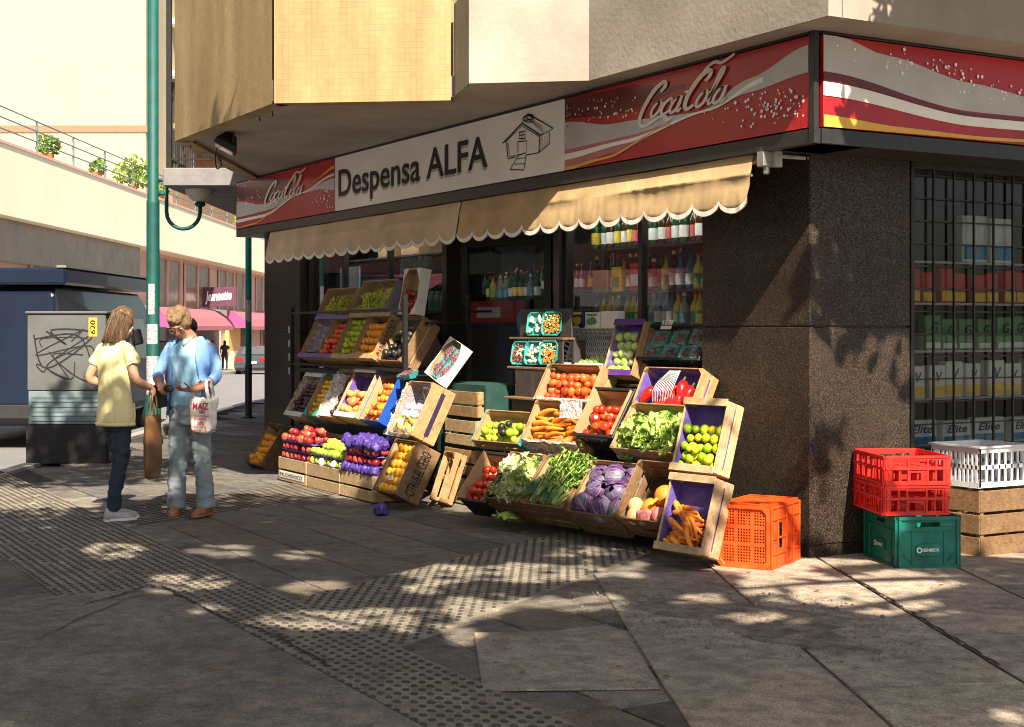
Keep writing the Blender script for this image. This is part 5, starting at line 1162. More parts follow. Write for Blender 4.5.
M = crate_matrix(-1.21, .645, .70, 53, 10); crate('wide pale wooden crate of curly lettuce in the middle row', M, .63, .375, .20, 'pine', 'pine', rim=None, liner=('card', -.17))
place('lettuce', 'lettuce', 'curly lettuce in the wide pale crate of the middle row', 'lettuce', 'lettuce in the middle row', M, [(.11,.09,-.08),(.26,.08,-.08),(.41,.09,-.08),(.53,.09,-.08),(.18,.21,-.09),(.34,.22,-.08),(.49,.23,-.09),(.27,.14,-.05),(.43,.14,-.05),(.10,.19,-.09)], 24, (.95, 1.2), lie='up')
M = crate_matrix(-.515, .56, .70, 72, 10); c = crate('upright pale crate of limes lined with violet paper, above the carrots', M, .36, .465, .16, 'pine', 'pale', rim='pale', liner=('violet_paper', -.10))
place('lime', 'lime', 'yellow green lime in the upright violet lined crate', 'lime', 'limes in the violet lined crate', M, settle(.36, .465, .033, 0, .31, 25, -.04, .5), 25)
M = crate_matrix(-.335, .105, .95, 72, 10); c = crate('pale crate of carrots lined with violet paper on the ground', M, .375, .47, .17, 'pine', 'pale', rim='pale', liner=('violet_paper', -.11))
R = random.Random(32); pts = [(R.uniform(.11,.265), R.uniform(.045,.25), -.085+.06*R.random()) for _ in range(36)]
place('carrot', 'carrot', 'loose carrot in the violet lined crate on the ground', 'carrot', 'carrots on the ground', M, pts, 32, (.95, 1.2), lie=(-14, 20))
M = crate_matrix(-3.16, .565, .70, 55, 12); c = crate('shallow teal ended crate of green limes in front of the doorway', M, .545, .29, .13, 'pine', 'pine', liner=('card', -.09))
for x in (-.004, .5455): b = MB(); b.box(x, x+.0035, .0, .29, -.13, .004); b.build('teal_end', MT['teal'], c)
place('greenlime', 'lime', 'bright green lime in the shallow teal ended crate', 'lime', 'green limes by the doorway', M, settle(.545, .29, .036, 0, .25, 26, -.035, .6, x0=.03, x1=.52), 26)
place('avocado', 'avocado', 'dark avocado among the bright green limes', 'avocado', 'avocados among limes', M, [(.30,.12,.02),(.38,.15,.03),(.36,.07,.03)], 27)
Y = 12
M = crate_matrix(-2.53, .197, 1.15, 50, Y); c = crate('low black crate of tomatoes with a cardboard side, first of the bottom row', M, .305, .42, .20, 'mesh', 'black_pl', liner=('card', -.13))
b = MB(); b.box(.004, .010, .005, .415, -.15, .03); b.build('cardboard_edge', MT['card'], c)
place('tomato', 'tomato', 'round tomato in the low black crate of the bottom row', 'tomato', 'round tomatoes in the bottom row', M, settle(.305, .42, .037, 0, .36, 28, -.06, .6), 28)
M = crate_matrix(-2.25, .23, 1.10, 49, Y); c = crate('weathered crate of pale frilly lettuce in the bottom row', M, .385, .42, .25, 'pine', 'old', liner=('card', -.2))
place('palelettuce', 'lettuce', 'pale frilly lettuce in the weathered bottom row crate', 'lettuce', 'lettuce in the bottom row', M, [(.09,.08,-.07),(.20,.07,-.06),(.31,.09,-.07),(.14,.20,-.07),(.27,.20,-.06),(.09,.31,-.08),(.21,.32,-.07),(.32,.31,-.08),(.18,.13,-.03),(.28,.15,-.03)], 29, (1., 1.25), lie='up')
o = link(P_['lettuce'][1], 'lettuce'); o.matrix_world = M @ T(.22,-.03,-.10) @ RX(120) @ SCL(.85,.85,.85); tag(o, 'green lettuce leaves spilling over the front of the bottom row crate', 'lettuce')
M = crate_matrix(-1.845, .228, 1.03, 49, Y); c = crate('weathered crate of leafy celery in the bottom row', M, .425, .43, .25, 'pine', 'old', liner=('card', -.2))
R = random.Random(40)
for k in range(7):
    o = bpy.data.objects.new('celery', P_['celery'][k % 3]); COL.objects.link(o); o.matrix_world = M @ T(.07+.036*k, .04+.02*(k % 3), -.04+.012*(k % 2)) @ RZ(-28+jig(R,16)) @ RX(-82+jig(R,7)) @ RZ(R.uniform(0,360)) @ SCL(1.15,1.15,1.15)
    tag(o, 'leafy green celery head in the bottom row crate', 'celery', 'celery heads')
for k in range(3):
    b = MB(); leaf_patch(b, RX(80), .22, .05, .1, .012, k); o = b.build('leek_leaves', DKG, smooth=True); o.matrix_world = M @ T(.10+.06*k,.24,-.01) @ RZ(-20+14*k); tag(o, 'dark green leek leaf at the back of the celery crate', 'leek', 'leek leaves')
M = crate_matrix(-1.335, .224, .97, 50, Y); c = crate('weathered crate of red cabbages in the bottom row', M, .45, .43, .25, 'pine', 'old', liner=('card', -.2))
place('cabbage', 'red_cabbage', 'purple veined red cabbage in the weathered crate', 'cabbage', 'red cabbages', M, [(.10,.09,-.06),(.27,.08,-.06),(.15,.22,-.05),(.33,.21,-.05),(.22,.34,-.06),(.38,.34,-.09),(.40,.10,-.09),(.07,.34,-.09)], 41, (1., 1.12), lie='up')
M = crate_matrix(-.855, .233, .905, 56, Y); c = crate('weathered crate of squash and netted onions next to the carrots', M, .40, .43, .25, 'pine', 'old', liner=('darkwood', -.20))
place('onion', 'onion', 'onion in the weathered crate next to the carrots', 'onion', 'loose onions', M, [(.08,.13,-.07),(.12,.05,-.06)], 42, (1.05, 1.2))
place('squash', 'squash', 'orange squash in the weathered crate next to the carrots', 'squash', 'squashes', M, [(.21,.13,-.08),(.31,.21,-.05)], 43, (1.1, 1.25))
MT['pink_net'] = mat('pink_net', (.75,.24,.24), .5, .2, 30)
for k, (x, y) in enumerate(((.22,.045), (.33,.075))):
    o = link(crumple(20+k, .05, .3), 'net_bag'); o.data.materials.clear(); o.data.materials.append(MT['pink_net']); o.matrix_world = M @ T(x, y, -.05); tag(o, ('pink net bag of onions at the front of the weathered crate', 'pink net bag of onions against the carrot crate')[k], 'net bag')
b = MB(); b.prism([(0,0), (.03,.01), (.05,.12), (.035,.13)], 0, .004); o = b.build('paper_label', MT['pack_yellow']); o.matrix_world = M @ T(.25,.12,.0) @ RZ(-25); tag(o, 'yellow paper slip among the squash', 'label')
b = MB(); t = text_mb('ONEGRO', .16, .035, 0, .01); b.add(t.v, t.f, T(.16, -.0035, -.15) @ RX(90)); b.build('lettering', MT['ink_brown'], c)
# ================================================================= PEOPLE
SK1 = mat('skin_fair', (.50,.27,.18), .5, .1, 20, .1, 90); SK2 = mat('skin_tanned', (.36,.175,.105), .5, .14, 20, .15, 90); SK3 = mat('skin_brown', (.17,.085,.05), .5, .1, 20)
HAIR1 = mat('light_brown_hair', (.13,.072,.036), .45, .55, 40, .6, 120, stretch=(1,1,.12)); HAIR2 = mat('ash_blond_hair', (.20,.125,.068), .5, .45, 60, .8, 150); HAIR3 = mat('black_hair', (.012,.010,.009), .4, .4, 40, .5, 80)
EYEW = mat('eye_white', (.7,.68,.65), .2, .05); IRIS = mat('iris_dark', (.03,.02,.015), .15, .1); LIP = mat('lip_pink', (.42,.14,.12), .4, .1)
YTEE = mat('yellow_jersey', (.82,.74,.40), .8, .08, 6); JEAN = mat('dark_denim', (.022,.036,.065), .85, .35, 10, .4, 300); JEANL = mat('grey_blue_denim', (.26,.325,.365), .85, .15, 8, .4, 300)
CARD = mat('blue_knit', (.17,.34,.72), .8, .1, 8, .2, 200); TOPB = mat('sky_blue_top', (.28,.54,.80), .75, .06, 6); BLK = mat('black_cloth', (.018,.018,.022), .8, .3, 8); GREYC = mat('grey_blue_shirt', (.22,.25,.32), .8, .1, 8)
SHOE1 = mat('silver_sneaker', (.40,.40,.43), .35, .2, 20); SOLE = mat('white_sole', (.72,.72,.70), .6, .05); SHOE2 = mat('tan_leather', (.34,.14,.06), .4, .2, 20)
BROWN = mat('brown_leather', (.20,.10,.04), .45, .2, 10, .2, 60)

def ring(c, rx, ry, n=22, yaw=0., tx=0., ty=0.):
    out = []; ca, sa = math.cos(yaw), math.sin(yaw)
    for k in range(n):
        a = 2*PI*k/n; x, y = rx*math.cos(a), ry*math.sin(a)
        X, Y_ = x*ca-y*sa, x*sa+y*ca; out.append((c[0]+X, c[1]+Y_, c[2]+tx*X+ty*Y_))
    return out
def head_mb(b, M):
    b.ball((0,-.008,.015), 1, 3, M, (.073,.092,.100)); b.ball((0,.028,-.055), 1, 3, M, (.056,.060,.062)); b.ball((0,.048,-.092), .026, 2, M, (1,.8,.7))
    b.tube([(0,.083,.012), (0,.098,-.012), (0,.108,-.032), (0,.092,-.042)], [.008,.011,.015,.009], 8, M)
    b.tube([(-.045,.074,.022), (0,.090,.026), (.045,.074,.022)], [.009,.012,.009], 6, M)
    for s in (-1, 1):
        b.ball((s*.036,.066,-.025), .024, 2, M, (1,.7,1)); b.ball((s*.075,-.008,-.012), 1, 2, M, (.009,.018,.030))
    b.ball((0,.080,-.062), .020, 2, M, (1.15,.5,.5))
def hand(b, W, d, n, side, curl=(25,35,25), spread=6, scale=1.):
    """W wrist, d forearm direction, n palm normal (towards what is held), side +1/-1 thumb side"""
    d = Vector(d).normalized(); n = Vector(n); n = (n-d*n.dot(d)).normalized(); s = d.cross(n).normalized()*side; W = Vector(W)
    P = lambda a, c, e: W + (d*a + s*c + n*e)*scale
    L8 = lambda a, hw, th, e=0: [tuple(P(a, hw*math.cos(2*PI*k/10), e+th*math.sin(2*PI*k/10))) for k in range(10)]
    b.loft([L8(-.03,.024,.019), L8(.0,.026,.017), L8(.035,.037,.016), L8(.07,.041,.014), L8(.088,.038,.011)])
    for k, (c, l) in enumerate(((.029,.070), (.010,.079), (-.010,.073), (-.028,.057))):
        p = P(.080, c, 0); v = (d + s*math.tan(math.radians(spread*(1.2-k*.8)))*.5).normalized(); ax = v.cross(n).normalized(); pts = [p - v*.02*scale, p]; q = p.copy()
        for seg, cu in zip((.45,.32,.25), curl):
            v = Quaternion(ax, math.radians(cu)) @ v; q = q + v*l*seg*scale; pts.append(q.copy())
        b.tube(pts, [.0095*scale]*2 + [.0090*scale, .0080*scale, .0062*scale], 8)
    p = P(.02,.026,.006); v = (d*.55 + s*.75 + n*.35).normalized(); q1 = p+v*.034*scale; v2 = (d*.85 + s*.25 + n*.5).normalized(); q2 = q1+v2*.030*scale; v3 = (d*.9+n*.55-s*.1).normalized()
    b.tube([P(.0,.012,.0), p, q1, q2, q2+v3*.024*scale], [.013*scale,.0135*scale,.0105*scale,.0095*scale,.007*scale], 8)
def person(label, M, S, cat='person', group=None):
    root = thing('person', label, cat, M, group); vx = S.get('voxel', .0075); hi = vx < .01
    sh, el, wr, hd = S['arms'], None, None, None
    b = MB()
    T_ = S['torso']; b.loft([ring(c, rx*.9, ry*.9) for c, rx, ry in T_])
    b.tube(S['neck'], [.062,.052,.050], 14)
    HM = S['head']; head_mb(b, HM)
    for a in S['arms']:
        P = crom(a['P'], 5); n = len(P); R = a.get('R', (.047,.043,.036,.035,.025))
        rr = [R[min(len(R)-1, int(i/(n-1)*(len(R)-1)))]*(1-(i/(n-1)*(len(R)-1)) % 1) + R[min(len(R)-1, int(i/(n-1)*(len(R)-1))+1)]*((i/(n-1)*(len(R)-1)) % 1) for i in range(n)]
        b.tube(P, rr, 12)
        if hi: hand(b, P[-1], a['d'], a['n'], a['side'], a.get('curl', (25,35,25)))
        else: b.ball(Vector(P[-1])+Vector(a['d']).normalized()*.06, 1, 2, None, (.04,.045,.06))
    for l in S['legs']: b.tube(crom(l['P'], 4), .036, 12)
    me = fused(b, 'body', vx, 5 if hi else 3); me.materials.append(S['skin']); link(me, 'body', None, root)
    if hi:
        for s in (-1, 1):
            e = MB(); e.ball((s*.034,.073,.004), .0125, 2, HM); e.cur = 1; e.ball((s*.034,.0815,.003), .0058, 2, HM); e.build('eye', [EYEW, IRIS], root, True)
        e = MB(); e.tube([(-.022,.083,-.062), (0,.0905,-.060), (.022,.083,-.062)], [.0035,.0065,.0035], 8, HM); e.build('lips', LIP, root, True)
    # top
    b = MB(); b.loft([ring(c, rx, ry) for c, rx, ry in T_[:S.get('top_to', len(T_))]])
    for a in S['arms']:
        if 'sleeve' in a: b.tube(crom(a['sleeve'], 4), a['sleeve_r'], 14)
    me = fused(b, 'top', max(vx, .009), 4)
    wrinkle(me, .013, 9, (1.2,1.2,.6), 3); me.materials.append(S['top']); link(me, S.get('top_name', 'shirt'), None, root)
    # trousers
    b = MB(); b.loft([ring(c, rx, ry) for c, rx, ry in S['hips']])
    for l in S['legs']: b.tube(crom(l['P'], 6), crom([(r,) for r in l['R']], 6) and [q[0] for q in crom([(r,) for r in l['R']], 6)], 16)
    me = fused(b, 'trousers', max(vx, .010), 3); wrinkle(me, .012, 10, (1,1,1.8), 9); me.materials.append(S['legs_mat']); link(me, 'trousers', None, root)
    for l in S['legs']:
        a = Vector(l['P'][-1]); f = l['foot']; Mf = T(a.x, a.y, 0) @ RZ(f); s = l.get('k', 1.)
        o = MB(); W = lambda y, w, h, z0=.018: [(w*math.cos(2*PI*k/12), y, z0 + max(0, h*math.sin(2*PI*k/12)) if math.sin(2*PI*k/12) > 0 else z0) for k in range(12)]
        o.loft([W(-.075*s,.026,.05), W(-.06*s,.036,.085), W(-.01*s,.038,.09), W(.05*s,.041,.062), (W(.12*s,.043,.044)), W(.165*s,.036,.032), W(.19*s,.016,.016)], Mf)
        sh_ = o.build('shoe', S['shoe'], root, True)
        o = MB(); pr = [(-.025,-.078*s),(.025,-.078*s),(.040,-.03*s),(.040,.04*s),(.047,.11*s),(.040,.165*s),(.018,.197*s),(-.018,.197*s),(-.040,.165*s),(-.047,.11*s),(-.040,.04*s),(-.040,-.03*s)]
        o.prism(pr, .002, .022, Mf); o.build('sole', S['sole'], sh_)
    return root

# girl in the yellow tee, her back to the street
GM = T(-4.0,-3.28,.008) @ RZ(24) @ SCL(.90,.90,1.)
HM = T(.02,.055,1.475) @ RZ(-8) @ RX(-26)
girl = dict(skin=SK1, top=YTEE, legs_mat=JEAN, shoe=SHOE1, sole=SOLE, head=HM, neck=[(0,-.005,1.33), (.01,.015,1.37), (.02,.04,1.41)], top_name='t_shirt',
    torso=[((0,0,.715),.172,.125), ((0,0,.74),.182,.135), ((0,.0,.80),.180,.132), ((0,-.005,.90),.166,.122), ((0,-.01,1.0),.156,.115), ((0,-.015,1.10),.165,.118), ((0,-.015,1.20),.175,.118), ((0,-.01,1.28),.168,.100), ((0,-.005,1.33),.125,.078), ((0,0,1.36),.075,.062)],
    arms=[dict(P=[(.155,0,1.30), (.205,.0,1.18), (.235,.02,1.06), (.215,.11,1.02), (.185,.20,.995)], d=(-.15,.8,-.5), n=(-.8,0,-.3), side=1, curl=(55,60,40), sleeve=[(.11,0,1.29), (.19,0,1.24), (.225,.005,1.165)], sleeve_r=[.062]*4+[.061]*4+[.060]),
          dict(P=[(-.155,0,1.30), (-.215,-.03,1.18), (-.25,-.07,1.06), (-.20,.03,1.03), (-.12,.14,1.03)], d=(.6,.75,0), n=(.2,.2,1), side=1, sleeve=[(-.11,0,1.29), (-.19,-.01,1.24), (-.23,-.03,1.165)], sleeve_r=[.062]*4+[.061]*4+[.060])],
    hips=[((0,0,.70),.135,.11), ((0,0,.80),.160,.118), ((0,0,.88),.150,.11), ((0,0,.93),.14,.10)],
    legs=[dict(P=[(.075,0,.80), (.07,.0,.62), (.06,-.01,.44), (.05,-.05,.24), (.045,-.06,.075)], R=[.088,.080,.062,.055,.050], foot=-22),
          dict(P=[(-.075,0,.80), (-.065,.05,.62), (-.05,.09,.44), (-.06,.06,.24), (-.07,.05,.075)], R=[.088,.080,.062,.052,.048], foot=-34)])
gp = person('girl in yellow t-shirt and dark jeans seen from behind, holding a brown tote', GM, girl)
# hair: cap plus strands to the shoulders
b = MB(); b.ball((0,-.018,.030), 1, 3, HM, (.086,.102,.098)); b.loft([[tuple(HM @ Vector(p)) for p in ring((0,-.03+.004*k,.03-.032*k), .088-.001*k*k*.25, .082-.003*k)] for k in range(7)])
me = fused(b, 'hair', .009, 4)
for v in me.vertices:
    p = v.co; v.co += v.normal*(.009*noise.noise(Vector((p.x*38, p.y*38, p.z*4))) + .006*noise.noise(Vector((p.x*90, p.y*90, p.z*7))))
me.materials.append(HAIR1); hr = link(me, 'hair', None, gp)
b = MB(); R = random.Random(8)
for k in range(650):
    a = R.uniform(-PI*1.15, PI*.15); r0 = R.uniform(.86, 1.0); P = []
    for i in range(7):
        t = i/6; q = .090*r0*(1+.05*math.sin(t*3.1)); z = .06-.30*t*R.uniform(.85, 1.0)
        P.append(HM @ Vector((q*math.cos(a)*(1-.15*t), -.02+q*1.1*math.sin(a)*(1-.10*t), z if z > -.2 else -.2)))
    b.tube(P, [.0012,.0014,.0014,.0013,.0012,.0009,.0004], 3)
b.build('hair_strands', HAIR1, gp, True)
# rolled hem tied at the side of the tee
b = MB(); b.tube([tuple(p) for p in ring((0,0,.722), .180, .133, 28)]+[ring((0,0,.722), .180, .133, 28)[0]], .013, 8); b.tube([(.165,.06,.73), (.17,.062,.80), (.165,.06,.88)], .006, 6); b.build('gathered_hem', YTEE, gp, True)
# tote bag in her hand
tb = thing('tote_bag', 'tall brown leather tote hanging from the hand of the girl', 'bag', GM @ T(.165,.255,.30) @ RZ(30))
b = MB(); Rr = lambda z, hw, th, : [(th*math.cos(2*PI*k/16), hw*math.copysign(abs(math.sin(2*PI*k/16))**.6, math.sin(2*PI*k/16)), z) for k in range(16)]
b.loft([Rr(.0,.10,.015), Rr(.02,.15,.035), Rr(.12,.165,.048), Rr(.28,.165,.045), Rr(.42,.165,.034), Rr(.48,.165,.022), Rr(.475,.155,.016), Rr(.40,.150,.020)]); b.build('bag_body', BROWN, tb, True)
for s in (-1, 1): b = MB(); b.tube(crom([(s*.015,-.075,.46), (s*.012,-.05,.58), (.0,-.01,.675), (.0,.01,.675), (s*.012,.05,.58), (s*.015,.075,.46)], 5), .0075, 6); b.build('strap', BROWN, tb, True)

# older woman in blue, facing the girl
OM = T(-4.02,-2.70,.008) @ RZ(-132) @ SCL(.92,.92,1.)
HM2 = T(.055,.085,1.475) @ RY(5) @ RX(-36)
OL = dict(skin=SK2, top=TOPB, legs_mat=JEANL, shoe=SHOE2, sole=SHOE2, head=HM2, neck=[(0,.0,1.36), (.02,.03,1.40), (.04,.06,1.44)], top_name='top', top_to=9,
    torso=[((0,.005,.84),.168,.132), ((0,.005,.90),.172,.136), ((0,.005,.98),.165,.132), ((0,.01,1.07),.160,.128), ((0,.02,1.16),.168,.138), ((0,.025,1.23),.172,.140), ((0,.02,1.29),.165,.115), ((0,.012,1.33),.13,.09), ((0,.008,1.36),.09,.07), ((0,.005,1.385),.062,.055)],
    arms=[dict(P=[(.165,0,1.315), (.225,.0,1.20), (.265,.035,1.09), (.215,.15,1.03), (.155,.245,1.0)], d=(-.55,.75,-.1), n=(-.5,-.1,-.6), side=1, curl=(40,50,35)),
          dict(P=[(-.165,0,1.315), (-.22,.0,1.19), (-.245,.03,1.07), (-.18,.14,1.0), (-.10,.235,.975)], d=(.55,.75,.05), n=(.1,-.1,.9), side=-1, curl=(35,50,35))],
    hips=[((0,0,.70),.15,.12), ((0,0,.78),.172,.132), ((0,0,.87),.168,.13), ((0,0,.94),.15,.12)],
    legs=[dict(P=[(.088,0,.80), (.095,.01,.62), (.105,.015,.44), (.12,.0,.22), (.13,-.01,.05)], R=[.098,.090,.076,.074,.080], foot=12),
          dict(P=[(-.088,0,.80), (-.10,.01,.62), (-.115,.01,.44), (-.13,.0,.22), (-.14,.0,.05)], R=[.098,.090,.076,.074,.080], foot=-8)])
op = person('older woman in blue cardigan and pale jeans looking down at her hands', OM, OL)
b = MB(); R = random.Random(3)
b.ball((0,-.020,.040), 1, 3, HM2, (.092,.108,.094)); b.ball((0,-.062,-.01), 1, 3, HM2, (.080,.062,.078)); b.ball((0,.045,.078), 1, 3, HM2, (.070,.05,.042))
for s in (-1, 1): b.ball((s*.072,-.01,.015), 1, 2, HM2, (.024,.05,.052))
b.ball((-.035,.01,.085), 1, 2, HM2, (.05,.06,.045)); b.ball((.04,-.02,.09), 1, 2, HM2, (.05,.07,.042)); b.ball((0,-.085,.03), 1, 2, HM2, (.06,.04,.055))
me = fused(b, 'hair', .006, 9); wrinkle(me, .010, 24, (1,1,.7), 2); wrinkle(me, .005, 70, (1,1,.35), 5); me.materials.append(HAIR2); link(me, 'hair', None, op)
b = MB()
for s in (-1, 1): b.tube([HM2 @ Vector((s*.034+.024*math.cos(k*PI/6), .099, .0+.018*math.sin(k*PI/6))) for k in range(13)], .0022, 5); b.tube([HM2 @ Vector(p) for p in ((s*.058,.097,.005), (s*.074,.03,.008), (s*.078,-.01,.0))], .002, 5)
b.tube([HM2 @ Vector(p) for p in ((-.010,.100,.004), (.010,.100,.004))], .002, 5); b.build('glasses', BROWN, op)
b = MB(); GOLD = mat('gold', (.7,.45,.12), .3, .1, 10, 0, 40, .9)
b.tube(crom([(-.06,.05,1.375), (-.03,.10,1.335), (0,.128,1.31), (.03,.10,1.335), (.06,.05,1.375)], 5), .0035, 5); b.box(-.006, .006, .128, .133, 1.285, 1.312); b.build('necklace', GOLD, op)
# cardigan: open shell with sleeves
b = MB(); rings = []
for z, rx, ry, yc, g in ((.795,.192,.158,.005,66), (.86,.188,.158,.005,60), (.95,.182,.152,.006,54), (1.05,.174,.146,.01,48), (1.15,.176,.152,.015,42), (1.23,.176,.152,.018,38), (1.30,.168,.126,.015,38), (1.345,.132,.098,.010,42), (1.375,.092,.076,.005,48)):
    pr = []
    for side_, off in ((0, .010), (1, -.010)):
        for k in range(25):
            t = k/24 if side_ == 0 else 1-k/24; a = math.radians(90+g+(360-2*g)*t); fl = .012*math.sin(t*40)*(1.2-z)*(z < 1.15)
            pr.append(((rx+off+fl)*math.cos(a), yc+(ry+off+fl)*math.sin(a), z-(.05*max(0, 1-min(t, 1-t)*9) if z < .82 else 0)))
    rings.append(pr)
b.loft(rings)
for P, rr in (([(.13,0,1.31), (.19,0,1.27), (.232,.0,1.19), (.268,.035,1.09), (.245,.10,1.055)], .049), ([(-.13,0,1.31), (-.19,0,1.26), (-.225,.0,1.18), (-.248,.03,1.07), (-.222,.095,1.03)], .050)):
    Q = crom(P, 5); b.tube(Q, [rr*(1.22-.30*min(1, i/len(Q)*1.5)+.22*max(0, (i/len(Q)-.72))) for i in range(len(Q))], 14)
me = fused(b, 'cardigan', .0085, 3); wrinkle(me, .013, 11, (1.3,1.3,.4), 6); me.materials.append(CARD); link(me, 'cardigan', None, op)
# coin purse in her hands
b = MB(); b.ball((0,0,0), 1, 2, None, (.045,.028,.03)); o = b.build('coin_purse', BLK, None, True); o.matrix_world = OM @ T(.045,.315,.985) @ RZ(20); tag(o, 'small black purse held between both hands of the older woman', 'purse')
b = MB(); b.loft([[( .0-.05,-.04,-.10),(.05,-.04,-.10),(.05,.0,-.10),(-.05,.0,-.10)], [(-.06,-.045,.08),(.06,-.045,.08),(.06,.0,.08),(-.06,.0,.08)]]); o = b.build('handbag', BLK, None); o.matrix_world = OM @ T(.20,.16,.93) @ RZ(30) @ RY(12); tag(o, 'black handbag half hidden under the open cardigan front', 'handbag')
# white shopping bag over her forearm
bagm = mat('white_bag_film', (.80,.78,.76), .35, .06, 8, .5, 40); bg = thing('shopping_bag', 'white plastic shopping bag with red print on the forearm of the older woman', 'bag', OM @ T(-.185,.15,.64) @ RZ(-8))
def bagf(u, v):
    a = 2*PI*u; w = .135*(.80+.25*v) ; t = .050*(1-.35*v)*(1 if v > .04 else .6); x = w*math.copysign(abs(math.cos(a))**.7, math.cos(a)); y = t*math.copysign(abs(math.sin(a))**.8, math.sin(a))
    return (x+.008*noise.noise(Vector((math.cos(a)*2, v*4, 1))), y+.014*noise.noise(Vector((math.cos(a)*3, v*5, math.sin(a)))), .27*v + .02*(abs(x)/.135)*(v < .1) - .012*math.cos(3*a)*(v > .96))
b = MB(); b.grid(bagf, 40, 20); b.add([(-.09,-.02,.004), (.09,-.02,.004), (.09,.02,.004), (-.09,.02,.004)], [(0,3,2,1)]); b.build('bag_body', bagm, bg, True)
for x in (-.075, .075):
    for s in (-1, 1):
        b = MB(); Q = crom([(x,s*.032,.262), (x*.85,s*.045,.32), (x*.6,s*.030,.385), (x*.55,0,.408)], 5); n = len(Q)
        b.add([(p[0]-.018*(1-.3*i/n), p[1], p[2]) for i, p in enumerate(Q)] + [(p[0]+.018*(1-.3*i/n), p[1], p[2]) for i, p in enumerate(Q)], [(i, n+i, n+i+1, i+1) for i in range(n-1)]); b.build('handle', bagm, bg, True)
RINK = mat('red_print', (.58,.02,.04), .5, .1)
Fm = T(0,.0,0)
def pr(s, w, h, x, z, rot=0):
    t = text_mb(s, w, h, 0, .02); b = MB()
    for v in t.v: 
        X = x+v[0]; Z = z+v[1]; b.v.append((X, 0, Z))
    b.f = t.f; b.mi = [0]*len(t.f)
    b.v = [(-vx, .062-.20*vx*vx-.03*(vz/.27-.1), vz) for vx, _, vz in b.v]; b.build('print', RINK, bg)
pr('MAIZ', .15, .05, -.075, .185); pr('casa', .05, .022, -.01, .155); pr('Frutas y verduras', .15, .014, -.07, .13); pr('de la huerta', .12, .014, -.06, .108); pr('pollos', .06, .03, -.02, .070); pr('1234 - 5678', .13, .014, -.065, .045); pr('reparto sin cargo', .15, .011, -.075, .022)

# passer-by half hidden behind the woman, and two people far down the street
def walker(top, legs, skin, shoe, stride, k=1., voxel=.012):
    return dict(skin=skin, top=top, legs_mat=legs, shoe=shoe, sole=shoe, voxel=voxel, head=T(0,.02,1.50) @ RX(-6), neck=[(0,0,1.36), (0,.008,1.41), (0,.015,1.45)],
        torso=[((0,0,.86),.160,.12), ((0,0,.95),.160,.12), ((0,0,1.05),.150,.11), ((0,0,1.16),.165,.12), ((0,.005,1.26),.175,.12), ((0,0,1.33),.15,.09), ((0,0,1.375),.085,.065)],
        arms=[dict(P=[(s*.165,0,1.32), (s*.21,-.01,1.19), (s*.225,-s*stride*.25,1.06), (s*.225,-s*stride*.4+.05,.94), (s*.21,-s*stride*.5+.10,.84)], d=(0,.2,-1), n=(-s,0,0), side=-s, sleeve=[(s*.12,0,1.31), (s*.19,0,1.26), (s*.215,0,1.15)], sleeve_r=[.06]*9) for s in (-1, 1)],
        hips=[((0,0,.70),.14,.11), ((0,0,.82),.165,.122), ((0,0,.90),.16,.12), ((0,0,.95),.15,.11)],
        legs=[dict(P=[(s*.085,0,.80), (s*.09,s*stride*.35,.62), (s*.09,s*stride*.7,.44), (s*.09,s*stride*.6,.24), (s*.09,s*stride*.7,.07)], R=[.09,.082,.062,.058,.058], foot=0) for s in (-1, 1)])
def add_hair(root, HM, m, long=False):
    b = MB(); b.ball((0,-.016,.028), 1, 3, HM, (.086,.104,.097))
    if long: b.ball((0,-.06,-.08), 1, 3, HM, (.085,.05,.13))
    me = fused(b, 'hair', .012, 2); wrinkle(me, .006, 30); me.materials.append(m); link(me, 'hair', None, root)
p3 = person('passer-by with black hair and dark clothes half hidden behind the older woman', T(-7.10,-1.745,.005) @ RZ(60) @ SCL(.97,.97,.955), walker(BLK, BLK, SK3, BLK, .12, voxel=.009)); add_hair(p3, T(0,.02,1.50) @ RX(-6), HAIR3, True)
for X, D, top, legs, lab, lg in ((-16.35, 79., GREYC, BLK, 'distant walker in a grey blue shirt beside the pink awning shop', False), (-15.75, 79.3, BLK, BLK, 'distant walker in black with a pale bag beside the pink awning shop', True)):
    w = person(lab, STREET @ T(X, D, street_z(D)) @ RZ(8), walker(top, legs, SK2, BLK, .2, voxel=.02)); add_hair(w, T(0,.02,1.50), HAIR3, lg)
# ================================================================= PLASTIC CRATES AT THE CORNER
def holed(b, o, u, v, lu, lv, holes, t=.006):
    """flat panel with rectangular holes, as one slab of thickness t outwards"""
    o = Vector(o); u = Vector(u); v = Vector(v); n = u.cross(v)
    us = sorted({0, lu} | {q for h in holes for q in (h[0], h[1])}); vs = sorted({0, lv} | {q for h in holes for q in (h[2], h[3])})
    for j in range(len(vs)-1):
        run = None
        for i in range(len(us)):
            solid = i < len(us)-1 and not any(h[0]-1e-6 <= us[i] and us[i+1] <= h[1]+1e-6 and h[2]-1e-6 <= vs[j] and vs[j+1] <= h[3]+1e-6 for h in holes)
            if solid and run is None: run = us[i]
            if not solid and run is not None:
                P = [o+u*a+v*c for a, c in ((run,vs[j]), (us[i],vs[j]), (us[i],vs[j+1]), (run,vs[j+1]))]; b.loft([P, [p+n*t for p in P]]); run = None
def ridge(b, o, u, v, a0, a1, c0, c1, t=.012):
    o = Vector(o); u = Vector(u); v = Vector(v); n = u.cross(v); P = [o+u*a+v*c for a, c in ((a0,c0),(a1,c0),(a1,c1),(a0,c1))]; b.loft([[p+n*.003 for p in P], [p+n*t for p in P]])
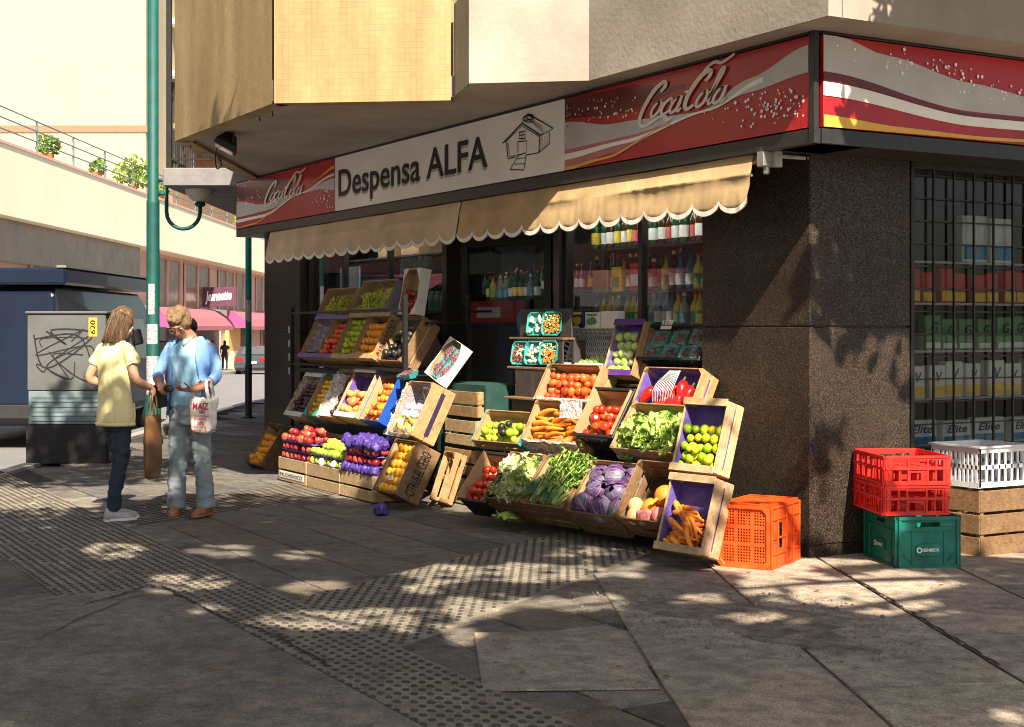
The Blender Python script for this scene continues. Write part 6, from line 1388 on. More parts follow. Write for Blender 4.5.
def side_frames(w, l, h):
    return [((0,0,0),(1,0,0),(0,0,1),w), ((w,0,0),(0,1,0),(0,0,1),l), ((w,l,0),(-1,0,0),(0,0,1),w), ((0,l,0),(0,-1,0),(0,0,1),l)]
def bottle_crate(label, M, w, l, h, m, group=None):
    root = thing('bottle_crate', label, 'crate', M, group)
    for k, (o, u, v, lu) in enumerate(side_frames(w, l, h)):
        b = MB(); hs = []; n = 5 if lu > .42 else 3
        for i in range(n):
            a0 = .03+(lu-.06)*i/n+.012; a1 = .03+(lu-.06)*(i+1)/n-.012
            if lu < .42 and i == 1: hs += [(a0-.02, a1+.02, h*.62, h*.80), (a0, a1, h*.16, h*.42)]
            elif i == n//2: hs += [(a0, a1, h*.14, h*.42), (a0, a1-.02, h*.6, h*.86)]
            else: hs += [(a0, (a0+a1)/2-.006, h*.14, h*.50), ((a0+a1)/2+.006, a1, h*.14, h*.50), (a0, (a0+a1)/2-.004, h*.58, h*.84), ((a0+a1)/2+.010, a1, h*.62, h*.84)]
        holed(b, o, u, v, lu, h, hs); b.build('side_panel', m, root, bevel=.0015)
        b = MB()
        for i in range(n+1): a = .02+(lu-.04)*i/n; ridge(b, Vector(o)+Vector(u).cross(Vector(v))*.004, u, v, a-.006, a+.006, .012, h-.012, .008)
        for c in (.0, h-.016, h*.52): ridge(b, Vector(o)+Vector(u).cross(Vector(v))*.004, u, v, 0, lu, c, c+.014, .009)
        b.build('rib', m, root, bevel=.001)
    b = MB()
    for i in range(7): b.box(.004, w-.004, .01+i*(l-.02)/6-.006, .01+i*(l-.02)/6+.006, .004, .012)
    for i in range(9): b.box(.01+i*(w-.02)/8-.005, .01+i*(w-.02)/8+.005, .004, l-.004, .012, .019)
    for i in range(1, 6): b.box(i*w/6-.002, i*w/6+.002, .006, l-.006, .02, h*.55)
    for i in range(1, 4): b.box(.006, w-.006, i*l/4-.002, i*l/4+.002, .022, h*.54)
    b.build('divider_grid', m, root); return root
gy = math.atan2(-.39, .92)*180/PI
GMx = T(.06,.41,.004) @ RZ(gy)
# green crate: solid ribbed sides, hand slots, oval badges
root = thing('bottle_crate', 'dark green plastic crate on the ground carrying two red crates', 'crate', GMx); w, l, h = .53, .38, .315
for (o, u, v, lu) in side_frames(w, l, h):
    b = MB(); holed(b, o, u, v, lu, h, [(lu/2-.07, lu/2+.07, h*.80, h*.88)]); b.build('side_panel', MT['green_pl'], root, bevel=.002)
    b = MB(); nv = Vector(u).cross(Vector(v)); o2 = Vector(o)+nv*.004
    ridge(b, o2, u, v, 0, lu, h-.022, h, .016); ridge(b, o2, u, v, 0, lu, 0, .02, .012); ridge(b, o2, u, v, .0, lu, h*.70, h*.725, .009); ridge(b, o2, u, v, 0, .018, 0, h, .012); ridge(b, o2, u, v, lu-.018, lu, 0, h, .012)
    for a in (.09, lu-.09): ridge(b, o2, u, v, a-.006, a+.006, .02, h*.7, .008)
    for s, a in ((1,.018), (-1,lu-.018)):
        P = [o2+Vector(u)*(a+s*x)+Vector(v)*z for x, z in ((0,.02+.075),(0,.02+.085),(.085,.02+0),(.075,.02))]; P = P if s > 0 else P[::-1]; b.loft([[p+nv*.003 for p in P], [p+nv*.009 for p in P]])
    b.build('rib', MT['green_pl'], root, bevel=.0015)
    b = MB(); ov = [(lu/2+.085*math.copysign(abs(math.cos(k*PI/14))**.5, math.cos(k*PI/14)), h*.36+.040*math.sin(k*PI/14)) for k in range(28)]
    P = [o2+Vector(u)*x+Vector(v)*z for x, z in ov]; b.loft([[p+nv*.003 for p in P], [p+nv*.011 for p in P]]); bd = b.build('badge', MT['green_pl'], root, bevel=.002)
    fr = Matrix(((u[0], v[0], nv.x, o2.x), (u[1], v[1], nv.y, o2.y), (u[2], v[2], nv.z, o2.z), (0,0,0,1)))
    b = MB(); t = text_mb('ISENBECK', .105, .018, 0, .02); b.add(t.v, t.f, fr @ T(lu/2-.042, h*.36-.008, .0125)); b.ribbon([(lu/2-.062+.014*math.cos(k*PI/8), h*.36+.014*math.sin(k*PI/8)) for k in range(17)], .006, fr @ T(0,0,.0125)); b.build('lettering', MT['white_ink'], bd)
b = MB(); b.box(.004, w-.004, .004, l-.004, .004, .014); b.build('base_panel', MT['green_pl'], root)
rm = T(.02,.355,.325) @ RZ(gy-1.5)
bottle_crate('lower of two red plastic bottle crates, resting on the green crate', rm, .53, .40, .178, MT['red_pl'])
bottle_crate('upper red plastic bottle crate, topmost on the green crate', T(.025,.355,.505) @ RZ(gy-1), .53, .40, .178, MT['red_pl'])
# orange crate on its side, bottom grid towards the street
root = thing('plastic_crate', 'bright orange plastic crate lying on its side by the corner pillar', 'crate', T(-.065,-.665,.012) @ RZ(28.4)); w, l, h = .325, .47, .37
b = MB(); hs = []; nx_, nz_ = 15, 18
for i in range(nx_):
    for j in range(nz_):
        if i in (4, 10) or j in (6, 12): continue
        a0 = .03+(w-.06)*i/nx_; c0 = .03+(h-.06)*j/nz_; hs.append((a0+.003, a0+(w-.06)/nx_-.003, c0+.003, c0+(h-.06)/nz_-.003))
holed(b, (0,.004,0), (1,0,0), (0,0,1), w, h, hs, .007)
b.v = [v for v in b.v]; b.build('base_grid', MT['orange_pl'], root)
b = MB(); c = .03   # octagonal raised border of the base
oc = lambda q: [(c+q,q),(w-c-q,q),(w-q,c+q),(w-q,h-c-q),(w-c-q,h-q),(c+q,h-q),(q,h-c-q),(q,c+q)]
for z0, z1 in ((-.016,-.003),):
    A, Bq = oc(-.004), oc(.016); b.loft([[(x, z0, z) for x, z in A], [(x, z1, z) for x, z in A], [(x, z1, z) for x, z in Bq], [(x, z0, z) for x, z in Bq], [(x, z0, z) for x, z in A]], cap=False)
b.build('base_rim', MT['orange_pl'], root, bevel=.002)
for nm, o, u, v, lu, lv in (('side_panel', (w,.01,0), (0,1,0), (0,0,1), l, h), ('side_panel', (0,l+.01,0), (0,-1,0), (0,0,1), l, h), ('end_panel', (0,.01,h), (1,0,0), (0,1,0), w, l), ('end_panel', (0,l+.01,0), (1,0,0), (0,-1,0), w, l)):
    b = MB(); hs = [(lu*.28, lu*.40, lv*.30, lv*.72)] if nm == 'side_panel' else [(lu*.3, lu*.7, lv*.62, lv*.70)]
    holed(b, o, u, v, lu, lv, hs); p = b.build(nm, MT['orange_pl'], root, bevel=.0015)
    b = MB(); o2 = Vector(o)+Vector(u).cross(Vector(v))*.004
    for a in (.0, lu*.2, lu*.5, lu*.74, lu-.012): ridge(b, o2, u, v, a, a+.012, .0, lv, .010)
    for c_ in (.0, lv*.22, lv*.47, lv*.78, lv-.012): ridge(b, o2, u, v, 0, lu, c_, c_+.010, .011)
    b.build('rib', MT['orange_pl'], root, bevel=.001)
# white plastic crates behind the red ones
crate('dark wooden crate on the ground under the side window, carrying the white one', T(.06,.98,.42), .42, .46, .415, 'pine', 'old'); crate('white plastic crate under the side window behind the red ones', T(.06,.98,.70), .42, .46, .26, 'mesh', 'white_pl')

# ================================================================= SHOP INTERIOR AND GOODS
def bottle_mesh(m_glass, m_label, m_cap, H_=.30, R_=.038):
    b = MB(); b.lathe([(R_*.9,0), (R_,.01), (R_,H_*.55), (R_*.85,H_*.63), (R_*.36,H_*.76), (R_*.33,H_*.93), (R_*.33,H_*.93)], 14); b.cur = 1; b.lathe([(R_*1.02,H_*.14), (R_*1.02,H_*.14), (R_*1.02,H_*.44), (R_*1.02,H_*.44)], 14); b.cur = 2; b.lathe([(R_*.40,H_*.90), (R_*.40,H_), (R_*.3,H_)], 10)
    me = b.mesh('bottle', True)
    for m in (m_glass, m_label, m_cap): me.materials.append(m)
    return me
BG = {k: mat('bottle_%s' % k, c, .12, .1, 10, coat=.5) for k, c in dict(green=(.02,.10,.04), brown=(.07,.03,.012), clear=(.30,.33,.32), yellow=(.62,.50,.06), red=(.45,.03,.03), blue=(.04,.14,.35)).items()}
BOT = [bottle_mesh(BG[g], MT[l], MT[c], h_, r_) for g, l, c, h_, r_ in (('green','pack_white','pack_red',.30,.038), ('brown','pack_white','pack_yellow',.30,.038), ('clear','pack_sky','white_ink',.26,.042), ('yellow','pack_green','pack_red',.27,.040), ('red','pack_white','white_ink',.25,.045), ('green','pack_yellow','steel',.31,.036), ('brown','pack_red','ink',.29,.037), ('blue','white_ink','pack_blue',.28,.042))]
R = random.Random(77)
sh1 = thing('window_shelf', 'glass fronted shelf of bottles behind the shop window beside the door', 'shelf', T(-2.1,.45,0))
for z in (1.455, 1.735, 2.085): b = MB(); b.box(-.92, .95, -.16, .14, z-.018, z); b.build('shelf_board', MT['darkwood'], sh1)
for x in (-.93, .0, .955): b = MB(); b.box(x-.012, x+.012, .11, .14, .5, 2.42); b.build('upright', MT['steel'], sh1)
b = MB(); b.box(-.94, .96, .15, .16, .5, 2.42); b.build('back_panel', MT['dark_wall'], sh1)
def bottles(xs_, y, z, label, group, pick=None):
    for x in xs_:
        o = bpy.data.objects.new('bottle', BOT[R.choice(pick) if pick else R.randrange(len(BOT))]); COL.objects.link(o); o.matrix_world = T(x+jig(R,.012), y+jig(R,.02), z) @ RZ(R.uniform(0,360)); tag(o, label, 'bottle', group)
bottles([-2.96+.098*i for i in range(19)], .36, 2.085, 'bottle on the highest shelf of the shop window', 'bottles on the highest window shelf', [0,1,5,6])
bottles([-2.96+.094*i for i in range(12)], .38, 1.735, 'bottle on the middle window shelf towards the doorway', 'bottles on the middle window shelf', [0,1,6,3,4,5])
bottles([-1.82+.098*i for i in range(6)], .36, 1.735, 'bottle on the middle window shelf near the pillar', 'bottles on the middle shelf near the pillar', [0,7,2,3,5])
bottles([-2.96+.086*i for i in range(21)], .36, 1.455, 'small bottle on the lowest window shelf', 'bottles on the lowest window shelf', [2,7,3])
for x, wd, hh, m1, m2, lab in ((-1.24,.14,.30,'pack_red','pack_yellow','tall red packet with a yellow label on the window shelf'), (-2.62,.13,.20,'pack_yellow','pack_green','yellow box on the middle window shelf'), (-2.35,.16,.22,'pack_red','pack_white','round topped red tin on the middle window shelf'), (-2.85,.22,.18,'card','card','cardboard box at the door end of the window shelf'), (-1.5,.12,.10,'pack_yellow','pack_yellow','yellow packet on the lowest window shelf')):
    z = 1.455 if 'lowest' in lab else 1.735; t = thing('food_packet', lab, 'packet', T(x,.31,z)); b = MB(); b.box(-wd/2, wd/2, 0, .08, 0, hh); b.build('packet', MT[m1], t, bevel=.006); b = MB(); b.box(-wd*.38, wd*.38, -.002, .0, hh*.2, hh*.6); b.build('printed_label', MT[m2], t)
# deep shelf seen through the door, and a cooler
sh2 = thing('wall_shelf', 'tall dark shelf of bottles deep inside the open doorway', 'shelf', T(-7.5,2.6,0))
for z in (.5, .95, 1.40, 1.86): b = MB(); b.box(-1.3, 1.5, -.18, .18, z-.02, z); b.build('shelf_board', MT['darkwood'], sh2)
for x in (-1.32, .1, 1.52): b = MB(); b.box(x-.015, x+.015, -.18, .18, 0, 2.4); b.build('upright', MT['darkwood'], sh2)
for z, n in ((.5,'lowest'), (.95,'second'), (1.40,'third'), (1.86,'highest')): bottles([-8.75+.14*i for i in range(19)], 2.5, z, 'bottle on the %s shelf inside the doorway' % n, 'bottles on the %s inner shelf' % n)
ck = thing('drinks_cooler', 'red drinks cooler standing inside the shop doorway', 'cooler', T(-6.3,1.6,0))
b = MB(); b.box(-.6, .6, -.3, .3, 0, 1.74); b.build('cabinet', MT['dark_frame'], ck, bevel=.01); b = MB(); b.box(-.58, .58, -.304, -.301, 1.51, 1.73); b.build('red_header', MT['pack_red'], ck)
b = MB(); b.box(-.52, .52, -.31, -.302, .15, 1.48); b.build('glass_door', MT['glass'], ck); b = MB(); b.box(-.42, .10, -.309, -.3045, 1.56, 1.67); b.build('header_panel', MT['pack_white'], ck)
bottles([-6.82+.115*i for i in range(10)], 1.5, 1.742, 'bottle standing on the red drinks cooler', 'bottles on the cooler', [0,3,5,2])
# things in the other window
MT['pale_panel'] = mat('pale_panel', (.42,.50,.53), .3, .1, 2); MT['jar_teal'] = mat('jar_teal', (.10,.34,.30), .25, .2, 10)
sh3 = thing('window_shelf', 'shelf of boxes and teal jars behind the window over the fruit rack', 'shelf', T(-6.6,.5,0))
for z in (1.62, 1.98, 2.20): b = MB(); b.box(-1.6, 1.35, -.16, .16, z-.02, z); b.build('shelf_board', MT['darkwood'], sh3)
a = on_front(341,262,-.28); c = on_front(360,292,-.28); b = MB(); b.box(a.x, c.x, .27, .285, 1.70, 2.12); tag(b.build('sheet_panel', MT['pale_panel']), 'pale grey blue panel leaning inside the window over the rack', 'panel')
for k in range(2):
    a = on_front(378+23*k, 265, -.40); t = thing('cardboard_box', ('brown box on the high shelf inside the window over the red apples', 'brown box on the high shelf nearer the pale panel')[1-k], 'box', T(a.x, .40, 2.202)); b = MB(); b.box(0, .42, 0, .28, 0, .21); b.build('box', MT['card'], t, bevel=.004); b = MB(); b.box(.0, .42, -.002, 0, .095, .125); b.build('tape', MT['pale'], t)
JAR = (lambda b: (b.lathe([(.05,0), (.055,.01), (.055,.14), (.04,.17), (.042,.18), (.042,.20)], 14), b.mesh('jar', True))[1])(MB()); JAR.materials.append(MT['jar_teal'])
for i in range(9):
    o = bpy.data.objects.new('jar', JAR); COL.objects.link(o); o.matrix_world = T(-6.75+.13*i,.46,1.982 if i < 5 else 1.622); tag(o, ('teal jar on the middle shelf over the rack', 'teal jar on the low shelf over the rack')[i >= 5], 'jar', ('teal jars on the middle shelf', 'teal jars on the low shelf')[i >= 5])
# unseen fluorescent tubes added to brighten the goods inside the shop
TUBE = bpy.data.materials.new('fill_tube'); TUBE.use_nodes = True; TUBE.node_tree.nodes['Principled BSDF'].inputs['Emission Color'].default_value = (1,.95,.85,1); TUBE.node_tree.nodes['Principled BSDF'].inputs['Emission Strength'].default_value = 8.0
for lb, M_, L_ in (('fluorescent lamp above the bottles inside the middle window', T(-2.08,.24,2.40), 1.7), ('fluorescent lamp inside the window over the fruit rack', T(-6.7,.26,2.40), 2.6), ('fluorescent lamp on the ceiling behind the doorway', T(-6.6,1.5,2.90), 1.8)):
    t = thing('added_lamp', lb, 'lamp', M_); b = MB(); b.box(-L_/2-.03, L_/2+.03, -.03, .03, .02, .05); b.build('housing', MT['white_pl'], t); b = MB(); b.tube([(-L_/2,0,0), (L_/2,0,0)], .014, 8); b.build('tube', TUBE, t, True)
# side window round the corner: grille, shelves of packets
sw = thing('window_grille', 'black bar grille over the side window round the corner', 'grille', T(.0,.9,0) @ RZ(90))
b = MB()
for i in range(15): b.box(.01+.19*i-.006, .01+.19*i+.006, .02, .034, .62, 2.5)
for i in range(13): b.box(0, 2.7, .0345, .044, .66+.15*i-.005, .66+.15*i+.005)
b.build('bars', MT['black_metal'], sw)
b = MB(); b.box(-.03, .0, .0, .07, .55, 2.55); b.box(2.7, 2.74, 0, .07, .55, 2.55); b.box(-.03, 2.74, 0, .07, 2.5, 2.55); b.build('frame', MT['black_metal'], sw)
b = MB(); b.box(0, 2.7, .062, .068, .58, 2.5); b.build('pane', MT['glass_dim'], sw)
sh4 = thing('window_shelf', 'shelves of packets behind the grille of the side window', 'shelf', T(-.2,.9,0) @ RZ(90))
for z in (.66, .98, 1.30, 1.62, 1.90): b = MB(); b.box(.0, 2.7, -.10, .10, z-.015, z); b.build('shelf_board', MT['steel'], sh4)
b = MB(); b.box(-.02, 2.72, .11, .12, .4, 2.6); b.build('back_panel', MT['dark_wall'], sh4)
for zi, (z, m1, m2, nm, wd, hh, s) in enumerate(((.66,'pack_white','pack_sky','white and blue paper roll pack on the lowest side window shelf',.30,.17,'Elite'), (.98,'pack_white','pack_yellow','white packet with a yellow foot on the second side window shelf',.17,.25,'V'), (1.30,'pack_green','pack_white','green packet on the third side window shelf',.15,.24,'G'), (1.62,'pack_red','pack_yellow','red packet on the fourth side window shelf',.13,.22,''), (1.90,'pack_white','pack_sky','pale packet on the highest side window shelf',.24,.34,''))):
    n = int(2.6/(wd+.02))
    RP = random.Random(zi*7)
    for i in range(n):
        if RP.random() < .14: continue
        t = thing('food_packet', nm, 'packet', T(-.085-.035*RP.random(),.93+wd/2+i*(wd+.02)+RP.uniform(-.008,.008),z) @ RZ(90+RP.gauss(0,5)) @ SCL(RP.uniform(.9,1.02),1,RP.uniform(.86,1.06)), 'packets on side window shelf level %s' % ('one','two','three','four','five')[zi]); b = MB(); b.box(-wd/2, wd/2, 0, .07, 0, hh); b.build('packet', MT[m1], t, bevel=.006)
        b = MB(); b.box(-wd*.46, wd*.46, -.002, 0, hh*.06, hh*(.36 if zi != 2 else .22)); b.build('printed_band', MT[m2], t)
        if s: tx = text_mb(s, wd*.7 if len(s) > 1 else None, hh*.3, .2, .02); b = MB(); b.add(tx.v, tx.f, T(-wd*.35 if len(s) > 1 else -wd*.15, -.0035, hh*.50) @ RX(90)); b.build('lettering', MT['pack_blue'] if zi < 2 else MT['ink'], t)

# ================================================================= STREET FURNITURE
GREENP2 = mat('green_paint_light', (.0,.30,.26), .5, .2, 6); GREENP = mat('green_paint', (.0,.07,.064), .6, .2, 6, .15, 40); STK = mat('paper_stickers', (.35,.36,.40), .7, .6, 40)
g = ground_at(153,444); lp = thing('street_lamp', 'thick green lamp post with a globe lamp on a hooked arm', 'street lamp', T(g.x, g.y, 0))
b = MB(); b.lathe([(.125,0), (.125,.08), (.10,.12), (.10,.5), (.082,.55), (.080,3.0), (.080,3.04), (.068,3.06), (.068,7.0)], 20); b.build('post', GREENP, lp, True)
rx = Vector((.5,.866,0)); fx = Vector((-.866,.5,0)); arm0 = rx*.075; A = lambda r_, z: tuple(rx*r_+fx*.02+Vector((0,0,z)))
b = MB(); b.tube([A(.06,3.30), A(.15,3.30)], .022, 8); b.tube([A(.06,3.13), A(.15,3.13)], .022, 8)
b.tube([A(.165,3.40), A(.165,2.92)] + [A(.375-.21*math.cos(k*PI/10), 2.90-.21*math.sin(k*PI/10)) for k in range(11)] + [A(.585,2.98)], .024, 10); b.build('arm', GREENP, lp, True)
b = MB(); b.lathe([(.05,2.97), (.07,3.0), (.05,3.03)], 14, T(*A(.585,0))); b.build('socket', GREENP, lp)
MT['globe'] = mat('opal_globe', (.60,.56,.50), .3, .08, 4); b = MB(); b.ball(A(.585,3.21), .19, 3); b.build('globe', MT['globe'], lp, True)
b = MB()
for z0, z1, a0, a1 in ((1.62,2.0,205,262), (1.25,1.5,180,290), (.62,1.1,170,300)):
    b.loft([[(.083*math.cos(math.radians(a0+(a1-a0)*k/10)), .083*math.sin(math.radians(a0+(a1-a0)*k/10)), z) for k in range(11)] for z in (z0, z1)], RZ(95), cap=False, close=False)
b.build('sticker', STK, lp)
g = ground_at(248.5,418); p2 = thing('green_post', 'slim green post with a black foot near the road', 'post', T(g.x, g.y, 0)); b = MB(); b.lathe([(.05,.85), (.05,4.1), (.03,4.15)], 14); b.build('post', GREENP2, p2, True); b = MB(); b.lathe([(.12,0), (.12,.015), (.056,.03), (.056,.85), (.05,.86)], 14); b.build('foot', MT['black_metal'], p2, True)
b = MB(); b.loft([[(.053*math.cos(k*.3-2.2), .053*math.sin(k*.3-2.2), z) for k in range(8)] for z in (1.55, 1.9)], RZ(30), cap=False, close=False); b.build('sticker', STK, p2)
# utility cabinet
CABM = mat('cabinet_grey', (.10,.108,.116), .5, .15, 3, .1, 30); CABD = mat('cabinet_teal', (.14,.20,.23), .55, .2, 4)
cb = thing('utility_cabinet', 'grey utility cabinet with graffiti and a yellow tag by the kerb', 'cabinet', STREET @ T(-4.77,15.7,0))
b = MB(); b.box(-.42, .42, -.22, .22, .78, 1.60); b.box(-.44, .44, -.24, .24, 1.60, 1.63); b.build('upper_body', CABM, cb, bevel=.008)
b = MB(); b.box(-.41, .41, -.21, .21, .42, .775)
for k in range(6): b.box(-.38, .38, -.218, -.2105, .45+.05*k, .475+.05*k)
b.build('lower_body', CABD, cb, bevel=.004); b = MB(); b.box(-.43, .43, -.23, .23, 0, .415); b.build('plinth', BLK, cb)
b = MB(); b.box(.40, .56, -.16, .24, 0, 1.55); b.build('side_box', MT['darkwood'], cb, bevel=.006)
b = MB(); b.box(.24, .33, -.226, -.2215, 1.36, 1.56); tg_ = b.build('yellow_tag', MT['pack_yellow'], cb); b = MB(); t = text_mb('620', .15, .055, 0, .03); b.add(t.v, t.f, T(.31,-.2285,1.385) @ RX(90) @ RZ(90)); b.build('lettering', MT['ink'], tg_)
b = MB(); R = random.Random(5)
for k in range(5): b.ribbon(crom([(R.uniform(-.35,.3), R.uniform(.9,1.45)) for _ in range(6)], 6), R.uniform(.008,.02), T(0,-.2235-.0006*k,0) @ RX(90))
b.build('graffiti', MT['ink'], cb)
# neighbour balcony with pots and railing
PLM = mat('grey_render', (.20,.19,.205), .85, .15, 4, .3, 20)
nb_ = thing('neighbour_building', 'pale neighbouring house with a projecting balcony slab past the shop', 'building', STREET @ T(0,0,0))
b = MB(); b.box(-4.25, 2.4, 17.6, 30, 3.18, 3.40); b.build('balcony_slab', PLM, nb_, bevel=.01)
b = MB(); b.box(-3.15, 2.4, 18.9, 30, -.5, 9); b.build('wall', PLM, nb_)
b = MB()
for i in range(14): b.box(-4.19+.11*i-.008, -4.19+.11*i+.008, 17.66, 17.676, 3.40, 4.45)
for i in range(60): b.box(-4.20, -4.184, 17.66+.11*i-.008, 17.66+.11*i+.008, 3.40, 4.45)
b.box(-4.21, -2.7, 17.65, 17.69, 4.45, 4.49); b.box(-4.21, -4.17, 17.69, 24.5, 4.45, 4.49); b.box(-4.21, -2.7, 17.655, 17.685, 3.50, 3.52); b.box(-4.205, -4.175, 17.69, 24.5, 3.50, 3.52); b.box(-4.22, -4.16, 17.64, 17.70, 3.4, 5.6)
b.build('railing', MT['black_metal'], nb_)
TERRA = mat('terracotta', (.42,.14,.06), .8, .15, 6); PLANT = leaf_mat('balcony_leaf', (.05,.13,.02), (.16,.30,.05))
def bush(b, c, R_, n, seed, s0=.05):
    r = random.Random(seed)
    for _ in range(n):
        v = Vector((r.gauss(0,1), r.gauss(0,1), r.gauss(0,1))); v = v.normalized()*R_*r.random()**.4; p = Vector(c)+Vector((v.x, v.y, v.z*.9)); s = s0*r.uniform(.6,1.4)
        b.add([(-s*.5,0,0), (0,-s*.2,s*.5), (s*.5,0,0), (0,s*.2,-s*.5)], [(0,1,2,3)], Matrix.Translation(p) @ Quaternion((r.gauss(0,1), r.gauss(0,1), r.gauss(0,1), r.gauss(0,1))).normalized().to_matrix().to_4x4())
def pot(X, D, z, R_, H_, lab, bushr, n):
    p = thing('potted_plant', lab, 'plant', STREET @ T(X, D, z)); b = MB(); b.lathe([(R_*.7,0), (R_*.97,H_*.8), (R_*1.08,H_*.8), (R_*1.08,H_), (R_*.98,H_), (R_*.9,H_*.9)], 20); b.build('pot', TERRA, p, True)
    b = MB(); bush(b, (0,0,H_+bushr*.7), bushr, n, n); b.build('foliage', PLANT, p)
pot(-3.80, 18.0, 3.401, .155, .29, 'large terracotta pot on the neighbouring balcony slab', .16, 110); pot(-3.35, 18.05, 3.401, .14, .14, 'low wide terracotta pot beside the large one on the balcony', .13, 60); pot(-4.05, 19.6, 3.90, .1, .14, 'leafy pot hung inside the balcony railing', .32, 220)
# ---- the sunlit building across the side street
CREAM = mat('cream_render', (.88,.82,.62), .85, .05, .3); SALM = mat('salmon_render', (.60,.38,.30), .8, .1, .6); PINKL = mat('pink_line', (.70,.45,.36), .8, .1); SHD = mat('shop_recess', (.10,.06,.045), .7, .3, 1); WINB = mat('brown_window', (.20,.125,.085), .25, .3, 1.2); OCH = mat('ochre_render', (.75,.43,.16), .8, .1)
fb = thing('terrace_building', 'long cream building across the side street with terrace and shops under it', 'building', STREET @ T(0,0,0)); ZG = lambda D: street_z(D)-.1
b = MB(); b.box(-15.7, -30, 2, 140, 4.95, 7.15); b.build('parapet_band', CREAM, fb); b = MB(); b.box(-15.66, -30, 20, 140, 7.153, 7.24); b.build('coping', PINKL, fb)
b = MB(); b.box(-16.7, -30, 2, 140, -2.6, 4.95); b.build('shop_wall', SALM, fb)
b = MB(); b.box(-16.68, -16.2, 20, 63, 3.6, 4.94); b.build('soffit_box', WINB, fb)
def farwin(D0, D1, z0, z1, m=WINB, nm='window', n=2, x=-16.69):
    b = MB(); b.box(x, x+.035, D0, D1, z0, z1); wv = b.build(nm, m, fb)
    for i in range(n+1): b = MB(); q = D0+(D1-D0)*i/n; b.box(x+.036, x+.10, q-.09, q+.09, z0, z1); b.build('mullion', SALM, wv)
for D0, D1 in ((50,58), (67,72.5), (73.5,79.5), (82,86.5), (87.5,92), (94,99), (103,110)): farwin(D0, D1, 2.55, 4.75)
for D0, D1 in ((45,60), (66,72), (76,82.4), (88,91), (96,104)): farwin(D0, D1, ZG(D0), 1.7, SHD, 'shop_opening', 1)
b = MB(); b.box(-16.69, -16.45, 84, 87.6, -2.4, 2.0); b.build('pier', OCH, fb); b = MB(); b.box(-16.69, -16.40, 83.2, 88, -2.4, .1); b.build('pier_base', CREAM, fb)
b = MB(); b.box(-16.66, -16.55, 64, 100, 1.95, 2.5); b.build('fascia_board', CREAM, fb)
TOWM = mat('tower_render', (.42,.375,.26), .85, .05, .3); b = MB(); b.box(-19.0, -45, 75, 118, 7.24, 26); b.build('tower_wall', TOWM, fb)
b = MB(); b.box(-18.9, -45, 74.93, 74.995, 11.6, 11.95); b.build('tower_line', mat('tower_line_brown', (.24,.15,.10), .8, .1), fb)
for k in range(6):
    b = MB(); z = 9.6+2.9*k; b.box(-18.99, -17.6, 80, 117, z, z+.3); b.build('balcony', CREAM, fb); b = MB(); b.box(-18.98, -18.93, 82, 115, z+.35, z+2.2); b.build('balcony_window', SALM, fb)
    b = MB()
    for q in (.45, .75, 1.05): b.box(-17.66, -17.60, 80, 117, z+q, z+q+.07)
    b.build('balcony_rail', MT['steel'], fb)
RAILB = mat('blue_grey_rail', (.10,.16,.20), .5, .1)
b = MB()
for D in range(44, 136, 4): b.box(-15.80, -15.74, D-.03, D+.03, 7.25, 8.3)
for q in (7.6, 7.95, 8.28): b.box(-15.79, -15.75, 44, 136, q, q+.035)
b.build('terrace_rail', RAILB, fb)
TL = leaf_mat('terrace_leaf', (.06,.16,.02), (.24,.38,.06))
for k, (D, R_, n) in enumerate(((50.5,.45,140), (56.5,.35,90), (61.8,.85,420), (66.5,.5,120), (88,.8,200), (96,.7,180), (103,.9,200))):
    p = thing('terrace_plant', ('leafy plant at the near end of the cream terrace', 'small yellow green plant on the terrace', 'tall leafy climber on the terrace rail beside the lamp post', 'low plant on the terrace behind the lamp post', 'green bush on the terrace under the balcony slab', 'green bush on the terrace beside the globe lamp', 'broad green bush on the terrace by the fascia sign end')[k], 'plant', STREET @ T(-16.2, D, 7.24)); b = MB(); bush(b, (0,0,.25+R_*.7), R_, n, k, .16); b.build('foliage', TL, p); b = MB(); b.lathe([(.16,0), (.22,.3), (.2,.3)], 12); b.build('pot', TERRA, p)
MAG = mat('pink_canvas', (.40,.125,.155), .8, .1, 2); MAGD = mat('magenta_canvas', (.40,.06,.20), .8, .1, 2)
for D0, D1, lab in ((65.5, 79.5, 'pink shop awning over the walkers'), (84, 99, 'pink shop awning past the ochre pier')):
    a = thing('shop_awning', lab, 'awning', STREET @ T(-16.6,(D0+D1)/2,2.4)); h = (D1-D0)/2
    b = MB(); prf = [(0,.1), (.55,-.05), (1.05,-.42), (1.35,-.85), (1.36,-1.05)]; b.loft([[(x, -h, z) for x, z in prf]+[(x-.03, -h, z-.03) for x, z in prf[::-1]], [(x, h, z) for x, z in prf]+[(x-.03, h, z-.03) for x, z in prf[::-1]]]); b.build('canvas', MAG, a)
    b = MB(); b.prism([(0,.05), (.52,-.09), (1.0,-.45), (1.3,-.87), (1.3,-.95), (0,-.95)], -h-.03, -h-.005, Matrix(((1,0,0,0),(0,0,1,0),(0,1,0,0),(0,0,0,1)))); b.build('end_panel', MAGD, a)
a = thing('shop_awning', 'pink shop awning with a white valance up the street, reflected in the shop window', 'awning', STREET @ T(-16.6,24,2.75))
b = MB(); prf = [(0,.0), (.7,-.2), (1.3,-.5)]; b.loft([[(x, -6.2, z) for x, z in prf]+[(x-.03, -6.2, z-.03) for x, z in prf[::-1]], [(x, 6.2, z) for x, z in prf]+[(x-.03, 6.2, z-.03) for x, z in prf[::-1]]]); b.build('canvas', MAG, a); b = MB(); b.box(1.29, 1.31, -6.2, 6.2, -.86, -.503); b.build('valance', MT['white_pl'], a)
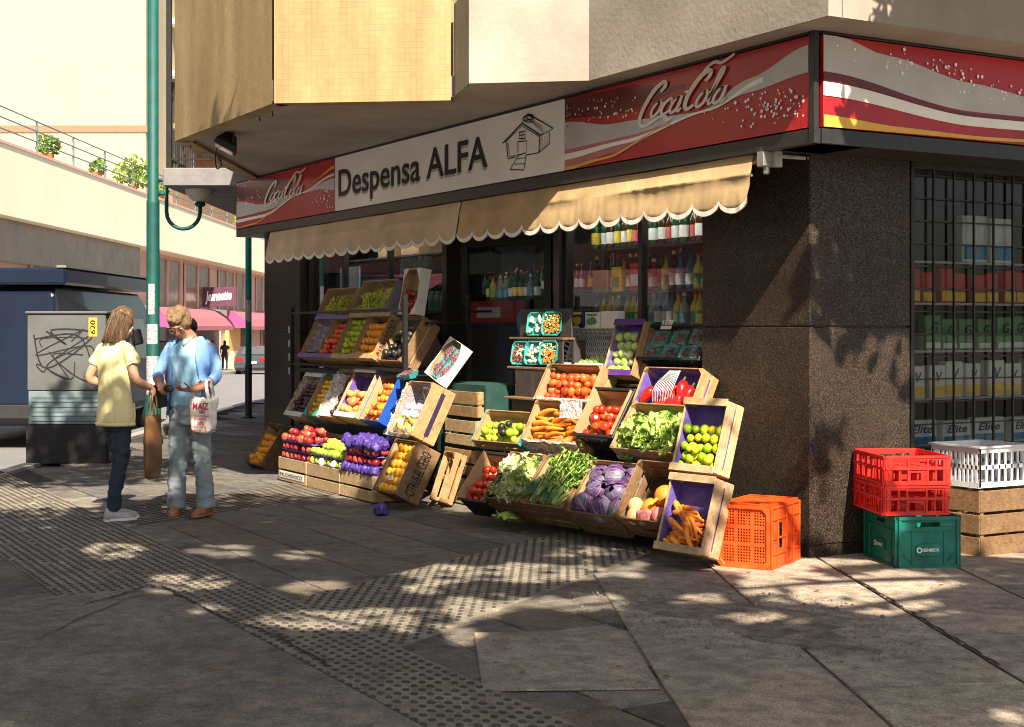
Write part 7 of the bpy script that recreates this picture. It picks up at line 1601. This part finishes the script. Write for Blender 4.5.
sg = thing('blade_sign', 'dark plum shop sign with white script above the pink awnings', 'sign', STREET @ T(-16.7,78,2.6)); SGM = mat('plum_sign', (.09,.03,.06), .5, .2)
b = MB(); b.box(.05, 1.85, -.08, .08, 0, 1.05); b.build('board', SGM, sg, bevel=.01); b = MB(); b.box(-.02, .08, -.03, .03, .1, .2); b.box(-.02, .08, -.03, .03, .8, .9); b.build('bracket', MT['black_metal'], sg)
t = text_mb('Jeannette', 1.45, .52, .35, .025); b = MB(); b.add(t.v, t.f, T(.16,-.084,.30) @ RX(90) @ RZ(4)); b.build('lettering', MT['white_ink'], sg)
# ---- vehicles
def vehicle(name, label, cat, M, L_, W_, prof, glass_prof, m, wheel_r, wheels, lights, extra=None):
    root = thing(name, label, cat, M); b = MB(); n = len(prof)
    rings = []
    for s, k in ((-1,1.), (-.92,1.0), (.92,1.0), (1,1.)):
        rings.append([(s*W_/2*(1-.10*max(0, (z-.75))/.8 if abs(s) > .95 else 1-.08*max(0, (z-.75))/.8), y, z if abs(s) < .95 else .05+z*.96) for y, z in prof])
    b.loft(rings); b.build('body', m, root, bevel=.02)
    GL = mat('dark_car_glass', (.02,.022,.025), .05, .1, 3, coat=.5)
    for gp_ in glass_prof:
        for s in (-1, 1):
            b = MB(); P = [(s*(W_/2*(1-.10*max(0, z-.75)/.8)+.004), y, z) for y, z in gp_]; b.add(P if s > 0 else P[::-1], [tuple(range(len(P)))]); b.build('side_window', GL, root)
    for y in wheels:
        for s in (-1, 1):
            Mw = T(s*(W_/2-.10), y, wheel_r) @ RY(90); b = MB(); b.lathe([(wheel_r*.6,-.1), (wheel_r*.95,-.1), (wheel_r,-.07), (wheel_r,.07), (wheel_r*.95,.1), (wheel_r*.6,.1)], 20, Mw); wv = b.build('wheel', BLK, root, True); b = MB(); b.lathe([(wheel_r*.15,-.108), (wheel_r*.62,-.103), (wheel_r*.62,.103), (wheel_r*.15,.108)], 14, Mw); b.build('rim', MT['steel'], wv)
    for nm, bx, mm in lights: b = MB(); b.box(*bx); b.build(nm, mm, root, bevel=.01)
    return root
DKC = mat('dark_grey_paint', (.045,.05,.06), .25, .1, 3, coat=.6); NAVY = mat('navy_paint', (.007,.013,.034), .3, .15, 3, coat=.4); TAIL = mat('tail_lamp_red', (.45,.01,.02), .2, .1); PLATE = mat('number_plate', (.6,.6,.6), .5, .1)
sed = [(-2.15,.35), (-2.2,.62), (-2.15,.92), (-1.55,.98), (-.85,1.38), (.35,1.42), (1.05,1.02), (1.95,.86), (2.15,.70), (2.2,.40), (2.1,.22), (-2.0,.22)]
Dc = 74.; car = vehicle('parked_car', 'dark grey saloon parked at the far kerb, its tail lamps towards the corner', 'car', STREET @ T(-13.0, Dc, street_z(Dc)-.128) @ RZ(2), 4.4, 1.75, sed, [[(-1.35,.99), (-.80,1.33), (-.2,1.35), (-.2,.99)], [(-.12,.99), (-.12,1.35), (.30,1.36), (.85,1.02)]], DKC, .31, (-1.35,1.3), [('tail_lamp', (-.80,-.42,-2.215,-2.12,.68,.86), TAIL), ('tail_lamp', (.42,.80,-2.215,-2.12,.68,.86), TAIL), ('number_plate', (-.25,.25,-2.23,-2.20,.55,.68), PLATE), ('bumper', (-.84,.84,-2.26,-2.14,.36,.50), DKC)])
b = MB(); b.add([(-.62,-1.50,1.01), (.62,-1.50,1.01), (.56,-.90,1.36), (-.56,-.90,1.36)], [(0,1,2,3)]); b.v = [(x, y-.012, z+.012) for x, y, z in b.v]; b.build('rear_window', mat('rear_glass', (.08,.09,.10), .05, .1), car)
van = [(-2.6,.35), (-2.65,.6), (-2.62,2.02), (-2.5,2.12), (1.7,2.12), (2.05,1.95), (2.55,1.2), (2.75,1.05), (2.8,.45), (2.7,.3), (-2.5,.3)]
vn = vehicle('parked_van', 'navy blue van parked at the kerb behind the utility cabinet', 'van', STREET @ T(-6.75,21.4,-.128), 5.4, 1.9, van, [[(-2.3,1.1), (-2.3,1.72), (-.5,1.72), (-.5,1.1)], [(-.35,1.1), (-.35,1.72), (.9,1.72), (.9,1.1)], [(1.1,1.1), (1.1,1.72), (1.75,1.72), (2.2,1.1)]], NAVY, .34, (-1.7,1.75), [('bumper', (-.95,.95,-2.72,-2.6,.4,.58), BLK), ('tail_lamp', (.78,.93,-2.68,-2.6,.9,1.3), TAIL), ('tail_lamp', (-.93,-.78,-2.68,-2.6,.9,1.3), TAIL)])
b = MB(); b.box(-.98, .98, -2.7, 2.3, 2.14, 2.36); b.build('roof_rack_panel', NAVY, vn, bevel=.03); b = MB(); b.box(.86, .985, -2.7, 2.3, 2.361, 2.39); b.build('roof_trim', MT['steel'], vn); b = MB(); b.box(.98, 1.16, 1.95, 2.05, 1.35, 1.6); b.build('mirror', BLK, vn, bevel=.02)
# ================================================================= TREES WHOSE SHADE FALLS ON THE CORNER
SUN_EL = math.radians(43); _az = math.radians(SUN_AZ if 'SUN_AZ' in globals() else 14)
SH = Vector((.8660254*math.cos(_az)+.5*math.sin(_az), -.5*math.cos(_az)+.8660254*math.sin(_az), 0)).normalized()   # horizontal direction towards the sun
SUN = Vector((SH.x*math.cos(SUN_EL), SH.y*math.cos(SUN_EL), math.sin(SUN_EL)))
BARK = mat('plane_bark', (.16,.12,.085), .9, .35, 6, .8, 25); CROWN = leaf_mat('street_tree_leaf', (.035,.085,.012), (.10,.20,.03))
gaps = []   # where the crowns are thin: sun patches on the paving (centre, half axes in metres)
for cx_, cy_, rx_, ry_ in ((114,551,24,7), (185,584,34,8), (222,551,26,6), (317,586,28,6), (313,622,52,9), (580,555,28,6), (512,574,90,8), (485,606,36,10), (392,622,54,11), (455,636,30,8), (576,603,46,8), (795,588,42,13), (888,590,55,16), (764,621,38,6), (636,566,14,5), (262,455,30,8), (690,600,30,6), (905,612,40,6), (300,555,20,4), (205,610,20,6), (430,590,24,5)):
    c = ground_at(cx_, cy_); a = ground_at(cx_+rx_, cy_); q = ground_at(cx_, cy_-ry_); q2 = ground_at(cx_, cy_+ry_); gaps.append((c, a-c, (q-q2)/2))
def sunny(p):
    k = 1/math.tan(SUN_EL); z0 = -p.x/(SH.x*k); y0 = p.y + SH.y*k*z0      # where this ray meets the side wall
    if p.x < .3 and y0 > -.02:
        if y0 > .9 or z0 > 1.45: return False
        c = y0*.80 - z0*.60
        return noise.noise(Vector((c*4.2, (y0*.6+z0*.8)*.9, 5))) + .55*(1.15-z0) > .02     # slanting streaks of shade, clearer low down
    if p.y > -.80 and p.x < .35: return True            # no crown stands between the sun and the stalls
    for c, u, v in gaps:
        d = p-c; det = u.x*v.y-u.y*v.x; s = (d.x*v.y-d.y*v.x)/det; t = (u.x*d.y-u.y*d.x)/det
        if s*s+t*t < 2.0 + 1.1*noise.noise(Vector((p.x*3.5, p.y*3.5, 1))): return True
    return False
def street_tree(label, base, crown, blobs, seed, n):
    r = random.Random(seed); t = thing('street_tree', label, 'tree', T(base[0], base[1], 0)); B0 = Vector((base[0], base[1], 0)); b = MB()
    b.tube(crom([(0,0,0), (.03,.02,1.2), (-.02,.05,2.4), (.0,.0,3.6)], 6), [.17,.16,.155,.15,.145,.14,.14,.135,.13,.13,.125,.12,.12,.115,.11,.11,.105,.1,.1], 14)
    for (bx, by, bz, br) in blobs:
        e = Vector((bx, by, bz))-B0; P = crom([(0,0,3.2), tuple(Vector((0,0,3.4)).lerp(e, .5)+Vector((0,0,.4))), tuple(e)], 6); b.tube(P, [.075-.06*i/(len(P)-1) for i in range(len(P))], 8)
    b.build('trunk', BARK, t, True)
    b = MB(); made = 0; tries = 0; tw = MB()
    while made < n and tries < n*5:
        tries += 1; bx, by, bz, br = r.choices(blobs, [q[3]**2 for q in blobs])[0]; v = Vector((r.gauss(0,1), r.gauss(0,1), r.gauss(0,1))).normalized()*br*r.random()**.38
        p = Vector((bx, by, bz)) + Vector((v.x, v.y, v.z*.5)); gpt = p - SUN*(p.z/SUN.z)
        if sunny(gpt) and r.random() > .02: continue
        if p.z < 3.0: continue
        s = r.uniform(.065, .125); q = Quaternion((r.gauss(0,1), r.gauss(0,1), r.gauss(0,1), r.gauss(0,1))).normalized().to_matrix().to_4x4()
        b.add([(0,-s,0), (s*.55,-s*.2,s*.12), (s*.35,s*.55,0), (0,s*1.1,-s*.1), (-s*.35,s*.55,0), (-s*.55,-s*.2,s*.12)], [(0,1,2,3), (0,3,4,5)], Matrix.Translation(p-B0) @ q); made += 1
    b.build('crown', CROWN, t); return t
def over(px, py, z): g = ground_at(px, py); return g + SUN*(z/SUN.z)
def blob(px, py, z, R_): p = over(px, py, z); return (p.x, p.y, z, R_)
street_tree('leafy street tree by the kerb of the shop corner', (5.4, .9), None, [blob(700,640,4.6,1.35), blob(600,690,4.7,1.4), blob(540,610,4.9,1.3), blob(760,560,4.6,1.0), blob(560,560,5.0,1.5), blob(860,610,4.4,1.2), blob(640,650,4.7,1.4), blob(980,600,4.8,1.4), blob(800,690,4.8,1.3), blob(470,560,5.3,1.4), blob(900,520,5.0,1.0), (3.2,1.2,4.6,1.5), (3.5,2.5,4.8,1.7), (2.6,.5,4.4,1.1), (4.2,3.6,4.9,1.6), (2.4,.1,4.2,.9), (3.0,.6,5.4,1.3)], 21, 26000)
street_tree('leafy street tree shading the paving before the fruit rack', (-.6,-6.6), None, [blob(380,560,4.9,1.6), blob(180,680,4.6,1.6), blob(70,470,5.6,1.5), blob(400,690,4.6,1.5), blob(20,600,5.2,1.8), blob(250,600,4.6,1.5), blob(130,560,5.0,1.7), blob(330,640,4.4,1.2), blob(480,650,4.6,1.3), blob(230,520,5.4,1.5), blob(60,640,4.8,1.6), blob(330,520,5.2,1.2), blob(420,520,5.0,1.0), blob(20,540,5.2,1.6)], 22, 20000)

# ================================================================= ACROSS THE ROAD (seen in the shop glass)
ob = thing('opposite_building', 'cream building with a pink awning on the far side of the shop street', 'building', T(-14,-17,0))
b = MB(); b.box(-16, 34, -4, 0, 0, 22); b.build('wall', CREAM, ob)
b = MB(); b.loft([[(-10,0,2.9), (-10,1.6,2.3), (-10,1.6,2.0), (-10,0,2.6)], [(4,0,2.9), (4,1.6,2.3), (4,1.6,2.0), (4,0,2.6)]]); b.build('awning', MAG, ob)
for x in (-12,-8,-4,0,4,8): b = MB(); b.box(x-1.2, x+1.2, .002, .03, 4.2, 6.2); b.build('window', WINB, ob)

# ================================================================= LIGHT, SKY, CAMERA
w = bpy.data.worlds.new('World'); SC.world = w; w.use_nodes = True; nt = w.node_tree; bgd = nt.nodes['Background']
sk = nt.nodes.new('ShaderNodeTexSky'); sk.sky_type = 'NISHITA'; sk.sun_disc = False; sk.sun_elevation = SUN_EL; sk.sun_rotation = math.atan2(SH.x, SH.y); sk.air_density = 1.0; sk.dust_density = 2.5; sk.ozone_density = 1.0
nt.links.new(sk.outputs[0], bgd.inputs[0]); bgd.inputs[1].default_value = .064
sl = bpy.data.lights.new('sun', 'SUN'); sl.energy = 5.0; sl.angle = math.radians(.6); sl.color = (1., .86, .66)
so = bpy.data.objects.new('sun', sl); COL.objects.link(so); so.rotation_euler = (-SUN).to_track_quat('-Z', 'Y').to_euler()
cd = bpy.data.cameras.new('camera'); co = bpy.data.objects.new('camera', cd); COL.objects.link(co); co.location = CAM; co.rotation_euler = (math.radians(90), 0, R60)
cd.sensor_width = 36; cd.lens = 1446/1024*36; cd.shift_y = -35.5/1024; cd.clip_start = .05; cd.clip_end = 900; SC.camera = co
vs = SC.view_settings; vs.view_transform = 'Standard'; vs.look = 'None'; vs.gamma = 1; vs.exposure = 1.35; vs.use_curve_mapping = False
SC.cycles.filter_width = 1.0; SC.cycles.max_bounces = 8; SC.cycles.transparent_max_bounces = 16; SC.cycles.use_denoising = True
for m in bpy.data.meshes: m.update()
